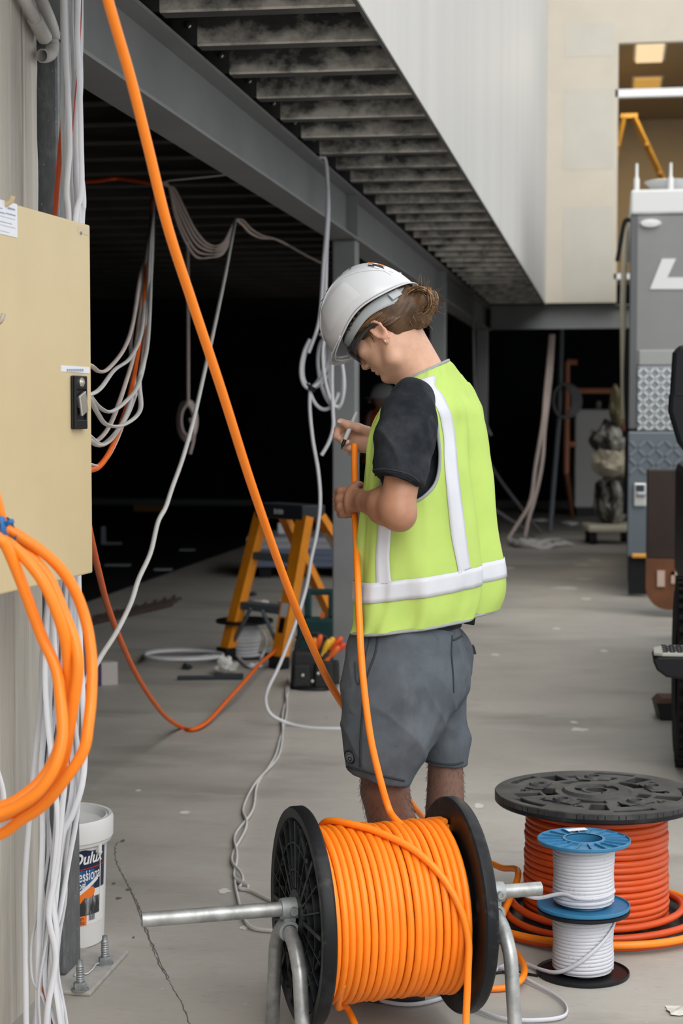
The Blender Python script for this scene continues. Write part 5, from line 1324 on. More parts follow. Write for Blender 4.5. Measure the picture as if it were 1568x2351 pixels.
# boundary loops for the grey binding
seen = set(); loops_ = []
for v in bound:
    if v in seen: continue
    lp_ = [v]; seen.add(v); cur = v
    while True:
        nx = [e.other_vert(cur) for e in cur.link_edges if len(e.link_faces) == 1 and e.other_vert(cur) not in seen]
        if not nx: break
        cur = nx[0]; seen.add(cur); lp_.append(cur)
    if len(lp_) > 12: loops_.append([p.co.copy() for p in lp_])
vest_me = bpy.data.meshes.new('vest'); bm.to_mesh(vest_me); bm.free(); vest_me.shade_smooth()
mlime = mat('lime_fluoro', (0.40, 0.545, 0.130), 0.75, var=0.05, scale=6, bump=0.12, bscale=1200, spec=0.2, bdist=0.0004)
mgrey_bind = mat('grey_binding', (0.27, 0.29, 0.29), 0.8)
mtape = mat('silver_tape', (0.54, 0.56, 0.61), 0.42, var=0.04, scale=12, spec=0.5)
vest = link('vest', vest_me, mlime, person)
sd_ = vest.modifiers.new('cloth', 'SOLIDIFY'); sd_.thickness = 0.0022; sd_.offset = -1
for lp_ in loops_:
    P = lp_ + [lp_[0]]
    if (P[0] - P[-2]).length > 0.05: P = lp_
    P = [P[0]] + [(P[i - 1] + P[i] * 2 + P[i + 1]) / 4 for i in range(1, len(P) - 1)] + [P[-1]]
    MB().tube(P, 0.0042, 6).build('binding', mgrey_bind, vest, angle=80)
def lev_of(px_row):                                                       # level index from a picture row on the near side
    best = min(range(NL), key=lambda i: abs(proj(vest_pt(i, -1.57))[1] - px_row)); return best
def tape(name, path, half_w, along_theta):
    """path: list of (level index float, theta); a flat band lifted off the cloth"""
    P = spline(path, 10); rows = []
    def at_(l, t):
        l = max(0, min(NL - 1.001, l)); i = int(l); f = l - i
        return vest_pt(i, t, 0.0030) * (1 - f) + vest_pt(i + 1, t, 0.0030) * f
    for n_, (l, t) in enumerate(P):
        l2, t2 = P[min(n_ + 1, len(P) - 1)]; l1, t1 = P[max(n_ - 1, 0)]
        a = at_(l1, t1); b_ = at_(l2, t2); d_ = (b_ - a).normalized()
        c = at_(l, t); eps = 0.02
        gt = (at_(l, t + eps) - c) / eps; gl = (at_(l + 0.5, t) - at_(l - 0.5, t))
        nrm_ = gt.cross(gl).normalized(); s_ = nrm_.cross(d_).normalized()
        row = []
        for w_ in (-1, -0.5, 0, 0.5, 1):
            tgt = s_ * (w_ * half_w)                                         # solve small step on the surface
            A2 = np.array([[gl.dot(gl), gl.dot(gt)], [gl.dot(gt), gt.dot(gt)]]); B2 = np.array([tgt.dot(gl), tgt.dot(gt)])
            dl, dt = np.linalg.solve(A2 + np.eye(2) * 1e-9, B2)
            row.append(at_(l + dl, t + dt))
        rows.append(row)
    o = MB().grid(rows).build(name, mtape, vest)
    o.modifiers.new('t', 'SOLIDIFY').thickness = 0.001
    return o
def inv(px, py):
    """level and angle on the near half whose projection is nearest to a pixel"""
    best = None
    for i in range(0, NL, 2):
        for j in range(NT):
            if math.sin(TH[j]) > 0.12: continue
            u_ = proj(vest_pt(i, TH[j])); d_ = (u_[0] - px) ** 2 + (u_[1] - py) ** 2
            if best is None or d_ < best[0]: best = (d_, i, TH[j] if TH[j] < 4.71 + 1.7 else TH[j])
    return (best[1], best[2] - 2 * math.pi if best[2] > math.pi * 1.5 else best[2])
def unwrap(path):
    out = [path[0]]
    for l, t in path[1:]:
        while t - out[-1][1] > math.pi: t -= 2 * math.pi
        while t - out[-1][1] < -math.pi: t += 2 * math.pi
        out.append((l, t))
    return out
# waist tape right round
lw = lev_of(1352)
belt = [(lw + 2.0 * math.cos(t - 2.6) * 0.6, t) for t in np.linspace(math.pi * 1.055, math.pi * 2.94, 26)]
tape('reflective_tape', belt, 0.0245, True)
# back brace tape over the near shoulder
tape('reflective_tape', unwrap([inv(x, y) for x, y in ((1064, 1310), (1054, 1240), (1046, 1160), (1038, 1080), (1030, 1000), (1020, 940), (1000, 900), (975, 868))]), 0.0235, False)
# front tape under the elbow
tape('reflective_tape', unwrap([inv(x, y) for x, y in ((882, 1335), (883, 1280), (884, 1230), (886, 1190), (888, 1165))]), 0.0165, False)
# ================================================================== what the worker wears and holds
HO = PO + CAMR @ Vector(HC)
HR = CAMR @ frame(EF, ES, EU)                          # local axes: forward, side, up
def wear(name, label, cat):
    t = thing(name, label, cat); t.matrix_world = Matrix.Translation(HO) @ HR.to_4x4(); return t
hat = wear('hard_hat', 'white vented hard hat worn by the worker in the lime vest', 'hard hat')
mhat = mat('white_abs', (0.56, 0.575, 0.60), 0.28, coat=0.25, spec=0.5)
mgrey = mat('grey_harness', (0.36, 0.39, 0.41), 0.5)
RFh, RSh, UT, FC = 0.136, 0.112, 0.198, 0.006
def rim_u(ph):
    c = math.cos(ph)
    return 0.062 + 0.012 * math.exp(-((abs(ph) - 1.65) / 0.5) ** 2) - 0.012 * max(0, -c) ** 2 + 0.004 * max(0, c) ** 4
def shell(ph, t):
    """ph round the head from the front, t 0 rim .. 1 crown"""
    g = math.cos(t * math.pi / 2) ** 0.80 if t < 1 else 0.0
    h = math.sin(t * math.pi / 2) ** 1.0
    rf = RFh * (1.0 if math.cos(ph) > 0 else 0.965)
    f = FC + rf * math.cos(ph) * g; s_ = RSh * math.sin(ph) * g; u_ = rim_u(ph) + (UT - rim_u(ph)) * h
    band = math.exp(-((s_) / 0.030) ** 4)                                   # raised centre crest
    u_ += 0.0045 * band * min(1, t * 2.2)
    return Vector((f, s_, u_))
NP, NTt = 96, 30
rows = [[shell(2 * math.pi * j / NP, i / NTt) for j in range(NP)] for i in range(NTt + 1)]
hs = MB().grid(rows, wrap=True).build('shell', mhat, hat, angle=60)
hs.modifiers.new('t', 'SOLIDIFY').thickness = 0.0028
# rolled lip, deeper at the back, and the peak
lipr = [[shell(2 * math.pi * j / NP, 0.0) + Vector((math.cos(2 * math.pi * j / NP), math.sin(2 * math.pi * j / NP), 0)) * (0.001 + 0.0055 * k / 3) + Vector((0, 0, -0.0045 * (k / 3) ** 2 - 0.002)) for j in range(NP)] for k in range(4)]
o = MB().grid(lipr, wrap=True).build('rim', mhat, hat, angle=60); o.modifiers.new('t', 'SOLIDIFY').thickness = 0.003
pk = []
for i in range(9):
    r_ = i / 8; row = []
    for j in range(25):
        ph = math.radians(-62 + 124 * j / 24); w_ = math.cos(ph * 1.42) if abs(ph * 1.42) < math.pi / 2 else 0
        b_ = shell(ph, 0.02); out = 0.020 * max(0, w_) ** 0.6
        row.append(b_ + Vector((math.cos(ph) * out * r_ * 1.1, math.sin(ph) * out * r_ * 0.8, -0.001 - 0.005 * r_ * r_)))
    pk.append(row)
o = MB().grid(pk).build('peak', mhat, hat, angle=60); o.modifiers.new('t', 'SOLIDIFY').thickness = 0.0028
# raised side panels
for sg in (1, -1):
    rows = []
    for i in range(9):
        row = []
        for j in range(13):
            ph = sg * math.radians(48 + 62 * j / 12); t = 0.16 + 0.40 * i / 8 - 0.06 * (j / 12)
            p = shell(ph, t); n_ = Vector((p.x - FC, p.y, (p.z - 0.05) * 0.8)).normalized()
            edge = min(1, min(i, 8 - i, j, 12 - j) * 1.5)
            row.append(p + n_ * (0.0002 + 0.0026 * edge))
        rows.append(row)
    MB().grid(rows).build('side_panel', mhat, hat, angle=60)
# flowing ridge from the peak to the back
for sg in (1, -1):
    P = [shell(sg * math.radians(18 + 150 * k / 20), 0.10 + 0.52 * math.sin(math.pi * (0.12 + 0.80 * k / 20)) ** 1.3) + Vector((0, sg * 0.0012, 0.0008)) for k in range(21)]
    MB().tube(P, 0.0024, 8).build('ridge', mhat, hat, angle=80)
# vent slots along the crest
mvent = mat('vent_shadow', (0.05, 0.055, 0.06), 0.8)
for k in range(5):
    for sg in (1, -1):
        f0 = 0.055 - 0.026 * k; s0 = sg * 0.036
        best = min(((abs(shell(math.atan2(s0 / RSh, (f0 - FC) / RFh), t).y - s0) + abs(shell(math.atan2(s0 / RSh, (f0 - FC) / RFh), t).x - f0)), t) for t in np.linspace(0.5, 0.98, 40))
        p = shell(math.atan2(s0 / RSh, (f0 - FC) / RFh), best[1])
        MB().lathe([(0, 0.0018), (0.0035, 0.0016), (0.0045, 0.0)], 10, p, rx(-sg * 0.35) @ Matrix.Diagonal((2.0, 0.7, 1.0))).build('vent', mvent, hat)
# sticker on the crown
mso = mat('sticker_orange', (0.85, 0.22, 0.03), 0.4)
def stick(f0, s0, w_, l_, m_, lift, name):
    rows = []
    for i in range(5):
        row = []
        for j in range(5):
            f = f0 + l_ * (i / 4 - 0.5); s_ = s0 + w_ * (j / 4 - 0.5); ph = math.atan2(s_ / RSh, (f - FC) / (RFh * (1 if f > FC else 0.965)))
            rr_ = math.hypot(s_ / RSh, (f - FC) / (RFh * (1 if f > FC else 0.965))); t = math.acos(min(1, rr_ ** (1 / 0.8))) / (math.pi / 2)
            p = shell(ph, t); row.append(p + Vector((p.x - FC, p.y, p.z - 0.06)).normalized() * lift)
        rows.append(row)
    return MB().grid(rows).build(name, m_, hat)
stk = stick(-0.100, 0.026, 0.030, 0.026, mpaper, 0.0012, 'sticker')
stick(-0.102, 0.028, 0.012, 0.014, M['black'], 0.0018, 'sticker_block'); stick(-0.092, 0.022, 0.012, 0.007, mso, 0.0018, 'sticker_block'); stick(-0.107, 0.016, 0.008, 0.008, mso, 0.0018, 'sticker_block'); stick(-0.092, 0.036, 0.008, 0.009, M['black'], 0.0018, 'sticker_block')
# headband with slots, and the wide nape strap
rows = []
for j in range(57):
    ph = math.radians(28 + 304 * j / 56); back = max(0, -math.cos(ph)); w_ = 0.022 + 0.016 * back
    mid = 0.056 - 0.030 * back ** 1.5
    rows.append([Vector((-0.004 + (0.107 + 0.004 * k) * math.cos(ph), (0.0895 + 0.003 * k) * math.sin(ph), mid + w_ * (k - 0.5))) for k in (0, 0.25, 0.5, 0.75, 1)])
hbnd = MB().grid(rows).build('headband', mgrey, hat, angle=60); hbnd.modifiers.new('t', 'SOLIDIFY').thickness = 0.002
rows = []
for j in range(17):
    ph = math.radians(-34 + 68 * j / 16)
    rows.append([Vector((-0.004 + (0.106 + 0.002 * k) * math.cos(ph), 0.088 * math.sin(ph), 0.044 + 0.030 * k)) for k in (0, 0.5, 1)])
MB().grid(rows).build('sweatband', M['black'], hat).modifiers.new('t', 'SOLIDIFY').thickness = 0.003
for k, (dg, uu) in enumerate(((62, 0.066), (70, 0.068), (79, 0.070), (88, 0.070))):
    for sg in (1, -1):
        ph = sg * math.radians(dg)
        p = Vector((-0.004 + 0.111 * math.cos(ph), 0.0935 * math.sin(ph), uu))
        MB().lathe([(0, 0.0016), (0.0034, 0.0014), (0.0044, 0)], 12, p, frame((-math.sin(ph), math.cos(ph), 0), (0, 0, 1), (math.cos(ph), math.sin(ph), 0))).build('slot', mvent, hbnd)
for sg in (1, -1):                                      # adjuster plates near the bun
    ph = sg * math.radians(140)
    p = Vector((-0.004 + 0.113 * math.cos(ph), 0.095 * math.sin(ph), 0.040))
    MB().box(p, (0.032, 0.004, 0.020), rot=frame((-math.sin(ph) * sg, math.cos(ph) * sg, 0), (math.cos(ph), math.sin(ph), 0), (0, 0, 1))).build('adjuster', mgrey, hbnd, smooth=False, bevel=0.0015)
# --- sunglasses
gl = wear('sunglasses', 'black wraparound sunglasses on the face of the bowed worker', 'glasses')
mgl = mat('glossy_black', (0.008, 0.008, 0.009), 0.15, coat=0.5); mlens = mat('dark_lens', (0.012, 0.012, 0.014), 0.06, coat=0.6)
for sg in (1, -1):
    P = vspline([(-0.014, sg * 0.0845, 0.022), (0.02, sg * 0.0865, 0.028), (0.055, sg * 0.0835, 0.030), (0.080, sg * 0.0755, 0.028), (0.093, sg * 0.064, 0.026)], 6)
    n_ = len(P)
    MB().tube(P, [0.0042 + 0.0125 * (i / (n_ - 1)) ** 1.5 for i in range(n_)], 8, 0.0024, (0, 0, 1)).build('temple', mgl, gl, angle=60)
    rows = []
    for i in range(9):
        v = i / 8; row = []
        for j in range(11):
            w_ = j / 10; s_ = sg * (0.008 + 0.066 * w_); f = 0.1125 - 0.30 * (abs(s_) - 0.008) ** 1.0 * (abs(s_) / 0.06) ** 1.2 - 0.006 * (1 - v)
            top = 0.044 - 0.004 * w_; bot = 0.004 + 0.016 * (1 - min(1, w_ * 5)) + 0.012 * max(0, w_ - 0.6) / 0.4
            row.append(Vector((f, s_, bot + (top - bot) * v)))
        rows.append(row)
    MB().grid(rows).build('lens', mlens, gl).modifiers.new('t', 'SOLIDIFY').thickness = 0.002
    fr_ = [r_[0] for r_ in rows] ; edge = rows[0] + [r_[-1] for r_ in rows[1:]] + rows[-1][::-1][1:] + [r_[0] for r_ in rows[::-1][1:]]
    MB().tube(edge, 0.0022, 6).build('rim', mgl, gl, angle=80)
    p = Vector((0.066, sg * 0.0808, 0.0325))
MB().tube(vspline([(0.108, -0.010, 0.034), (0.112, 0, 0.036), (0.108, 0.010, 0.034)], 5), 0.003, 8).build('bridge', mgl, gl, angle=80)
# small white mark on the near temple
m_ = MB()
for k, (dx, hh_) in enumerate(((0, 0.003), (0.0022, 0.0045), (0.0044, 0.003), (0.0066, 0.0048), (0.0088, 0.003))):
    m_.box(Vector((0.082 - dx * 0.9, 0.0722 + dx * 0.55, 0.032)), (0.0010, 0.0012, hh_))
m_.build('temple_mark', mpaper, gl, smooth=False)
# ear stud
MB().lathe([(0, 0.003), (0.0018, 0.0024), (0.0024, 0.0)], 10, hd(0.004, -0.0265, 0.0845) , rx(math.pi / 2)).build('ear_stud', M['zinc'], person)
# --- marker pen
a = at(819, 945, 4.44); c = at(783, 1031, 4.415)
pen = thing('marker_pen', 'grey marker pen with a black tip in the worker\'s far hand', 'pen', c)
dirv = (a - c).normalized(); L_ = (a - c).length
R_ = dirv.to_track_quat('Z', 'Y').to_matrix()
mpen = mat('pen_grey', (0.42, 0.44, 0.45), 0.4)
MB().lathe([(0, 0.024), (0.0056, 0.026), (0.0062, 0.034), (0.0062, 0.058), (0.0056, 0.059), (0.0054, L_ * 0.9), (0.0046, L_ - 0.002), (0, L_)], 16, (0, 0, 0), R_).build('barrel', mpen, pen)
MB().lathe([(0, 0.0), (0.0012, 0.0005), (0.0022, 0.008), (0.0042, 0.010), (0.0046, 0.025), (0, 0.025)], 14, (0, 0, 0), R_).build('tip', M['black'], pen)
# ================================================================== cables further in
def hang(name, pts, r, m, label, group=None, flat=True, cat='cable', per=8):
    return cable(name, [at(*p) for p in pts], r, m, label, group, n=8, r2=r * 0.62 if flat else None, hint=(1, 0, 0) if flat else None, per=per, cat=cat)
# loops of cable from the ceiling to the back of the switchboard
top = [(357, 418, 8.6), (352, 480, 8.2)]
fan = [
 [(338, 560, 7.4), (320, 640, 6.6), (305, 740, 5.8), (285, 800, 5.2), (250, 845, 4.6), (228, 853, 4.3), (206, 838, 4.0), (170, 830, 3.95)],
 [(345, 560, 7.4), (335, 650, 6.6), (325, 760, 5.8), (300, 820, 5.2), (262, 850, 4.7), (232, 890, 4.3), (207, 906, 4.0), (170, 912, 3.95)],
 [(350, 570, 7.4), (345, 660, 6.6), (335, 800, 5.7), (318, 880, 5.1), (290, 920, 4.7), (255, 945, 4.4), (228, 935, 4.2), (205, 908, 4.0), (180, 890, 3.95)],
 [(342, 560, 7.3), (330, 660, 6.5), (312, 790, 5.7), (288, 880, 5.1), (255, 970, 4.6), (225, 1010, 4.3), (205, 1002, 4.0), (180, 990, 3.95)],
 [(348, 560, 7.2), (344, 700, 6.2), (337, 800, 5.6), (320, 870, 5.2), (322, 940, 4.9), (285, 975, 4.5), (245, 975, 4.25), (222, 945, 4.1), (205, 915, 4.0), (180, 900, 3.95)],
 [(344, 560, 7.1), (338, 690, 6.3), (325, 840, 5.6), (302, 930, 5.0), (272, 985, 4.6), (240, 1018, 4.35), (220, 1015, 4.15), (204, 1000, 4.0), (180, 985, 3.95)],
 [(340, 560, 7.2), (325, 680, 6.4), (306, 850, 5.5), (285, 960, 4.9), (255, 1035, 4.5), (228, 1068, 4.25), (205, 1066, 4.05), (180, 1060, 4.0)],
 [(336, 570, 7.2), (315, 690, 6.3), (300, 790, 5.8), (308, 870, 5.3), (290, 950, 4.8), (262, 1000, 4.5), (240, 1020, 4.3), (222, 1022, 4.1), (205, 1010, 3.98), (180, 1000, 3.95)],
]
for k, f in enumerate(fan):
    hang('grey_cable', top + f, 0.0070, M['gcable'] if k % 3 else M['pinkcable'], 'pale grey cable looping from the ceiling to behind the switchboard', 'cable loops behind the switchboard')
hang('orange_cable', [(352, 418, 8.7), (346, 500, 8.0), (338, 590, 7.0), (330, 690, 6.3), (318, 800, 5.7), (300, 900, 5.1), (275, 980, 4.7), (250, 1040, 4.4), (226, 1072, 4.2), (204, 1078, 4.05), (180, 1072, 4.0)], 0.0072, M['orange_mid'],
     'orange cable hanging among the pale loops behind the switchboard', flat=False)
hang('orange_cable', [(150, 408, 8.9), (200, 416, 8.85), (250, 411, 8.8), (272, 409, 8.8), (310, 414, 8.75), (350, 420, 8.7)], 0.011, M['orange_deep'], 'orange cable tied along the ceiling joists near the left bundle', flat=False)
# swags under the joists
for k, dx in enumerate((0, 14, 30, -14, 44)):
    hang('swag_cable', [(372, 420, 8.5), (388, 428, 8.5), (402, 450 + dx, 8.5), (425, 500 + dx * 1.2, 8.5), (450, 545 + dx, 8.5), (480, 575 + dx * 0.5 - 6, 8.5), (510, 565 + dx * 0.4, 8.5), (530, 530 + dx * 0.3, 8.5), (541, 503, 8.5)], 0.0062, M['pinkcable'],
         'dusty pale cable slung in a loop under the joists', 'slung cables under the joists')
hang('swag_cable', [(372, 420, 8.4), (390, 414, 8.3), (430, 410, 8.2), (480, 405, 8.1), (540, 398, 8.0), (570, 392, 8.0)], 0.0085, M['gcable'], 'pale cable running off to the right under the big beam')
for k, dy in enumerate((0, 10)):
    hang('swag_cable', [(541, 503, 8.6), (556, 505 + dy, 8.7), (575, 525 + dy, 8.9), (600, 540 + dy * 0.6, 9.1), (630, 548, 9.4), (660, 562, 9.8), (700, 585, 10.2), (740, 605, 10.6)], 0.0085, M['pinkcable'], 'dusty cable sagging back into the dark below the joists', 'sagging cables going back')
# the long pale drop
hang('white_cable', [(541, 503, 8.5), (530, 560, 8.1), (515, 640, 7.6), (490, 760, 7.0), (470, 850, 6.6), (445, 960, 6.2), (420, 1050, 5.9), (395, 1120, 5.7), (380, 1165, 5.6), (362, 1200, 5.5), (345, 1270, 5.3), (318, 1330, 5.1), (300, 1385, 5.0), (268, 1450, 4.8), (236, 1500, 4.6), (212, 1540, 4.45), (190, 1570, 4.3)], 0.0078, M['gcable'],
     'long pale cable dropping from the joists down to the left', flat=False)
# small hank far back
t = thing('cable_hank', 'small grey hank of cable hanging deep in the dark bay', 'cable hank', at(428, 920, 12.0)); o0 = Vector(t.location)
for k in range(5):
    a = k * 0.4
    P = [at(428, 925, 12.0)] + [at(430 + (14 + 2 * k) * math.sin(x), 965 + 42 * -math.cos(x) * (0.8 + 0.08 * k), 12.0 + 0.02 * k) for x in np.linspace(0.4, 5.9, 12)] + [at(431, 925, 12.0)]
    MB().tube(rel(vspline(P, 4), o0), 0.010, 6).build('loop', M['pinkcable'], t, angle=80)
MB().tube(rel([at(431, 556, 12.0), at(432, 800, 12.0), at(432, 925, 12.0)], o0), 0.010, 6).build('lead', M['pinkcable'], t)
MB().tube(rel(vspline([at(436, 960, 12.0), at(445, 1000, 12.0), at(436, 1042, 12.0)], 5), o0), 0.011, 6).build('tail', M['pinkcable'], t)
# the hank hanging from the beam beside the column
mhk = M['wcable']
t = thing('cable_hank', 'tied hank of white cable hanging from the beam beside the hard hat', 'cable hank', at(743, 363, 8.0)); o0 = Vector(t.location)
def hk(pts, nm, r=0.0088): MB().tube(rel(vspline([at(*p) for p in pts], 8), o0), r, 8).build(nm, mhk, t, angle=80)
bz = onx(741, 364, -1.30)
hk([(737, 361, 8.0), (746, 364, 8.1), (751, 400, 8.2), (752, 470, 8.18), (748, 540, 8.16), (742, 610, 8.15), (738, 680, 8.14), (733, 730, 8.14), (725, 765, 8.14), (708, 810, 8.14)], 'drop')
hk([(751, 400, 8.22), (754, 480, 8.2), (750, 570, 8.18), (748, 640, 8.16), (746, 700, 8.15), (744, 760, 8.15)], 'drop')
def oval(cx, cy, rx_, ry_, ph0, n=14, turn=6.28, d=8.14, tilt=0.0):
    out = []
    for i in range(n + 1):
        a = ph0 + turn * i / n; x = rx_ * math.cos(a); y = ry_ * math.sin(a)
        out.append((cx + x * math.cos(tilt) - y * math.sin(tilt), cy + x * math.sin(tilt) + y * math.cos(tilt), d + 0.015 * math.sin(a * 2 + cx)))
    return out
hk(oval(724, 825, 30, 68, -1.2, 12, 5.0, 8.12, 0.25), 'loop'); hk(oval(720, 828, 26, 64, -1.5, 12, 5.2, 8.15, 0.2), 'loop'); hk(oval(733, 822, 34, 70, -1.0, 12, 4.6, 8.17, 0.3), 'loop')
hk(oval(765, 850, 22, 85, -1.7, 14, 6.3, 8.10, -0.12), 'loop'); hk(oval(760, 855, 28, 80, -1.4, 14, 6.3, 8.14, -0.15), 'loop'); hk(oval(770, 848, 16, 90, -1.6, 14, 6.3, 8.16, -0.05), 'loop'); hk(oval(745, 850, 40, 90, 0.6, 12, 2.2, 8.13, 0.0), 'loop')
hk([(764, 780, 8.1), (762, 870, 8.1), (764, 940, 8.1), (765, 980, 8.1), (755, 1015, 8.1), (738, 1045, 8.1)], 'loose_tail')
hk([(712, 890, 8.12), (711, 940, 8.12), (718, 1010, 8.12), (730, 1080, 8.12), (735, 1150, 8.12), (728, 1220, 8.12), (714, 1285, 8.12), (705, 1340, 8.12), (690, 1395, 8.10), (668, 1460, 8.07), (640, 1530, 8.03), (616, 1580, 8.0), (610, 1610, 8.0), (622, 1640, 8.0), (660, 1660, 8.0), (710, 1671, 7.95), (770, 1673, 7.92), (830, 1672, 7.9), (880, 1668, 7.9)], 'run_to_floor', 0.0085)
for (x, y) in ((713, 890), (752, 770)):
    MB().lathe([(0.022, -0.012), (0.026, -0.008), (0.026, 0.008), (0.022, 0.012)], 14, at(x, y, 8.12) - o0, ry(0.5)).build('tape_wrap', M['black'], t)
# orange run from the switchboard down to the floor and up behind the step ladder
cable('orange_cable', [at(196, 1170, 4.05), at(206, 1225, 4.3), at(228, 1320, 4.8), at(250, 1400, 5.3), at(285, 1490, 6.0), at(325, 1570, 6.7), at(375, 1640, 7.35)] + [onz(x, y, 0.012) for x, y in ((415, 1669), (440, 1675))] + [at(475, 1658, 7.95), at(520, 1610, 8.3), at(565, 1560, 8.7), at(600, 1520, 9.3), at(625, 1500, 9.7), at(640, 1480, 9.9)], 0.0095, M['orange_mid'],
      'orange cable sagging from the switchboard to the floor and up by the step ladder', n=10, per=8)
# twisted pair lying along the floor
pw = [(662, 1560), (658, 1600), (652, 1650), (645, 1700), (632, 1745), (590, 1800), (572, 1850), (565, 1885), (545, 1930), (538, 1975), (545, 2010), (560, 2040)]
for ph, lab in ((0.0, 'pale twisted flex on the floor, strand ending under the drum axle'), (math.pi, 'second strand of the twisted flex, running to the drum foot')):
    P = []
    for i, (x, y) in enumerate(spline(pw, 6)):
        g = onz(x, y, 0.007); w_ = 0.020 * math.sin(i * 0.33 + 1.3 * math.sin(i * 0.11) + ph) * (0.25 + 0.75 * min(1, i / 34)) * (0.7 + 0.3 * math.sin(i * 0.2)); P.append(g + RGT * w_ + Vector((0, 0, 0.004 + 0.004 * math.sin(i * 0.42 + ph + 1.57))))
    P = P[::2]
    if ph == 0.0: P += [onz(x, y, 0.007) for x, y in ((575, 2045), (610, 2062), (660, 2085), (700, 2110))]
    else: P += [onz(x, y, 0.007) for x, y in ((540, 2020), (548, 2070), (558, 2105), (575, 2128), (610, 2136), (680, 2138))]
    cable('floor_flex', P, 0.0062, M['gcable'], lab, n=8, r2=0.0045, hint=(0, 0, 1), per=5)
# ================================================================== step ladder and tools
mlad = mat('orange_fibreglass', (0.88, 0.30, 0.012), 0.5, var=0.08, scale=8)
mdk = mat('dark_plastic', (0.02, 0.028, 0.035), 0.6); mtread = mat('grey_tread', (0.10, 0.12, 0.14), 0.6)
A_ = onz(512, 1512); B_ = onz(648, 1536); eA = (B_ - A_); wl = eA.length; eA.normalize(); eN = Vector((-eA.y, eA.x, 0))
lad = thing('step_ladder', 'small orange fibreglass step ladder with grey treads and dark top', 'step ladder', A_)
LH = 0.90; lean = 0.20; sq = 0.055
def lp_(u_, n_, z): return eA * u_ + eN * n_ + Vector((0, 0, z))
def bar(a, b_, w_, d_, m, nm, par=lad, hint=None):
    return MB().tube([a, b_], w_ * 0.707, 4, d_ * 0.707, hint).build(nm, m, par, smooth=False)
def rail(a, b_, w_, d_, m, nm):
    """channel section rail between two points"""
    a = Vector(a); b_ = Vector(b_); t_ = (b_ - a).normalized(); s_ = (eA - t_ * eA.dot(t_)).normalized(); n_ = t_.cross(s_)
    poly = [(-w_, -d_), (w_, -d_), (w_, d_), (w_ - 0.012, d_), (w_ - 0.012, -d_ + 0.012), (-w_ + 0.012, -d_ + 0.012), (-w_ + 0.012, d_), (-w_, d_)]
    k = len(poly); vs = [a + s_ * p[0] + n_ * p[1] for p in poly] + [b_ + s_ * p[0] + n_ * p[1] for p in poly]
    return MB().add(vs, [tuple(range(k))[::-1], tuple(range(k, 2 * k))] + [(i, (i + 1) % k, k + (i + 1) % k, k + i) for i in range(k)]).build(nm, m, lad, smooth=False)
tz = LH - 0.05
fl, frr = lp_(0.03, 0, 0.03), lp_(wl - 0.03, 0, 0.03)
tl_, tr_ = lp_(0.03 + sq * 1.6, lean, tz), lp_(wl - 0.03 - sq * 0.2, lean, tz)
rail(fl, tl_, 0.038, 0.028, mlad, 'front_rail'); rail(frr, tr_, 0.045, 0.028, mlad, 'front_rail')
bl, br_ = lp_(0.02, lean + 0.62, 0.03), lp_(wl + 0.13, lean + 0.62, 0.03)
rail(bl + lp_(0.12, 0, 0), tl_ + eN * 0.09 + eA * 0.08, 0.035, 0.02, mlad, 'rear_rail'); rail(br_, tr_ + eN * 0.09 + eA * 0.02, 0.038, 0.02, mlad, 'rear_rail')
for z, nm in ((0.30, 'tread'), (0.60, 'tread')):
    f_ = z / tz; a = fl.lerp(tl_, f_); b_ = frr.lerp(tr_, f_)
    MB().add([a + eN * -0.02 + Vector((0, 0, -0.025)), b_ + eN * -0.02 + Vector((0, 0, -0.025)), b_ + eN * 0.07 + Vector((0, 0, -0.025)), a + eN * 0.07 + Vector((0, 0, -0.025)), a + eN * -0.02 + Vector((0, 0, 0.02)), b_ + eN * -0.02 + Vector((0, 0, 0.02)), b_ + eN * 0.07 + Vector((0, 0, 0.02)), a + eN * 0.07 + Vector((0, 0, 0.02))],
             [(3, 2, 1, 0), (4, 5, 6, 7), (0, 1, 5, 4), (1, 2, 6, 5), (2, 3, 7, 6), (3, 0, 4, 7)]).build(nm, mtread, lad, smooth=False, bevel=0.006)
c = (tl_ + tr_) / 2 + eN * 0.05
cap = MB().box(c + Vector((0, 0, 0.02)), ((tr_ - tl_).length + 0.04, 0.17, 0.085), rot=frame(eA, eN, (0, 0, 1))).build('top_cap', mdk, lad, smooth=False, bevel=0.008)
for k in range(4):
    MB().box(c + eA * (-0.03 + 0.022 * k) - eN * 0.0865 + Vector((0, 0, 0.02)), (0.013, 0.002, 0.030 - 0.006 * (k % 2)), rot=frame(eA, eN, (0, 0, 1))).build('cap_mark', mpaper, cap, smooth=False)
for p in (fl, frr, bl + lp_(0.12, 0, 0), br_):
    MB().box(p + Vector((0, 0, 0.005)), (0.10, 0.075, 0.07), rot=frame(eA, eN, (0, 0, 1))).build('foot', M['black'], lad, smooth=False, bevel=0.006)
for f0, f1, rr_ in ((0.13, 0.42, 0.0),):
    a = frr.lerp(fl, 0.08) + Vector((0, 0, 0.08)); MB().tube([fl + Vector((0, 0, 0.03)) + eN * 0.03, fl.lerp(frr, 0.4) + Vector((0, 0, 0.28)) + eN * 0.03], 0.012, 6).build('brace', mtread, lad)
    MB().tube([frr + Vector((0, 0, 0.03)) + eN * 0.03, fl.lerp(frr, 0.62) + Vector((0, 0, 0.28)) + eN * 0.03], 0.012, 6).build('brace', mtread, lad)
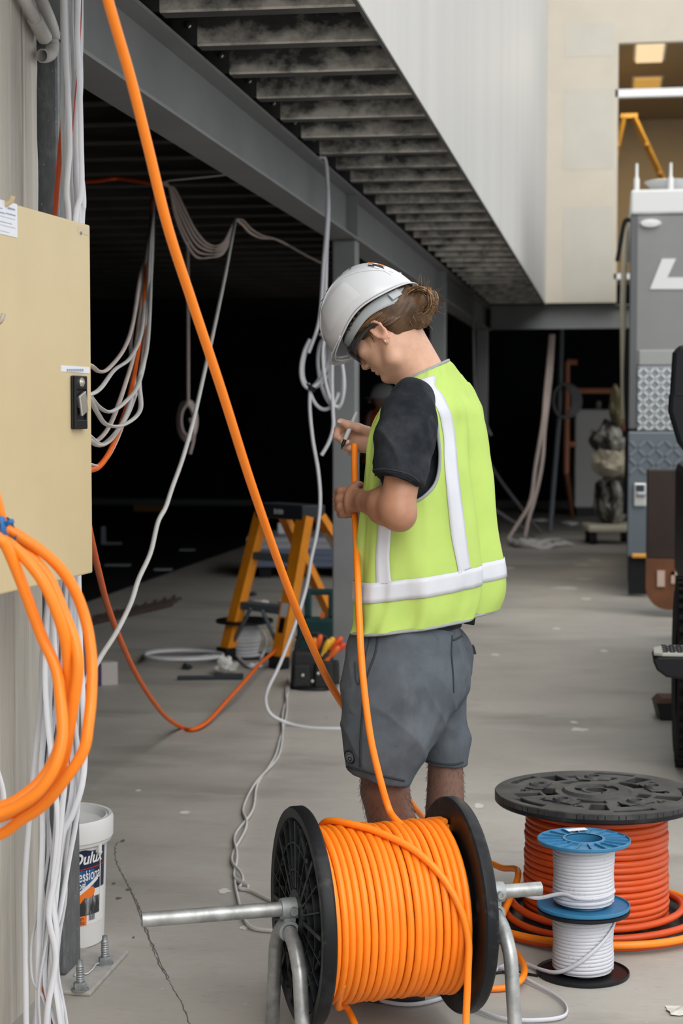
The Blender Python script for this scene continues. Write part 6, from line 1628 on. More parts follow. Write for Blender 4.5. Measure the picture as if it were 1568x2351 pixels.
# warning stickers on the rails
def rail_tag(a, b_, f0, f1, w_, m):
    p0 = a.lerp(b_, f0); p1 = a.lerp(b_, f1); t_ = (p1 - p0).normalized(); s_ = (eA - t_ * eA.dot(t_)).normalized(); n_ = t_.cross(s_)
    if n_.dot(FLAT) > 0: n_ = -n_
    MB().add([p0 - s_ * w_ + n_ * 0.0295, p0 + s_ * w_ + n_ * 0.0295, p1 + s_ * w_ + n_ * 0.0295, p1 - s_ * w_ + n_ * 0.0295], [(0, 1, 2, 3)]).build('sticker', m, lad, smooth=False)
rail_tag(frr, tr_, 0.31, 0.40, 0.03, mpaper); rail_tag(frr, tr_, 0.20, 0.30, 0.022, M['black']); rail_tag(br_, tr_ + eN * 0.09 + eA * 0.02, 0.52, 0.90, 0.027, mat('warning_sticker', (0.62, 0.57, 0.47), 0.6, var=0.2, scale=30))
# spool under the ladder
sp_ = onz(562, 1508); t = thing('cable_spool', 'white cable spool with black flange under the step ladder', 'cable spool', sp_)
MB().lathe([(0, 0.0), (0.15, 0.0), (0.15, 0.012), (0, 0.012)], 32).build('lower_flange', M['black'], t)
MB().lathe([(0.10, 0.012)] + [(0.095 - 0.018 * abs(i - 8) / 8 + (0.004 if i % 2 else 0), 0.02 + 0.011 * i) for i in range(17)] + [(0.07, 0.205)], 28).build('white_winding', M['wcable'], t, angle=20)
MB().lathe([(0.0, 0.206), (0.17, 0.206), (0.17, 0.222), (0, 0.222)], 36).build('upper_flange', M['black'], t)
cable('white_cable', [at(585, 1440, 10.2), at(602, 1450, 10.2), at(611, 1470, 10.2), at(606, 1495, 10.2), onz(598, 1512, 0.01)], 0.008, M['wcable'], 'thin white cable end curling off the spool under the ladder', n=6)
# coil lying on the floor left of it
t = thing('cable_coil', 'flat coil of white cable on the floor left of the step ladder', 'cable coil', onz(412, 1502)); o0 = Vector(t.location)
for k in range(4):
    c = onz(410 + 4 * k, 1501 + k, 0.012 + 0.014 * k); P = [c + RGT * ((0.20 + 0.008 * k) * math.cos(a)) + FLAT * (0.19 * math.sin(a)) for a in np.linspace(0, 6.28, 20)]
    MB().tube(rel(P, o0), 0.010, 8).build('loop', M['wcable'], t, angle=80)
cable('white_cable', [onz(470, 1494, 0.01), onz(500, 1500, 0.012), onz(530, 1496, 0.01), onz(570, 1530, 0.01), onz(600, 1520, 0.01)], 0.010, M['wcable'], 'white cable trailing between the floor coil and the ladder', n=6)
# scraps
def lump(name, px, py, w_, d_, h_, m, label, cat, seed=0, amp=0.35, z0=0.0):
    c = onz(px, py, z0); bm_ = bmesh.new(); bmesh.ops.create_icosphere(bm_, subdivisions=3, radius=1.0)
    for v in bm_.verts:
        n_ = 1 + amp * mnoise.noise(v.co * 1.7 + Vector((seed, seed * 2, 0))) + amp * 0.5 * mnoise.noise(v.co * 4 + Vector((seed, 0, seed)))
        v.co = Vector((v.co.x * w_ * n_, v.co.y * d_ * n_, max(0.0, (v.co.z * 0.5 + 0.5) * h_ * n_)))
    me = bpy.data.meshes.new(name); bm_.to_mesh(me); bm_.free()
    o = link(name, me, m); o.location = c; o.rotation_euler.z = YAW + seed; return tag(o, label, cat)
mbag = mat('clear_plastic_bag', (0.55, 0.55, 0.52), 0.25, var=0.25, scale=20)
lump('plastic_bag', 520, 1548, 0.05, 0.06, 0.085, mbag, 'small crumpled plastic bag on the floor in front of the ladder', 'bag', 2, 0.5)
MB_ = MB(); MB_.box(onz(450, 1556, 0.012), (0.20, 0.03, 0.022), rot=rz(YAW + 0.06)).box(onz(525, 1553, 0.016), (0.16, 0.05, 0.03), rot=rz(YAW - 0.03))
tag(MB_.build('hand_saw', mdk, smooth=False, bevel=0.006), 'dark flat hand tool lying in front of the ladder', 'tool')
for k, (x, y, w_, m, lab) in enumerate(((585, 1535, 0.04, mpaper, 'white paper scrap beside the ladder foot'), (430, 1537, 0.03, mdk, 'dark offcut near the floor coil'), (600, 1387, 0.06, M['gcable'], 'pale rag heap seen between the ladder rails'), (575, 1368, 0.05, mdk, 'dark scrap lying behind the ladder'), (655, 1385, 0.05, mpaper, 'white scrap lying behind the right ladder rail'))):
    lump('scrap', x, y, w_, w_, 0.03, m, lab, 'scrap', 5 + k, 0.4)
# timber offcuts
mtim = mat('pale_timber', (0.42, 0.36, 0.26), 0.7)
for k, (x, y, lab) in enumerate(((625, 1452, 'upper pale timber offcut behind the white spool'), (628, 1476, 'lower pale timber offcut behind the white spool'))):
    tag(MB().box(onz(x, y, 0.018), (0.32, 0.06, 0.036), rot=rz(YAW + 0.1 * k)).build('timber_offcut', mtim, smooth=False, bevel=0.003), lab, 'offcut')
# carton at the left
c = onz(240, 1572); t = thing('carton', 'small purple and white carton on the floor beside the orange coil', 'carton', c, (0, 0, YAW + 0.45))
MB().box((0, 0, 0.062), (0.12, 0.085, 0.122)).build('box', mat('carton_white', (0.50, 0.46, 0.45), 0.6), t, smooth=False, bevel=0.002)
MB().box((-0.061, 0, 0.062), (0.002, 0.083, 0.118)).box((-0.045, -0.0435, 0.062), (0.03, 0.002, 0.118)).build('printed_side', mat('carton_purple', (0.03, 0.02, 0.10), 0.5), t, smooth=False)
# tool bag with screwdrivers, teal case behind
tb = onz(718, 1578); t = thing('tool_bag', 'black tool bag full of orange and yellow screwdrivers by the grey column', 'tool bag', tb, (0, 0, YAW))
mnyl = mat('black_nylon', (0.010, 0.011, 0.013), 0.7, bump=0.3, bscale=60)
def trap(nm, cx_, cy_, w0, w1, d_, h0, h1, par, bev=0.02):
    return MB().add([(cx_ + sx * (w0 if z == h0 else w1), cy_ + sy * d_ * (1.0 if z == h0 else 0.8), z) for z in (h0, h1) for sx, sy in ((-1, -1), (1, -1), (1, 1), (-1, 1))], [(3, 2, 1, 0), (4, 5, 6, 7), (0, 1, 5, 4), (1, 2, 6, 5), (2, 3, 7, 6), (3, 0, 4, 7)]).build(nm, mnyl, par, smooth=False, bevel=bev)
trap('bag_body', 0, 0, 0.118, 0.105, 0.075, 0.0, 0.20, t)
trap('front_pocket', -0.055, -0.085, 0.048, 0.042, 0.025, 0.015, 0.135, t, 0.012); trap('front_pocket', 0.055, -0.085, 0.046, 0.040, 0.028, 0.01, 0.15, t, 0.012); trap('side_pocket', 0.122, 0.0, 0.02, 0.016, 0.05, 0.02, 0.14, t, 0.01)
MB().tube(vspline([(-0.09, 0, 0.19), (-0.07, 0, 0.26), (0.0, 0, 0.285), (0.07, 0, 0.26), (0.09, 0, 0.19)], 6), 0.010, 8).build('carry_handle', mnyl, t, angle=80)
for k, (x, y_, lean_x, col, ln) in enumerate(((0.02, 0.0, 0.25, (0.75, 0.12, 0.02), 0.12), (0.06, -0.02, 0.6, (0.8, 0.42, 0.03), 0.12), (0.09, 0.0, 0.8, (0.75, 0.10, 0.02), 0.15), (0.05, -0.05, 0.45, (0.8, 0.45, 0.03), 0.08), (0.10, -0.04, 0.9, (0.7, 0.05, 0.02), 0.09), (0.0, -0.04, 0.1, (0.75, 0.2, 0.02), 0.08), (0.08, -0.06, 0.7, (0.72, 0.14, 0.02), 0.02))):
    d_ = Vector((math.sin(lean_x), -0.1, math.cos(lean_x))); p0 = Vector((x, y_, 0.15 + ln * 0.35)); R_ = d_.to_track_quat('Z', 'Y').to_matrix()
    MB().lathe([(0, -0.05), (0.012, -0.05), (0.013, 0.0), (0.009, 0.012), (0.016, 0.03), (0.0175, 0.06), (0.015, 0.082), (0.008, 0.09), (0, 0.091)], 12, p0, R_).build('screwdriver', mat('handle_%d' % k, col, 0.4), t)
MB().tube(vspline([(-0.11, -0.04, 0.012), (-0.05, -0.12, 0.012), (0.06, -0.13, 0.012), (0.12, -0.05, 0.012)], 6), 0.008, 8).build('strap', M['black'], t)
for k, (x, z) in enumerate(((-0.05, 0.08), (0.0, 0.05), (0.03, 0.09))):
    MB().lathe([(0, 0.004), (0.008, 0.003), (0.01, 0)], 10, (x, -0.112, z), rx(math.pi / 2)).build('buckle', M['zinc'], t)
mteal = mat('teal_plastic', (0.012, 0.06, 0.065), 0.45)
tc_ = onz(735, 1520); t = thing('tool_case', 'dark teal power tool case with upright handle behind the tool bag', 'tool case', tc_, (0, 0, YAW - 0.15))
MB().span((-0.13, -0.06, 0.0), (0.13, 0.06, 0.26)).build('case_body', mteal, t, smooth=False, bevel=0.02)
MB().span((-0.135, -0.065, 0.14), (0.135, 0.065, 0.155)).build('seam_band', mdk, t, smooth=False, bevel=0.003)
for x in (-0.07, 0.07): MB().span((x - 0.02, -0.025, 0.26), (x + 0.02, 0.025, 0.42)).build('handle_post', mteal, t, smooth=False, bevel=0.01)
MB().span((-0.09, -0.022, 0.39), (0.09, 0.022, 0.425)).build('handle_grip', mteal, t, smooth=False, bevel=0.01)
MB().box((0.015, -0.02, 0.275), (0.02, 0.03, 0.03)).build('catch', mso, t, smooth=False)
# stack of boards behind the ladder
bs = onz(690, 1318); t = thing('board_stack', 'stack of pale boards lying far back behind the step ladder', 'board stack', bs, (0, 0, YAW))
mbd = mat('pale_board', (0.34, 0.36, 0.40), 0.6); mbd2 = mat('blue_wrap', (0.12, 0.16, 0.24), 0.5)
for x in (-0.3, 0.35): MB().span((x - 0.05, -0.35, 0), (x + 0.05, 0.4, 0.10)).build('bearer', M['black'], t, smooth=False)
for k in range(5): MB().span((-0.46 + 0.01 * (k % 2), -0.4, 0.10 + 0.052 * k), (0.5, 0.5, 0.148 + 0.052 * k)).build('board', mbd2 if k < 3 else mbd, t, smooth=False)
MB().box((-0.16, 0.0, 0.41), (0.09, 0.03, 0.10)).build('paper_tube', mpaper, t, smooth=False, bevel=0.01)
# bright bits on the dark membrane and a bracket
for k, (x, y, w_, lab) in enumerate(((270, 1297, 0.24, 'pale strip lying on the black membrane, nearer the switchboard'), (375, 1307, 0.16, 'pale strip lying on the black membrane, nearer the long cable'), (430, 1262, 0.16, 'faint pale strip far back on the black membrane'))):
    tag(MB().box(onz(x, y, 0.012), (w_, 0.12, 0.012), rot=rz(YAW)).build('offcut_strip', mbd, smooth=False), lab, 'offcut')
br = onz(250, 1250, 0.006); t = tag(MB().box(br + Vector((-0.06, 0, 0.10)), (0.05, 0.03, 0.20), rot=rz(YAW)).box(br + RGT * 0.03 + Vector((0, 0, 0.012)), (0.22, 0.05, 0.024), rot=rz(YAW)).build('bracket', mbd, smooth=False), 'pale L shaped bracket standing on the black membrane', 'bracket')
# rusty mesh lying at the edge of the membrane
mrust = mat('rusty_mesh', (0.055, 0.035, 0.028), 0.8); t = thing('mesh_sheet', 'rusty steel mesh sheet lying at the edge of the black membrane', 'mesh', onz(295, 1405, 0.008)); o0 = Vector(t.location)
for k in range(9):
    MB().tube(rel([onz(200 + k * 24, 1432 - k * 6, 0.014), onz(225 + k * 22, 1412 - k * 5.5, 0.014)], o0), 0.012, 5).build('bar', mrust, t)
for k in range(3):
    MB().tube(rel([onz(196 + k * 10, 1434 - k * 9, 0.02), onz(395 + k * 10, 1388 - k * 7, 0.02)], o0), 0.012, 5).build('bar', mrust, t)
# faint yellow thing and pale panel deep in the bay
tag(MB().box(at(342, 1167, 25.5), (0.45, 0.1, 0.09), rot=rz(YAW)).build('yellow_bar', mat('faded_yellow', (0.25, 0.13, 0.01), 0.6), smooth=False), 'dull yellow bar lying at the foot of the far dark wall', 'bar')
# ================================================================== far right: cables, cabinet, wrapped load
zc = 19.3
for k, (x0, pts, lab) in enumerate(((1262, [(1264, 768, zc), (1258, 840, zc), (1252, 900, zc), (1247, 960, zc), (1238, 1020, zc), (1228, 1080, zc), (1222, 1130, zc), (1212, 1165, zc), (1190, 1200, zc), (1166, 1238, zc)], 'pale cable hanging from the cross beam, splaying left at the floor'),
                                    (1268, [(1270, 768, zc), (1265, 850, zc), (1258, 920, zc), (1250, 990, zc), (1246, 1050, zc), (1238, 1100, zc), (1226, 1150, zc), (1214, 1190, zc), (1205, 1232, zc)], 'pale cable hanging straighter from the cross beam beside it'))):
    hang('pale_cable', pts, 0.021, M['pinkcable'], lab, flat=False)
t = thing('cable_coil', 'loose heap of pale cable on the floor under the cross beam', 'cable coil', onz(1215, 1248)); o0 = Vector(t.location)
for k in range(5):
    c = onz(1205 + 12 * k, 1246 + 2 * (k % 3), 0.03); P = [c + RGT * ((0.16 + 0.03 * k) * math.cos(a + k)) + FLAT * (0.3 * math.sin(a + k)) + Vector((0, 0, 0.02 * math.sin(3 * a + k))) for a in np.linspace(0, 6.0, 14)]
    MB().tube(rel(vspline(P, 3), o0), 0.02, 6).build('loop', M['gcable'], t, angle=80)
t = thing('cable_coil', 'grey coil of cable hanging on the grey pole at the far right', 'cable coil', at(1286, 900, 20.9)); o0 = Vector(t.location)
mgc = mat('dim_grey_sheath', (0.14, 0.14, 0.15), 0.6)
for k in range(5):
    MB().tube(rel([at(1292 + (22 + 3 * k) * math.cos(a) + 2 * k, 920 + 38 * math.sin(a), 20.9 + 0.03 * k) for a in np.linspace(0, 6.28, 18)], o0), 0.018, 6).build('loop', mgc, t, angle=80)
tag(MB().tube([at(1290, 722, 21), at(1284, 950, 21), at(1262, 1221, 21)], 0.03, 10).build('pole', mat('dim_grey_pole', (0.12, 0.14, 0.16), 0.5), angle=60), 'slim grey pole leaning by the hanging cables at the far right', 'pole')
hang('black_cable', [(1085, 960, 21), (1100, 1020, 21), (1140, 1090, 21), (1180, 1145, 21), (1215, 1190, 21), (1240, 1222, 21)], 0.02, mgc, 'dim cable slanting down behind the worker towards the far cables', flat=False)
hang('black_cable', [(1120, 1160, 20), (1135, 1170, 20), (1165, 1190, 20), (1205, 1215, 20), (1230, 1235, 20)], 0.02, mgc, 'dim cable lying low behind the hem of the lime vest', flat=False)
hang('dim_cable', [(1086, 657, 16), (1088, 820, 16), (1092, 900, 16), (1110, 960, 16), (1128, 1000, 16)], 0.012, mgc, 'dim loop of cable hanging behind the shoulder of the lime vest', flat=False)
for k, (x, y, lab) in enumerate(((1240, 1199, 'white scrap on the dark floor left of the grey cabinet'), (1308, 1206, 'white scrap on the dark floor at the foot of the cabinet'))):
    lump('scrap', x, y, 0.13, 0.1, 0.05, mpaper, lab, 'scrap', 20 + k, 0.3)
# rust red pipe frame
mcop = mat('red_primer_pipe', (0.42, 0.16, 0.09), 0.6)
t = thing('pipe_frame', 'red primed pipe frame standing behind the grey cabinet', 'frame', onz(1365, 1190)); o0 = Vector(t.location)
for a, c in (((1303, 897, 21.5), (1428, 897, 21.5)), ((1302, 830, 21.5), (1300, 1085, 21.5)), ((1431, 780, 21.5), (1430, 1180, 21.5)), ((1302, 830, 21.5), (1325, 832, 21.5)), ((1298, 1020, 21.5), (1322, 1020, 21.5))):
    MB().tube(rel([at(*a), at(*c)], o0), 0.035, 8).build('pipe', mcop, t)
MB().tube([Vector((-0.3, 0, 0.0)), at(1300, 1085, 21.5) - o0], 0.03, 6).build('pipe', mcop, t)
# grey cabinet
cb = onz(1375, 1185); t = thing('metal_cabinet', 'light grey metal cabinet on a dark plinth at the far right', 'cabinet', cb, (0, 0, YAW))
mcab = mat('cabinet_grey', (0.68, 0.68, 0.68), 0.5); sc = (cb - EYE).length / F_PX
hC = (1165 - 942) * sc
MB().span((-55 * sc, 0, 0.12), (60 * sc, 0.5, 0.12 + hC)).build('body', mcab, t, smooth=False, bevel=0.02)
MB().span((-55 * sc, -0.01, 0.14), (60 * sc, 0.0, 0.10 + hC)).build('door', mcab, t, smooth=False, bevel=0.008)
MB().span((-50 * sc, 0.02, 0.0), (55 * sc, 0.45, 0.12)).build('plinth', mdk, t, smooth=False)
MB().box((2 * sc, 0.2, 0.12 + hC + 0.06), (0.07, 0.07, 0.12)).build('top_fitting', mat('fitting_grey', (0.3, 0.3, 0.3), 0.5), t, smooth=False, bevel=0.02)
# trolley with a wrapped load
tr = onz(1408, 1252); t = thing('trolley', 'flat trolley with cream deck and black castors beside the grey truck', 'trolley', tr, (0, 0, YAW))
mcrm = mat('cream_plastic', (0.62, 0.57, 0.44), 0.6); sc = (tr - EYE).length / F_PX
MB().span((-58 * sc, 0, 0.14), (55 * sc, 0.6, 0.22)).build('deck', mcrm, t, smooth=False, bevel=0.03)
for x, y_ in ((-42, 0.1), (40, 0.1), (-42, 0.5), (40, 0.5)):
    MB().lathe([(0, -0.03), (0.07, -0.03), (0.07, 0.03), (0, 0.03)], 18, (x * sc, y_, 0.07), ry(math.pi / 2)).build('castor', M['black'], t)
mw1 = mat('black_wrap', (0.02, 0.02, 0.018), 0.25, color2=(0.55, 0.54, 0.48), scale=5, lo=0.46, hi=0.68, detail=5, stretch=(1.5, 1.5, 0.7))
def bag(px, py, w_, h_, m, label, seed, z0):
    c = at(px, py, (tr - EYE).length * 0.99); c.z = z0
    o = lump('wrapped_bundle', 1408, 1252, w_, 0.22, h_, m, label, 'bundle', seed, 0.35); o.location = (c.x, c.y + 0.25, z0); o.rotation_euler.z = YAW; return o
bag(1405, 1100, 0.20, 0.55, mw1, 'black and white plastic wrapped bundle on the trolley deck', 3, 0.20)
bag(1400, 1040, 0.19, 0.34, mcrm, 'cream wrapped bundle stacked in the middle of the trolley load', 9, 0.72)
bag(1396, 1010, 0.20, 0.34, mw1, 'crumpled black wrapped bundle on top of the trolley load', 14, 0.98)
bag(1418, 960, 0.09, 0.42, mat('khaki_hose', (0.28, 0.25, 0.14), 0.6), 'khaki hose bundle rising behind the wrapped load', 18, 1.28)
# ================================================================== service truck at the right
TY = 13.8
def ty(px, py, y=TY): return ony(px, py, y)
x0 = ty(1447, 900).x; X1 = x0 + 2.3
def tz_(py, y=TY): return ony(1500, py, y).z
mtg = mat('truck_grey', (0.20, 0.205, 0.205), 0.45, var=0.04, scale=3); mtw = mat('truck_white', (0.62, 0.63, 0.63), 0.4)
mchk = mat('checker_silver', (0.24, 0.265, 0.285), 0.35, metal=0.5); mchd = mat('checker_blue_grey', (0.13, 0.16, 0.185), 0.4, metal=0.4)
tk = thing('service_truck', 'grey and white service truck with checker plate rear, parked at the right', 'truck', (x0, TY, 0))
def L3(px, py, y=TY): p = ony(px, py, y); return p - Vector((x0, TY, 0))
def slab(nm, ax_, ay, bx, by, m, th=0.06, y=TY, bev=0.01, par=None):
    a = L3(ax_, ay, y); c = L3(bx, by, y)
    return MB().span((a.x, a.y, c.z), (c.x, a.y + th, a.z)).build(nm, m, par or tk, smooth=False, bevel=bev)
XR = 1760
zt = tz_(435)
MB().span((0.03, 0.05, tz_(1240)), (2.3, 4.3, tz_(492))).build('body', mtg, tk, smooth=False, bevel=0.03)
MB().span((-0.01, -0.02, tz_(492)), (2.32, 4.3, zt)).build('roof_band', mtw, tk, smooth=False, bevel=0.02)
rp = slab('rear_panel', 1462, 494, XR, 838, mtg, 0.06)
slab('corner_post', 1447, 494, 1463, 985, mat('truck_dark_trim', (0.09, 0.095, 0.10), 0.5), 0.08)
slab('panel_strip', 1466, 803, XR, 838, mat('strip_grey', (0.28, 0.29, 0.29), 0.45), 0.02, TY - 0.02)
cp1 = slab('checker_panel', 1463, 840, XR, 990, mchk, 0.05, TY - 0.01); cp2 = slab('checker_panel', 1442, 991, XR, 1282, mchd, 0.06, TY - 0.03)
# raised bars of the checker plate
def checker(par, xa, ya, xb, yb, y, m, p=10.5):
    a = L3(xa, ya, y); c = L3(xb, yb, y); st_ = p * 13.7 / F_PX; k = 0
    n_x = int((c.x - a.x) / st_); n_z = int((a.z - c.z) / st_)
    me = {}
    for s_ in (0, 1):
        me[s_] = MB().box((0, 0, 0), (st_ * 1.0, 0.016, st_ * 0.30), rot=ry(math.pi / 4 if s_ else -math.pi / 4)).mesh('raised_bar', False)
    for i in range(n_x):
        for j in range(n_z):
            link('raised_bar', me[(i + j) % 2], m, par, loc=(a.x + (i + 0.5) * st_, a.y - 0.004, c.z + (j + 0.5) * st_))
checker(cp1, 1464, 842, 1568, 989, TY - 0.01, mat('checker_bar_bright', (0.66, 0.68, 0.70), 0.35, metal=0.4), 13); checker(cp2, 1444, 995, 1568, 1090, TY - 0.03, mat('checker_bar_blue', (0.19, 0.22, 0.25), 0.35, metal=0.4), 20)
lt = slab('door_latch', 1455, 1109, 1483, 1163, mat('latch_bright', (0.55, 0.56, 0.56), 0.35, metal=0.5), 0.03, TY - 0.06)
slab('latch_paddle', 1461, 1130, 1482, 1142, mat('latch_paddle', (0.30, 0.32, 0.34), 0.3, metal=0.6), 0.02, TY - 0.075, par=lt)
slab('latch_well', 1460, 1114, 1479, 1128, mdk, 0.01, TY - 0.064, par=lt, bev=0)
slab('marker_light', 1450, 1271, 1521, 1282, mat('amber_marker', (0.62, 0.30, 0.05), 0.4), 0.04, TY - 0.06)
# white emblem on the panel
pl_ = [(1520, 594), (1552, 594), (1532, 637), (1640, 637), (1640, 664), (1492, 664)]
pts = [L3(x, y, TY - 0.004) for x, y in pl_]
MB().prism([(p.x, p.z) for p in pts], -0.010, 0.002, 'y').build('emblem', mtw, rp, smooth=False)
c = L3(1493, 513); MB().lathe([(0, 0.04), (0.07, 0.035), (0.085, 0.0)], 24, c, rx(math.pi / 2) @ Matrix.Diagonal((1, 0.42, 1))).build('lamp', mtw, rp)
# rear wheel and chassis
for xw in (0.0, 1.9):
    w_ = MB().lathe([(0.22, 0.0), (0.44, 0.0), (0.47, 0.03), (0.475, 0.12), (0.47, 0.24), (0.44, 0.27), (0.22, 0.27)], 40, (xw, 0.9, 0.475), ry(math.pi / 2)).build('tyre', M['black'], tk)
    MB().lathe([(0, 0.03), (0.2, 0.05), (0.225, 0.0)], 24, (xw, 0.9, 0.475), ry(math.pi / 2)).build('rim', mchd, w_)
MB().span((0.05, 0.1, 0.45), (2.2, 4.2, tz_(1240))).build('chassis', M['black'], tk, smooth=False)
fl_ = L3(1443, 1283); MB().span((fl_.x, 0.0, 0.02), (L3(1489, 1283).x, 0.03, fl_.z)).build('mud_flap', M['black'], tk, smooth=False)
# roof gear
for x in (1462, 1541):
    a = L3(x, 436); MB().lathe([(0.022, 0.0), (0.022, 0.10), (0.012, 0.12), (0.011, 0.22), (0, 0.225)], 12, (a.x, 0.15, zt)).build('antenna', mtw, tk)
a = L3(1540, 420); MB().lathe([(0.05, 0), (0.12, 0.03), (0.20, 0.10), (0.18, 0.105), (0.10, 0.05), (0, 0.04)], 24, (a.x, 0.35, zt), Matrix.Identity(3)).build('dish', mtw, tk)
MB().tube(vspline([L3(1447, 506, TY + 0.3), L3(1434, 509, TY + 0.3), L3(1424, 560, TY + 0.3), L3(1417, 600, TY + 0.3)], 5), 0.018, 6).build('grab_rail', M['black'], tk)
MB().tube([L3(1437, 520, TY + 1.2), L3(1430, 690, TY + 1.2), L3(1432, 960, TY + 1.2)], 0.025, 8).build('side_rail', mcrm, tk)
MB().tube(vspline([L3(1441, 760, TY + 0.3), L3(1437, 880, TY + 0.3), L3(1441, 1000, TY + 0.3), L3(1436, 1180, TY + 0.3)], 5), 0.02, 6).build('hose', M['black'], tk)
# ---- rust brown tailgate flap with pale lettering in front of the truck
fy = 12.4
f0 = ony(1482, 1400, fy); f1 = ony(1760, 1078, fy)
t = thing('tailgate', 'rust brown tailgate with pale lettering low in front of the truck', 'tailgate', (f0.x, fy, 0.0))
mbrn = mat('rust_brown', (0.020, 0.010, 0.007), 0.5, var=0.35, scale=3); mbrl = mat('amber_flap', (0.13, 0.046, 0.016), 0.5, var=0.3, scale=4)
w_ = f1.x - f0.x; zb = max(0.02, f0.z); zt_ = f1.z; zm = ony(1500, 1282, fy).z
MB().span((0, 0, zm), (w_, 0.06, zt_)).build('upper_panel', mbrn, t, smooth=False, bevel=0.01)
rc = 0.16; poly = [(0, zm), (w_, zm), (w_, zb)] + [(rc - rc * math.sin(a), zb + rc - rc * math.cos(a)) for a in np.linspace(0, math.pi / 2, 8)]
lf = MB().prism(poly, 0.005, 0.05, 'y').build('lower_flap', mbrl, t, smooth=False)
for (xa, ya, xb, yb) in ((1509, 1310, 1526, 1347), (1541, 1313, 1549, 1340), (1541, 1313, 1575, 1321), (1560, 1330, 1575, 1350)):
    a = ony(xa, ya, fy - 0.01); c = ony(xb, yb, fy - 0.01)
    MB().span((a.x - f0.x, -0.012, c.z), (c.x - f0.x, 0.004, a.z)).build('letter_stroke', mat('flap_letter', (0.48, 0.36, 0.30), 0.6), lf, smooth=False)
MB().span((0.4, 0.06, 0.0), (0.5, 0.16, zt_ - 0.1)).build('stay', M['black'], t, smooth=False)
# ================================================================== nearer vehicle at the right edge
ve = onz(1553, 1800); t = thing('utility_vehicle', 'black trimmed vehicle just entering at the right edge, tyre and step showing', 'vehicle', (ve.x, ve.y, 0))
mrub = mat('tyre_rubber', (0.009, 0.009, 0.010), 0.8, spec=0.2)
TR = 0.385
ty_ = MB(); ty_.lathe([(0.20, 0.012), (0.33, 0.0), (TR - 0.02, 0.012), (TR - 0.006, 0.04), (TR - 0.006, 0.22), (TR - 0.02, 0.25), (0.33, 0.262), (0.20, 0.25)], 56, (0, TR, TR), ry(math.pi / 2))
tyo = ty_.build('tyre', mrub, t)
blk = MB().box((0, 0, 0), (0.05, 0.022, 0.016)).mesh('tread_block', False)
for k in range(44):
    a = 2 * math.pi * k / 44
    for j, xx in enumerate((0.02, 0.085, 0.15, 0.215)):
        a2 = a + (0.07 if j % 2 else 0)
        o = link('tread_block', blk, mrub, tyo, loc=(xx + 0.012, TR + (TR - 0.004) * math.cos(a2), TR + (TR - 0.004) * math.sin(a2))); o.rotation_euler.x = a2 - math.pi / 2
MB().lathe([(0, 0.05), (0.18, 0.06), (0.205, 0.03)], 32, (0, TR, TR), ry(math.pi / 2)).build('wheel_rim', mat('alloy', (0.3, 0.3, 0.3), 0.4, metal=0.6), t)
vo = Vector((ve.x, ve.y, 0))
# bumper step with a studded grey top
sd0 = at(1497, 1500, 6.3); zs = at(1530, 1500, 6.3).z
lx = sd0.x - vo.x; ly = sd0.y - vo.y
mbp = mat('bumper_black', (0.008, 0.009, 0.011), 0.5, spec=0.2); mgt = mat('step_grey', (0.33, 0.32, 0.29), 0.6)
prof = [(lx, zs - 0.015), (lx + 0.015, zs - 0.05), (lx + 0.05, zs - 0.075), (lx + 0.30, zs - 0.10), (lx + 1.5, zs - 0.12), (lx + 1.5, zs), (lx + 0.06, zs), (lx + 0.02, zs - 0.002)]
MB().prism(prof, ly - 0.08, ly + 0.16, 'y').build('bumper', mbp, t, smooth=False, bevel=0.008)
stp = MB().prism([(lx + 0.004, -0.06), (lx + 0.035, -0.078), (lx + 1.4, -0.078), (lx + 1.4, 0.15), (lx + 0.05, 0.15), (lx + 0.004, 0.08)], zs, zs + 0.012, 'z', (0, ly, 0)).build('step_pad', mgt, t, smooth=False, bevel=0.003)
stud = MB().lathe([(0, 0.006), (0.008, 0.005), (0.010, 0.0)], 6).mesh('stud', False)
for i in range(14):
    for j in range(7):
        link('stud', stud, M['black'] , stp, loc=(lx + 0.045 + 0.026 * i + (0.013 if j % 2 else 0), ly - 0.05 + 0.028 * j, zs + 0.012))
# black mirror housing
m0 = at(1540, 800, 6.6); z1 = m0.z; z0_ = at(1540, 1042, 6.6).z; mx_ = m0.x - vo.x; my_ = m0.y - vo.y; zm_ = at(1540, 905, 6.6).z
pf = [(mx_ + 0.03, z1 + 0.012), (mx_ + 0.008, z1 - 0.015), (mx_, zm_ + 0.004), (mx_ - 0.004, zm_ - 0.01), (mx_ - 0.006, z0_ + 0.16), (mx_ + 0.03, z0_ + 0.04), (mx_ + 0.06, z0_), (mx_ + 0.20, z0_ + 0.0), (mx_ + 0.20, z1 + 0.012)]
MB().prism(pf, my_ - 0.03, my_ + 0.09, 'y').build('mirror_housing', mbp, t, smooth=False, bevel=0.015)
MB().span((mx_ + 0.02, my_ - 0.034, zm_ - 0.004), (mx_ + 0.2, my_ + 0.09, zm_ + 0.004)).build('mirror_seam', M['black'], t, smooth=False)
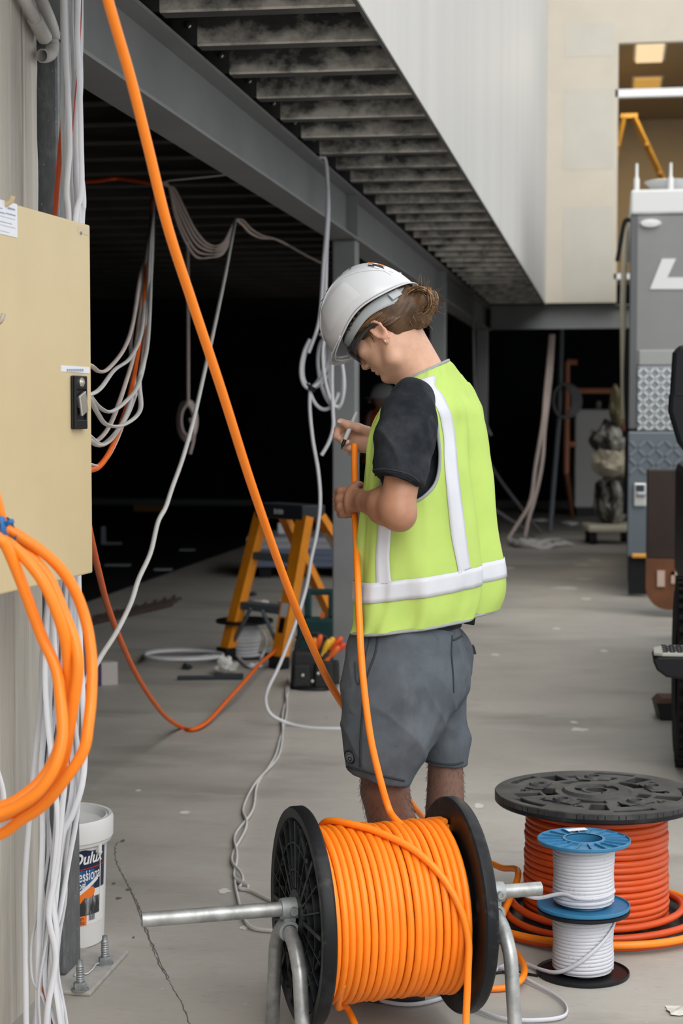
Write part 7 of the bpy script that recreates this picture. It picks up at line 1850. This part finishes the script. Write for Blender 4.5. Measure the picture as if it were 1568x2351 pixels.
# body beyond the picture edge
MB().span((0.12, -0.25, 0.45), (1.7, 4.0, 1.15)).build('body', mbp, t, smooth=False, bevel=0.05)
MB().span((0.30, 0.5, 1.15), (1.55, 3.2, 1.75)).build('cabin', mbp, t, smooth=False, bevel=0.1)
MB().span((0.45, 0.488, 1.24), (1.40, 0.506, 1.62)).build('rear_window', mat('tinted_glass', (0.02, 0.025, 0.03), 0.08, coat=0.5), t, smooth=False, bevel=0.02)
for xx in (0.14, 1.52): MB().span((xx, -0.262, 0.80), (xx + 0.16, -0.24, 1.05)).build('tail_light', mat('tail_red', (0.25, 0.01, 0.008), 0.25), t, smooth=False, bevel=0.01)
MB().span((0.36, -0.258, 0.62), (1.46, -0.244, 1.08)).build('tailgate_panel', mbp, t, smooth=False, bevel=0.01)
MB().span((mx_ + 0.1, my_, 1.2), (0.5, my_ + 0.05, 1.26)).build('mirror_arm', mbp, t, smooth=False, bevel=0.01)
# wheel chock on the floor
ck = onz(1535, 1655); t = thing('wheel_chock', 'brown topped wheel chock on the floor beside the right tyre', 'chock', ck, (0, 0, YAW))
MB().prism([(-0.035, 0), (0.12, 0), (0.12, 0.08), (-0.055, 0.08)], 0.0, 0.14, 'y').build('block', M['black'], t, smooth=False, bevel=0.006)
MB().prism([(-0.06, 0.08), (0.12, 0.08), (0.12, 0.105), (-0.03, 0.108)], -0.005, 0.145, 'y').build('top', mat('chock_brown', (0.10, 0.05, 0.035), 0.7), t, smooth=False, bevel=0.004)
# ================================================================== second worker far behind
c2_ = at(872, 1270, 18.2); c2_.z = 0
p2 = thing('person', 'distant worker in an orange vest with white tape, half hidden behind the first', 'person', c2_, (0, 0, YAW))
G = Field((-0.42, -0.32, 0.0), (0.42, 0.32, 1.8), 0.012)
G.egg((0.03, 0, 1.58), np.eye(3), (0.10, 0.085, 0.12), 0.0); G.cone((0.02, 0, 1.50), (0.0, 0, 1.38), 0.055, 0.06, 0.02); G.egg((0.06 - 0.17, 0, 1.56), np.eye(3), (0.02, 0.012, 0.02), 0.01)
G.cone((0, 0, 1.32), (0, 0, 1.0), 0.15, 0.13, 0.05); G.cone((0, 0.16, 1.38), (0, -0.16, 1.38), 0.07, 0.07, 0.04)
for s_ in (-1, 1):
    G.chain([(0, 0.19 * s_, 1.38), (0.02, 0.22 * s_, 1.10), (-0.16, 0.20 * s_, 1.02), (-0.25, 0.17 * s_, 1.04)], [0.055, 0.045, 0.038, 0.032], 0.02)
    G.egg((-0.29, 0.16 * s_, 1.05), np.eye(3), (0.05, 0.025, 0.04), 0.02)
    G.chain([(0, 0.09 * s_, 0.95), (0, 0.10 * s_, 0.50), (0.01, 0.10 * s_, 0.08)], [0.09, 0.06, 0.045], 0.03); G.cone((0.02, 0.10 * s_, 0.05), (-0.14, 0.10 * s_, 0.045), 0.05, 0.042, 0.02)
me = G.mesh('body'); relax(me, 2)
c3 = me.color_attributes.new('tone', 'FLOAT_COLOR', 'POINT'); V2 = verts_of(me); cc = np.ones((len(V2), 4), np.float32)
cc[:, :3] = np.where(V2[:, 2:3] > 1.44, np.array([0.45, 0.26, 0.18]), np.where((V2[:, 0:1] < -0.22) & (V2[:, 2:3] > 0.9), np.array([0.45, 0.26, 0.18]), np.array([0.02, 0.022, 0.03])))
c3.data.foreach_set('color', cc.ravel())
md2 = mat('distant_figure', (0.1, 0.1, 0.1), 0.8); tone(md2, 0.05); link('body', me, md2, p2)
mov = mat('orange_vest', (0.75, 0.10, 0.01), 0.7)
vst = MB(); rows = []
for z, a_, b_ in ((0.92, 0.19, 0.24), (1.1, 0.18, 0.235), (1.3, 0.185, 0.25), (1.42, 0.16, 0.235), (1.47, 0.11, 0.16), (1.485, 0.08, 0.09)):
    rows.append([Vector((a_ * math.cos(t_), b_ * math.sin(t_), z)) for t_ in np.linspace(0, 2 * math.pi, 33)[:-1]])
vo_ = vst.grid(rows, wrap=True).build('vest', mov, p2)
for z, hw in ((1.02, 0.03),):
    MB().grid([[Vector((0.195 * math.cos(t_), 0.250 * math.sin(t_), z + h_)) for t_ in np.linspace(0, 2 * math.pi, 33)[:-1]] for h_ in (-hw, hw)], wrap=True).build('white_tape', mtape, vo_)
for ang in (-2.35, -0.9):
    rr_ = []
    for z, a_, b_ in ((1.02, 0.197, 0.252), (1.1, 0.19, 0.245), (1.3, 0.195, 0.258), (1.42, 0.17, 0.242), (1.465, 0.125, 0.175)):
        rr_.append([Vector((a_ * math.cos(ang + d_), b_ * math.sin(ang + d_), z)) for d_ in (-0.13, 0, 0.13)])
    MB().grid(rr_).build('white_tape', mtape, vo_)
ht = thing('hard_hat', 'white hard hat on the distant worker behind the first', 'hard hat', c2_ + CAMR @ Vector((0.03, 0, 1.60)), (0, 0, YAW))
MB().lathe([(0.135, 0.0), (0.14, 0.005), (0.135, 0.03), (0.125, 0.08), (0.09, 0.13), (0.04, 0.155), (0, 0.16)], 28).build('shell', mhat, ht)
MB().lathe([(0.125, 0.0), (0.165, -0.004), (0.165, 0.002), (0.125, 0.006)], 28, (-0.012, 0, 0), Matrix.Diagonal((1.05, 0.9, 1))).build('brim', mhat, ht)
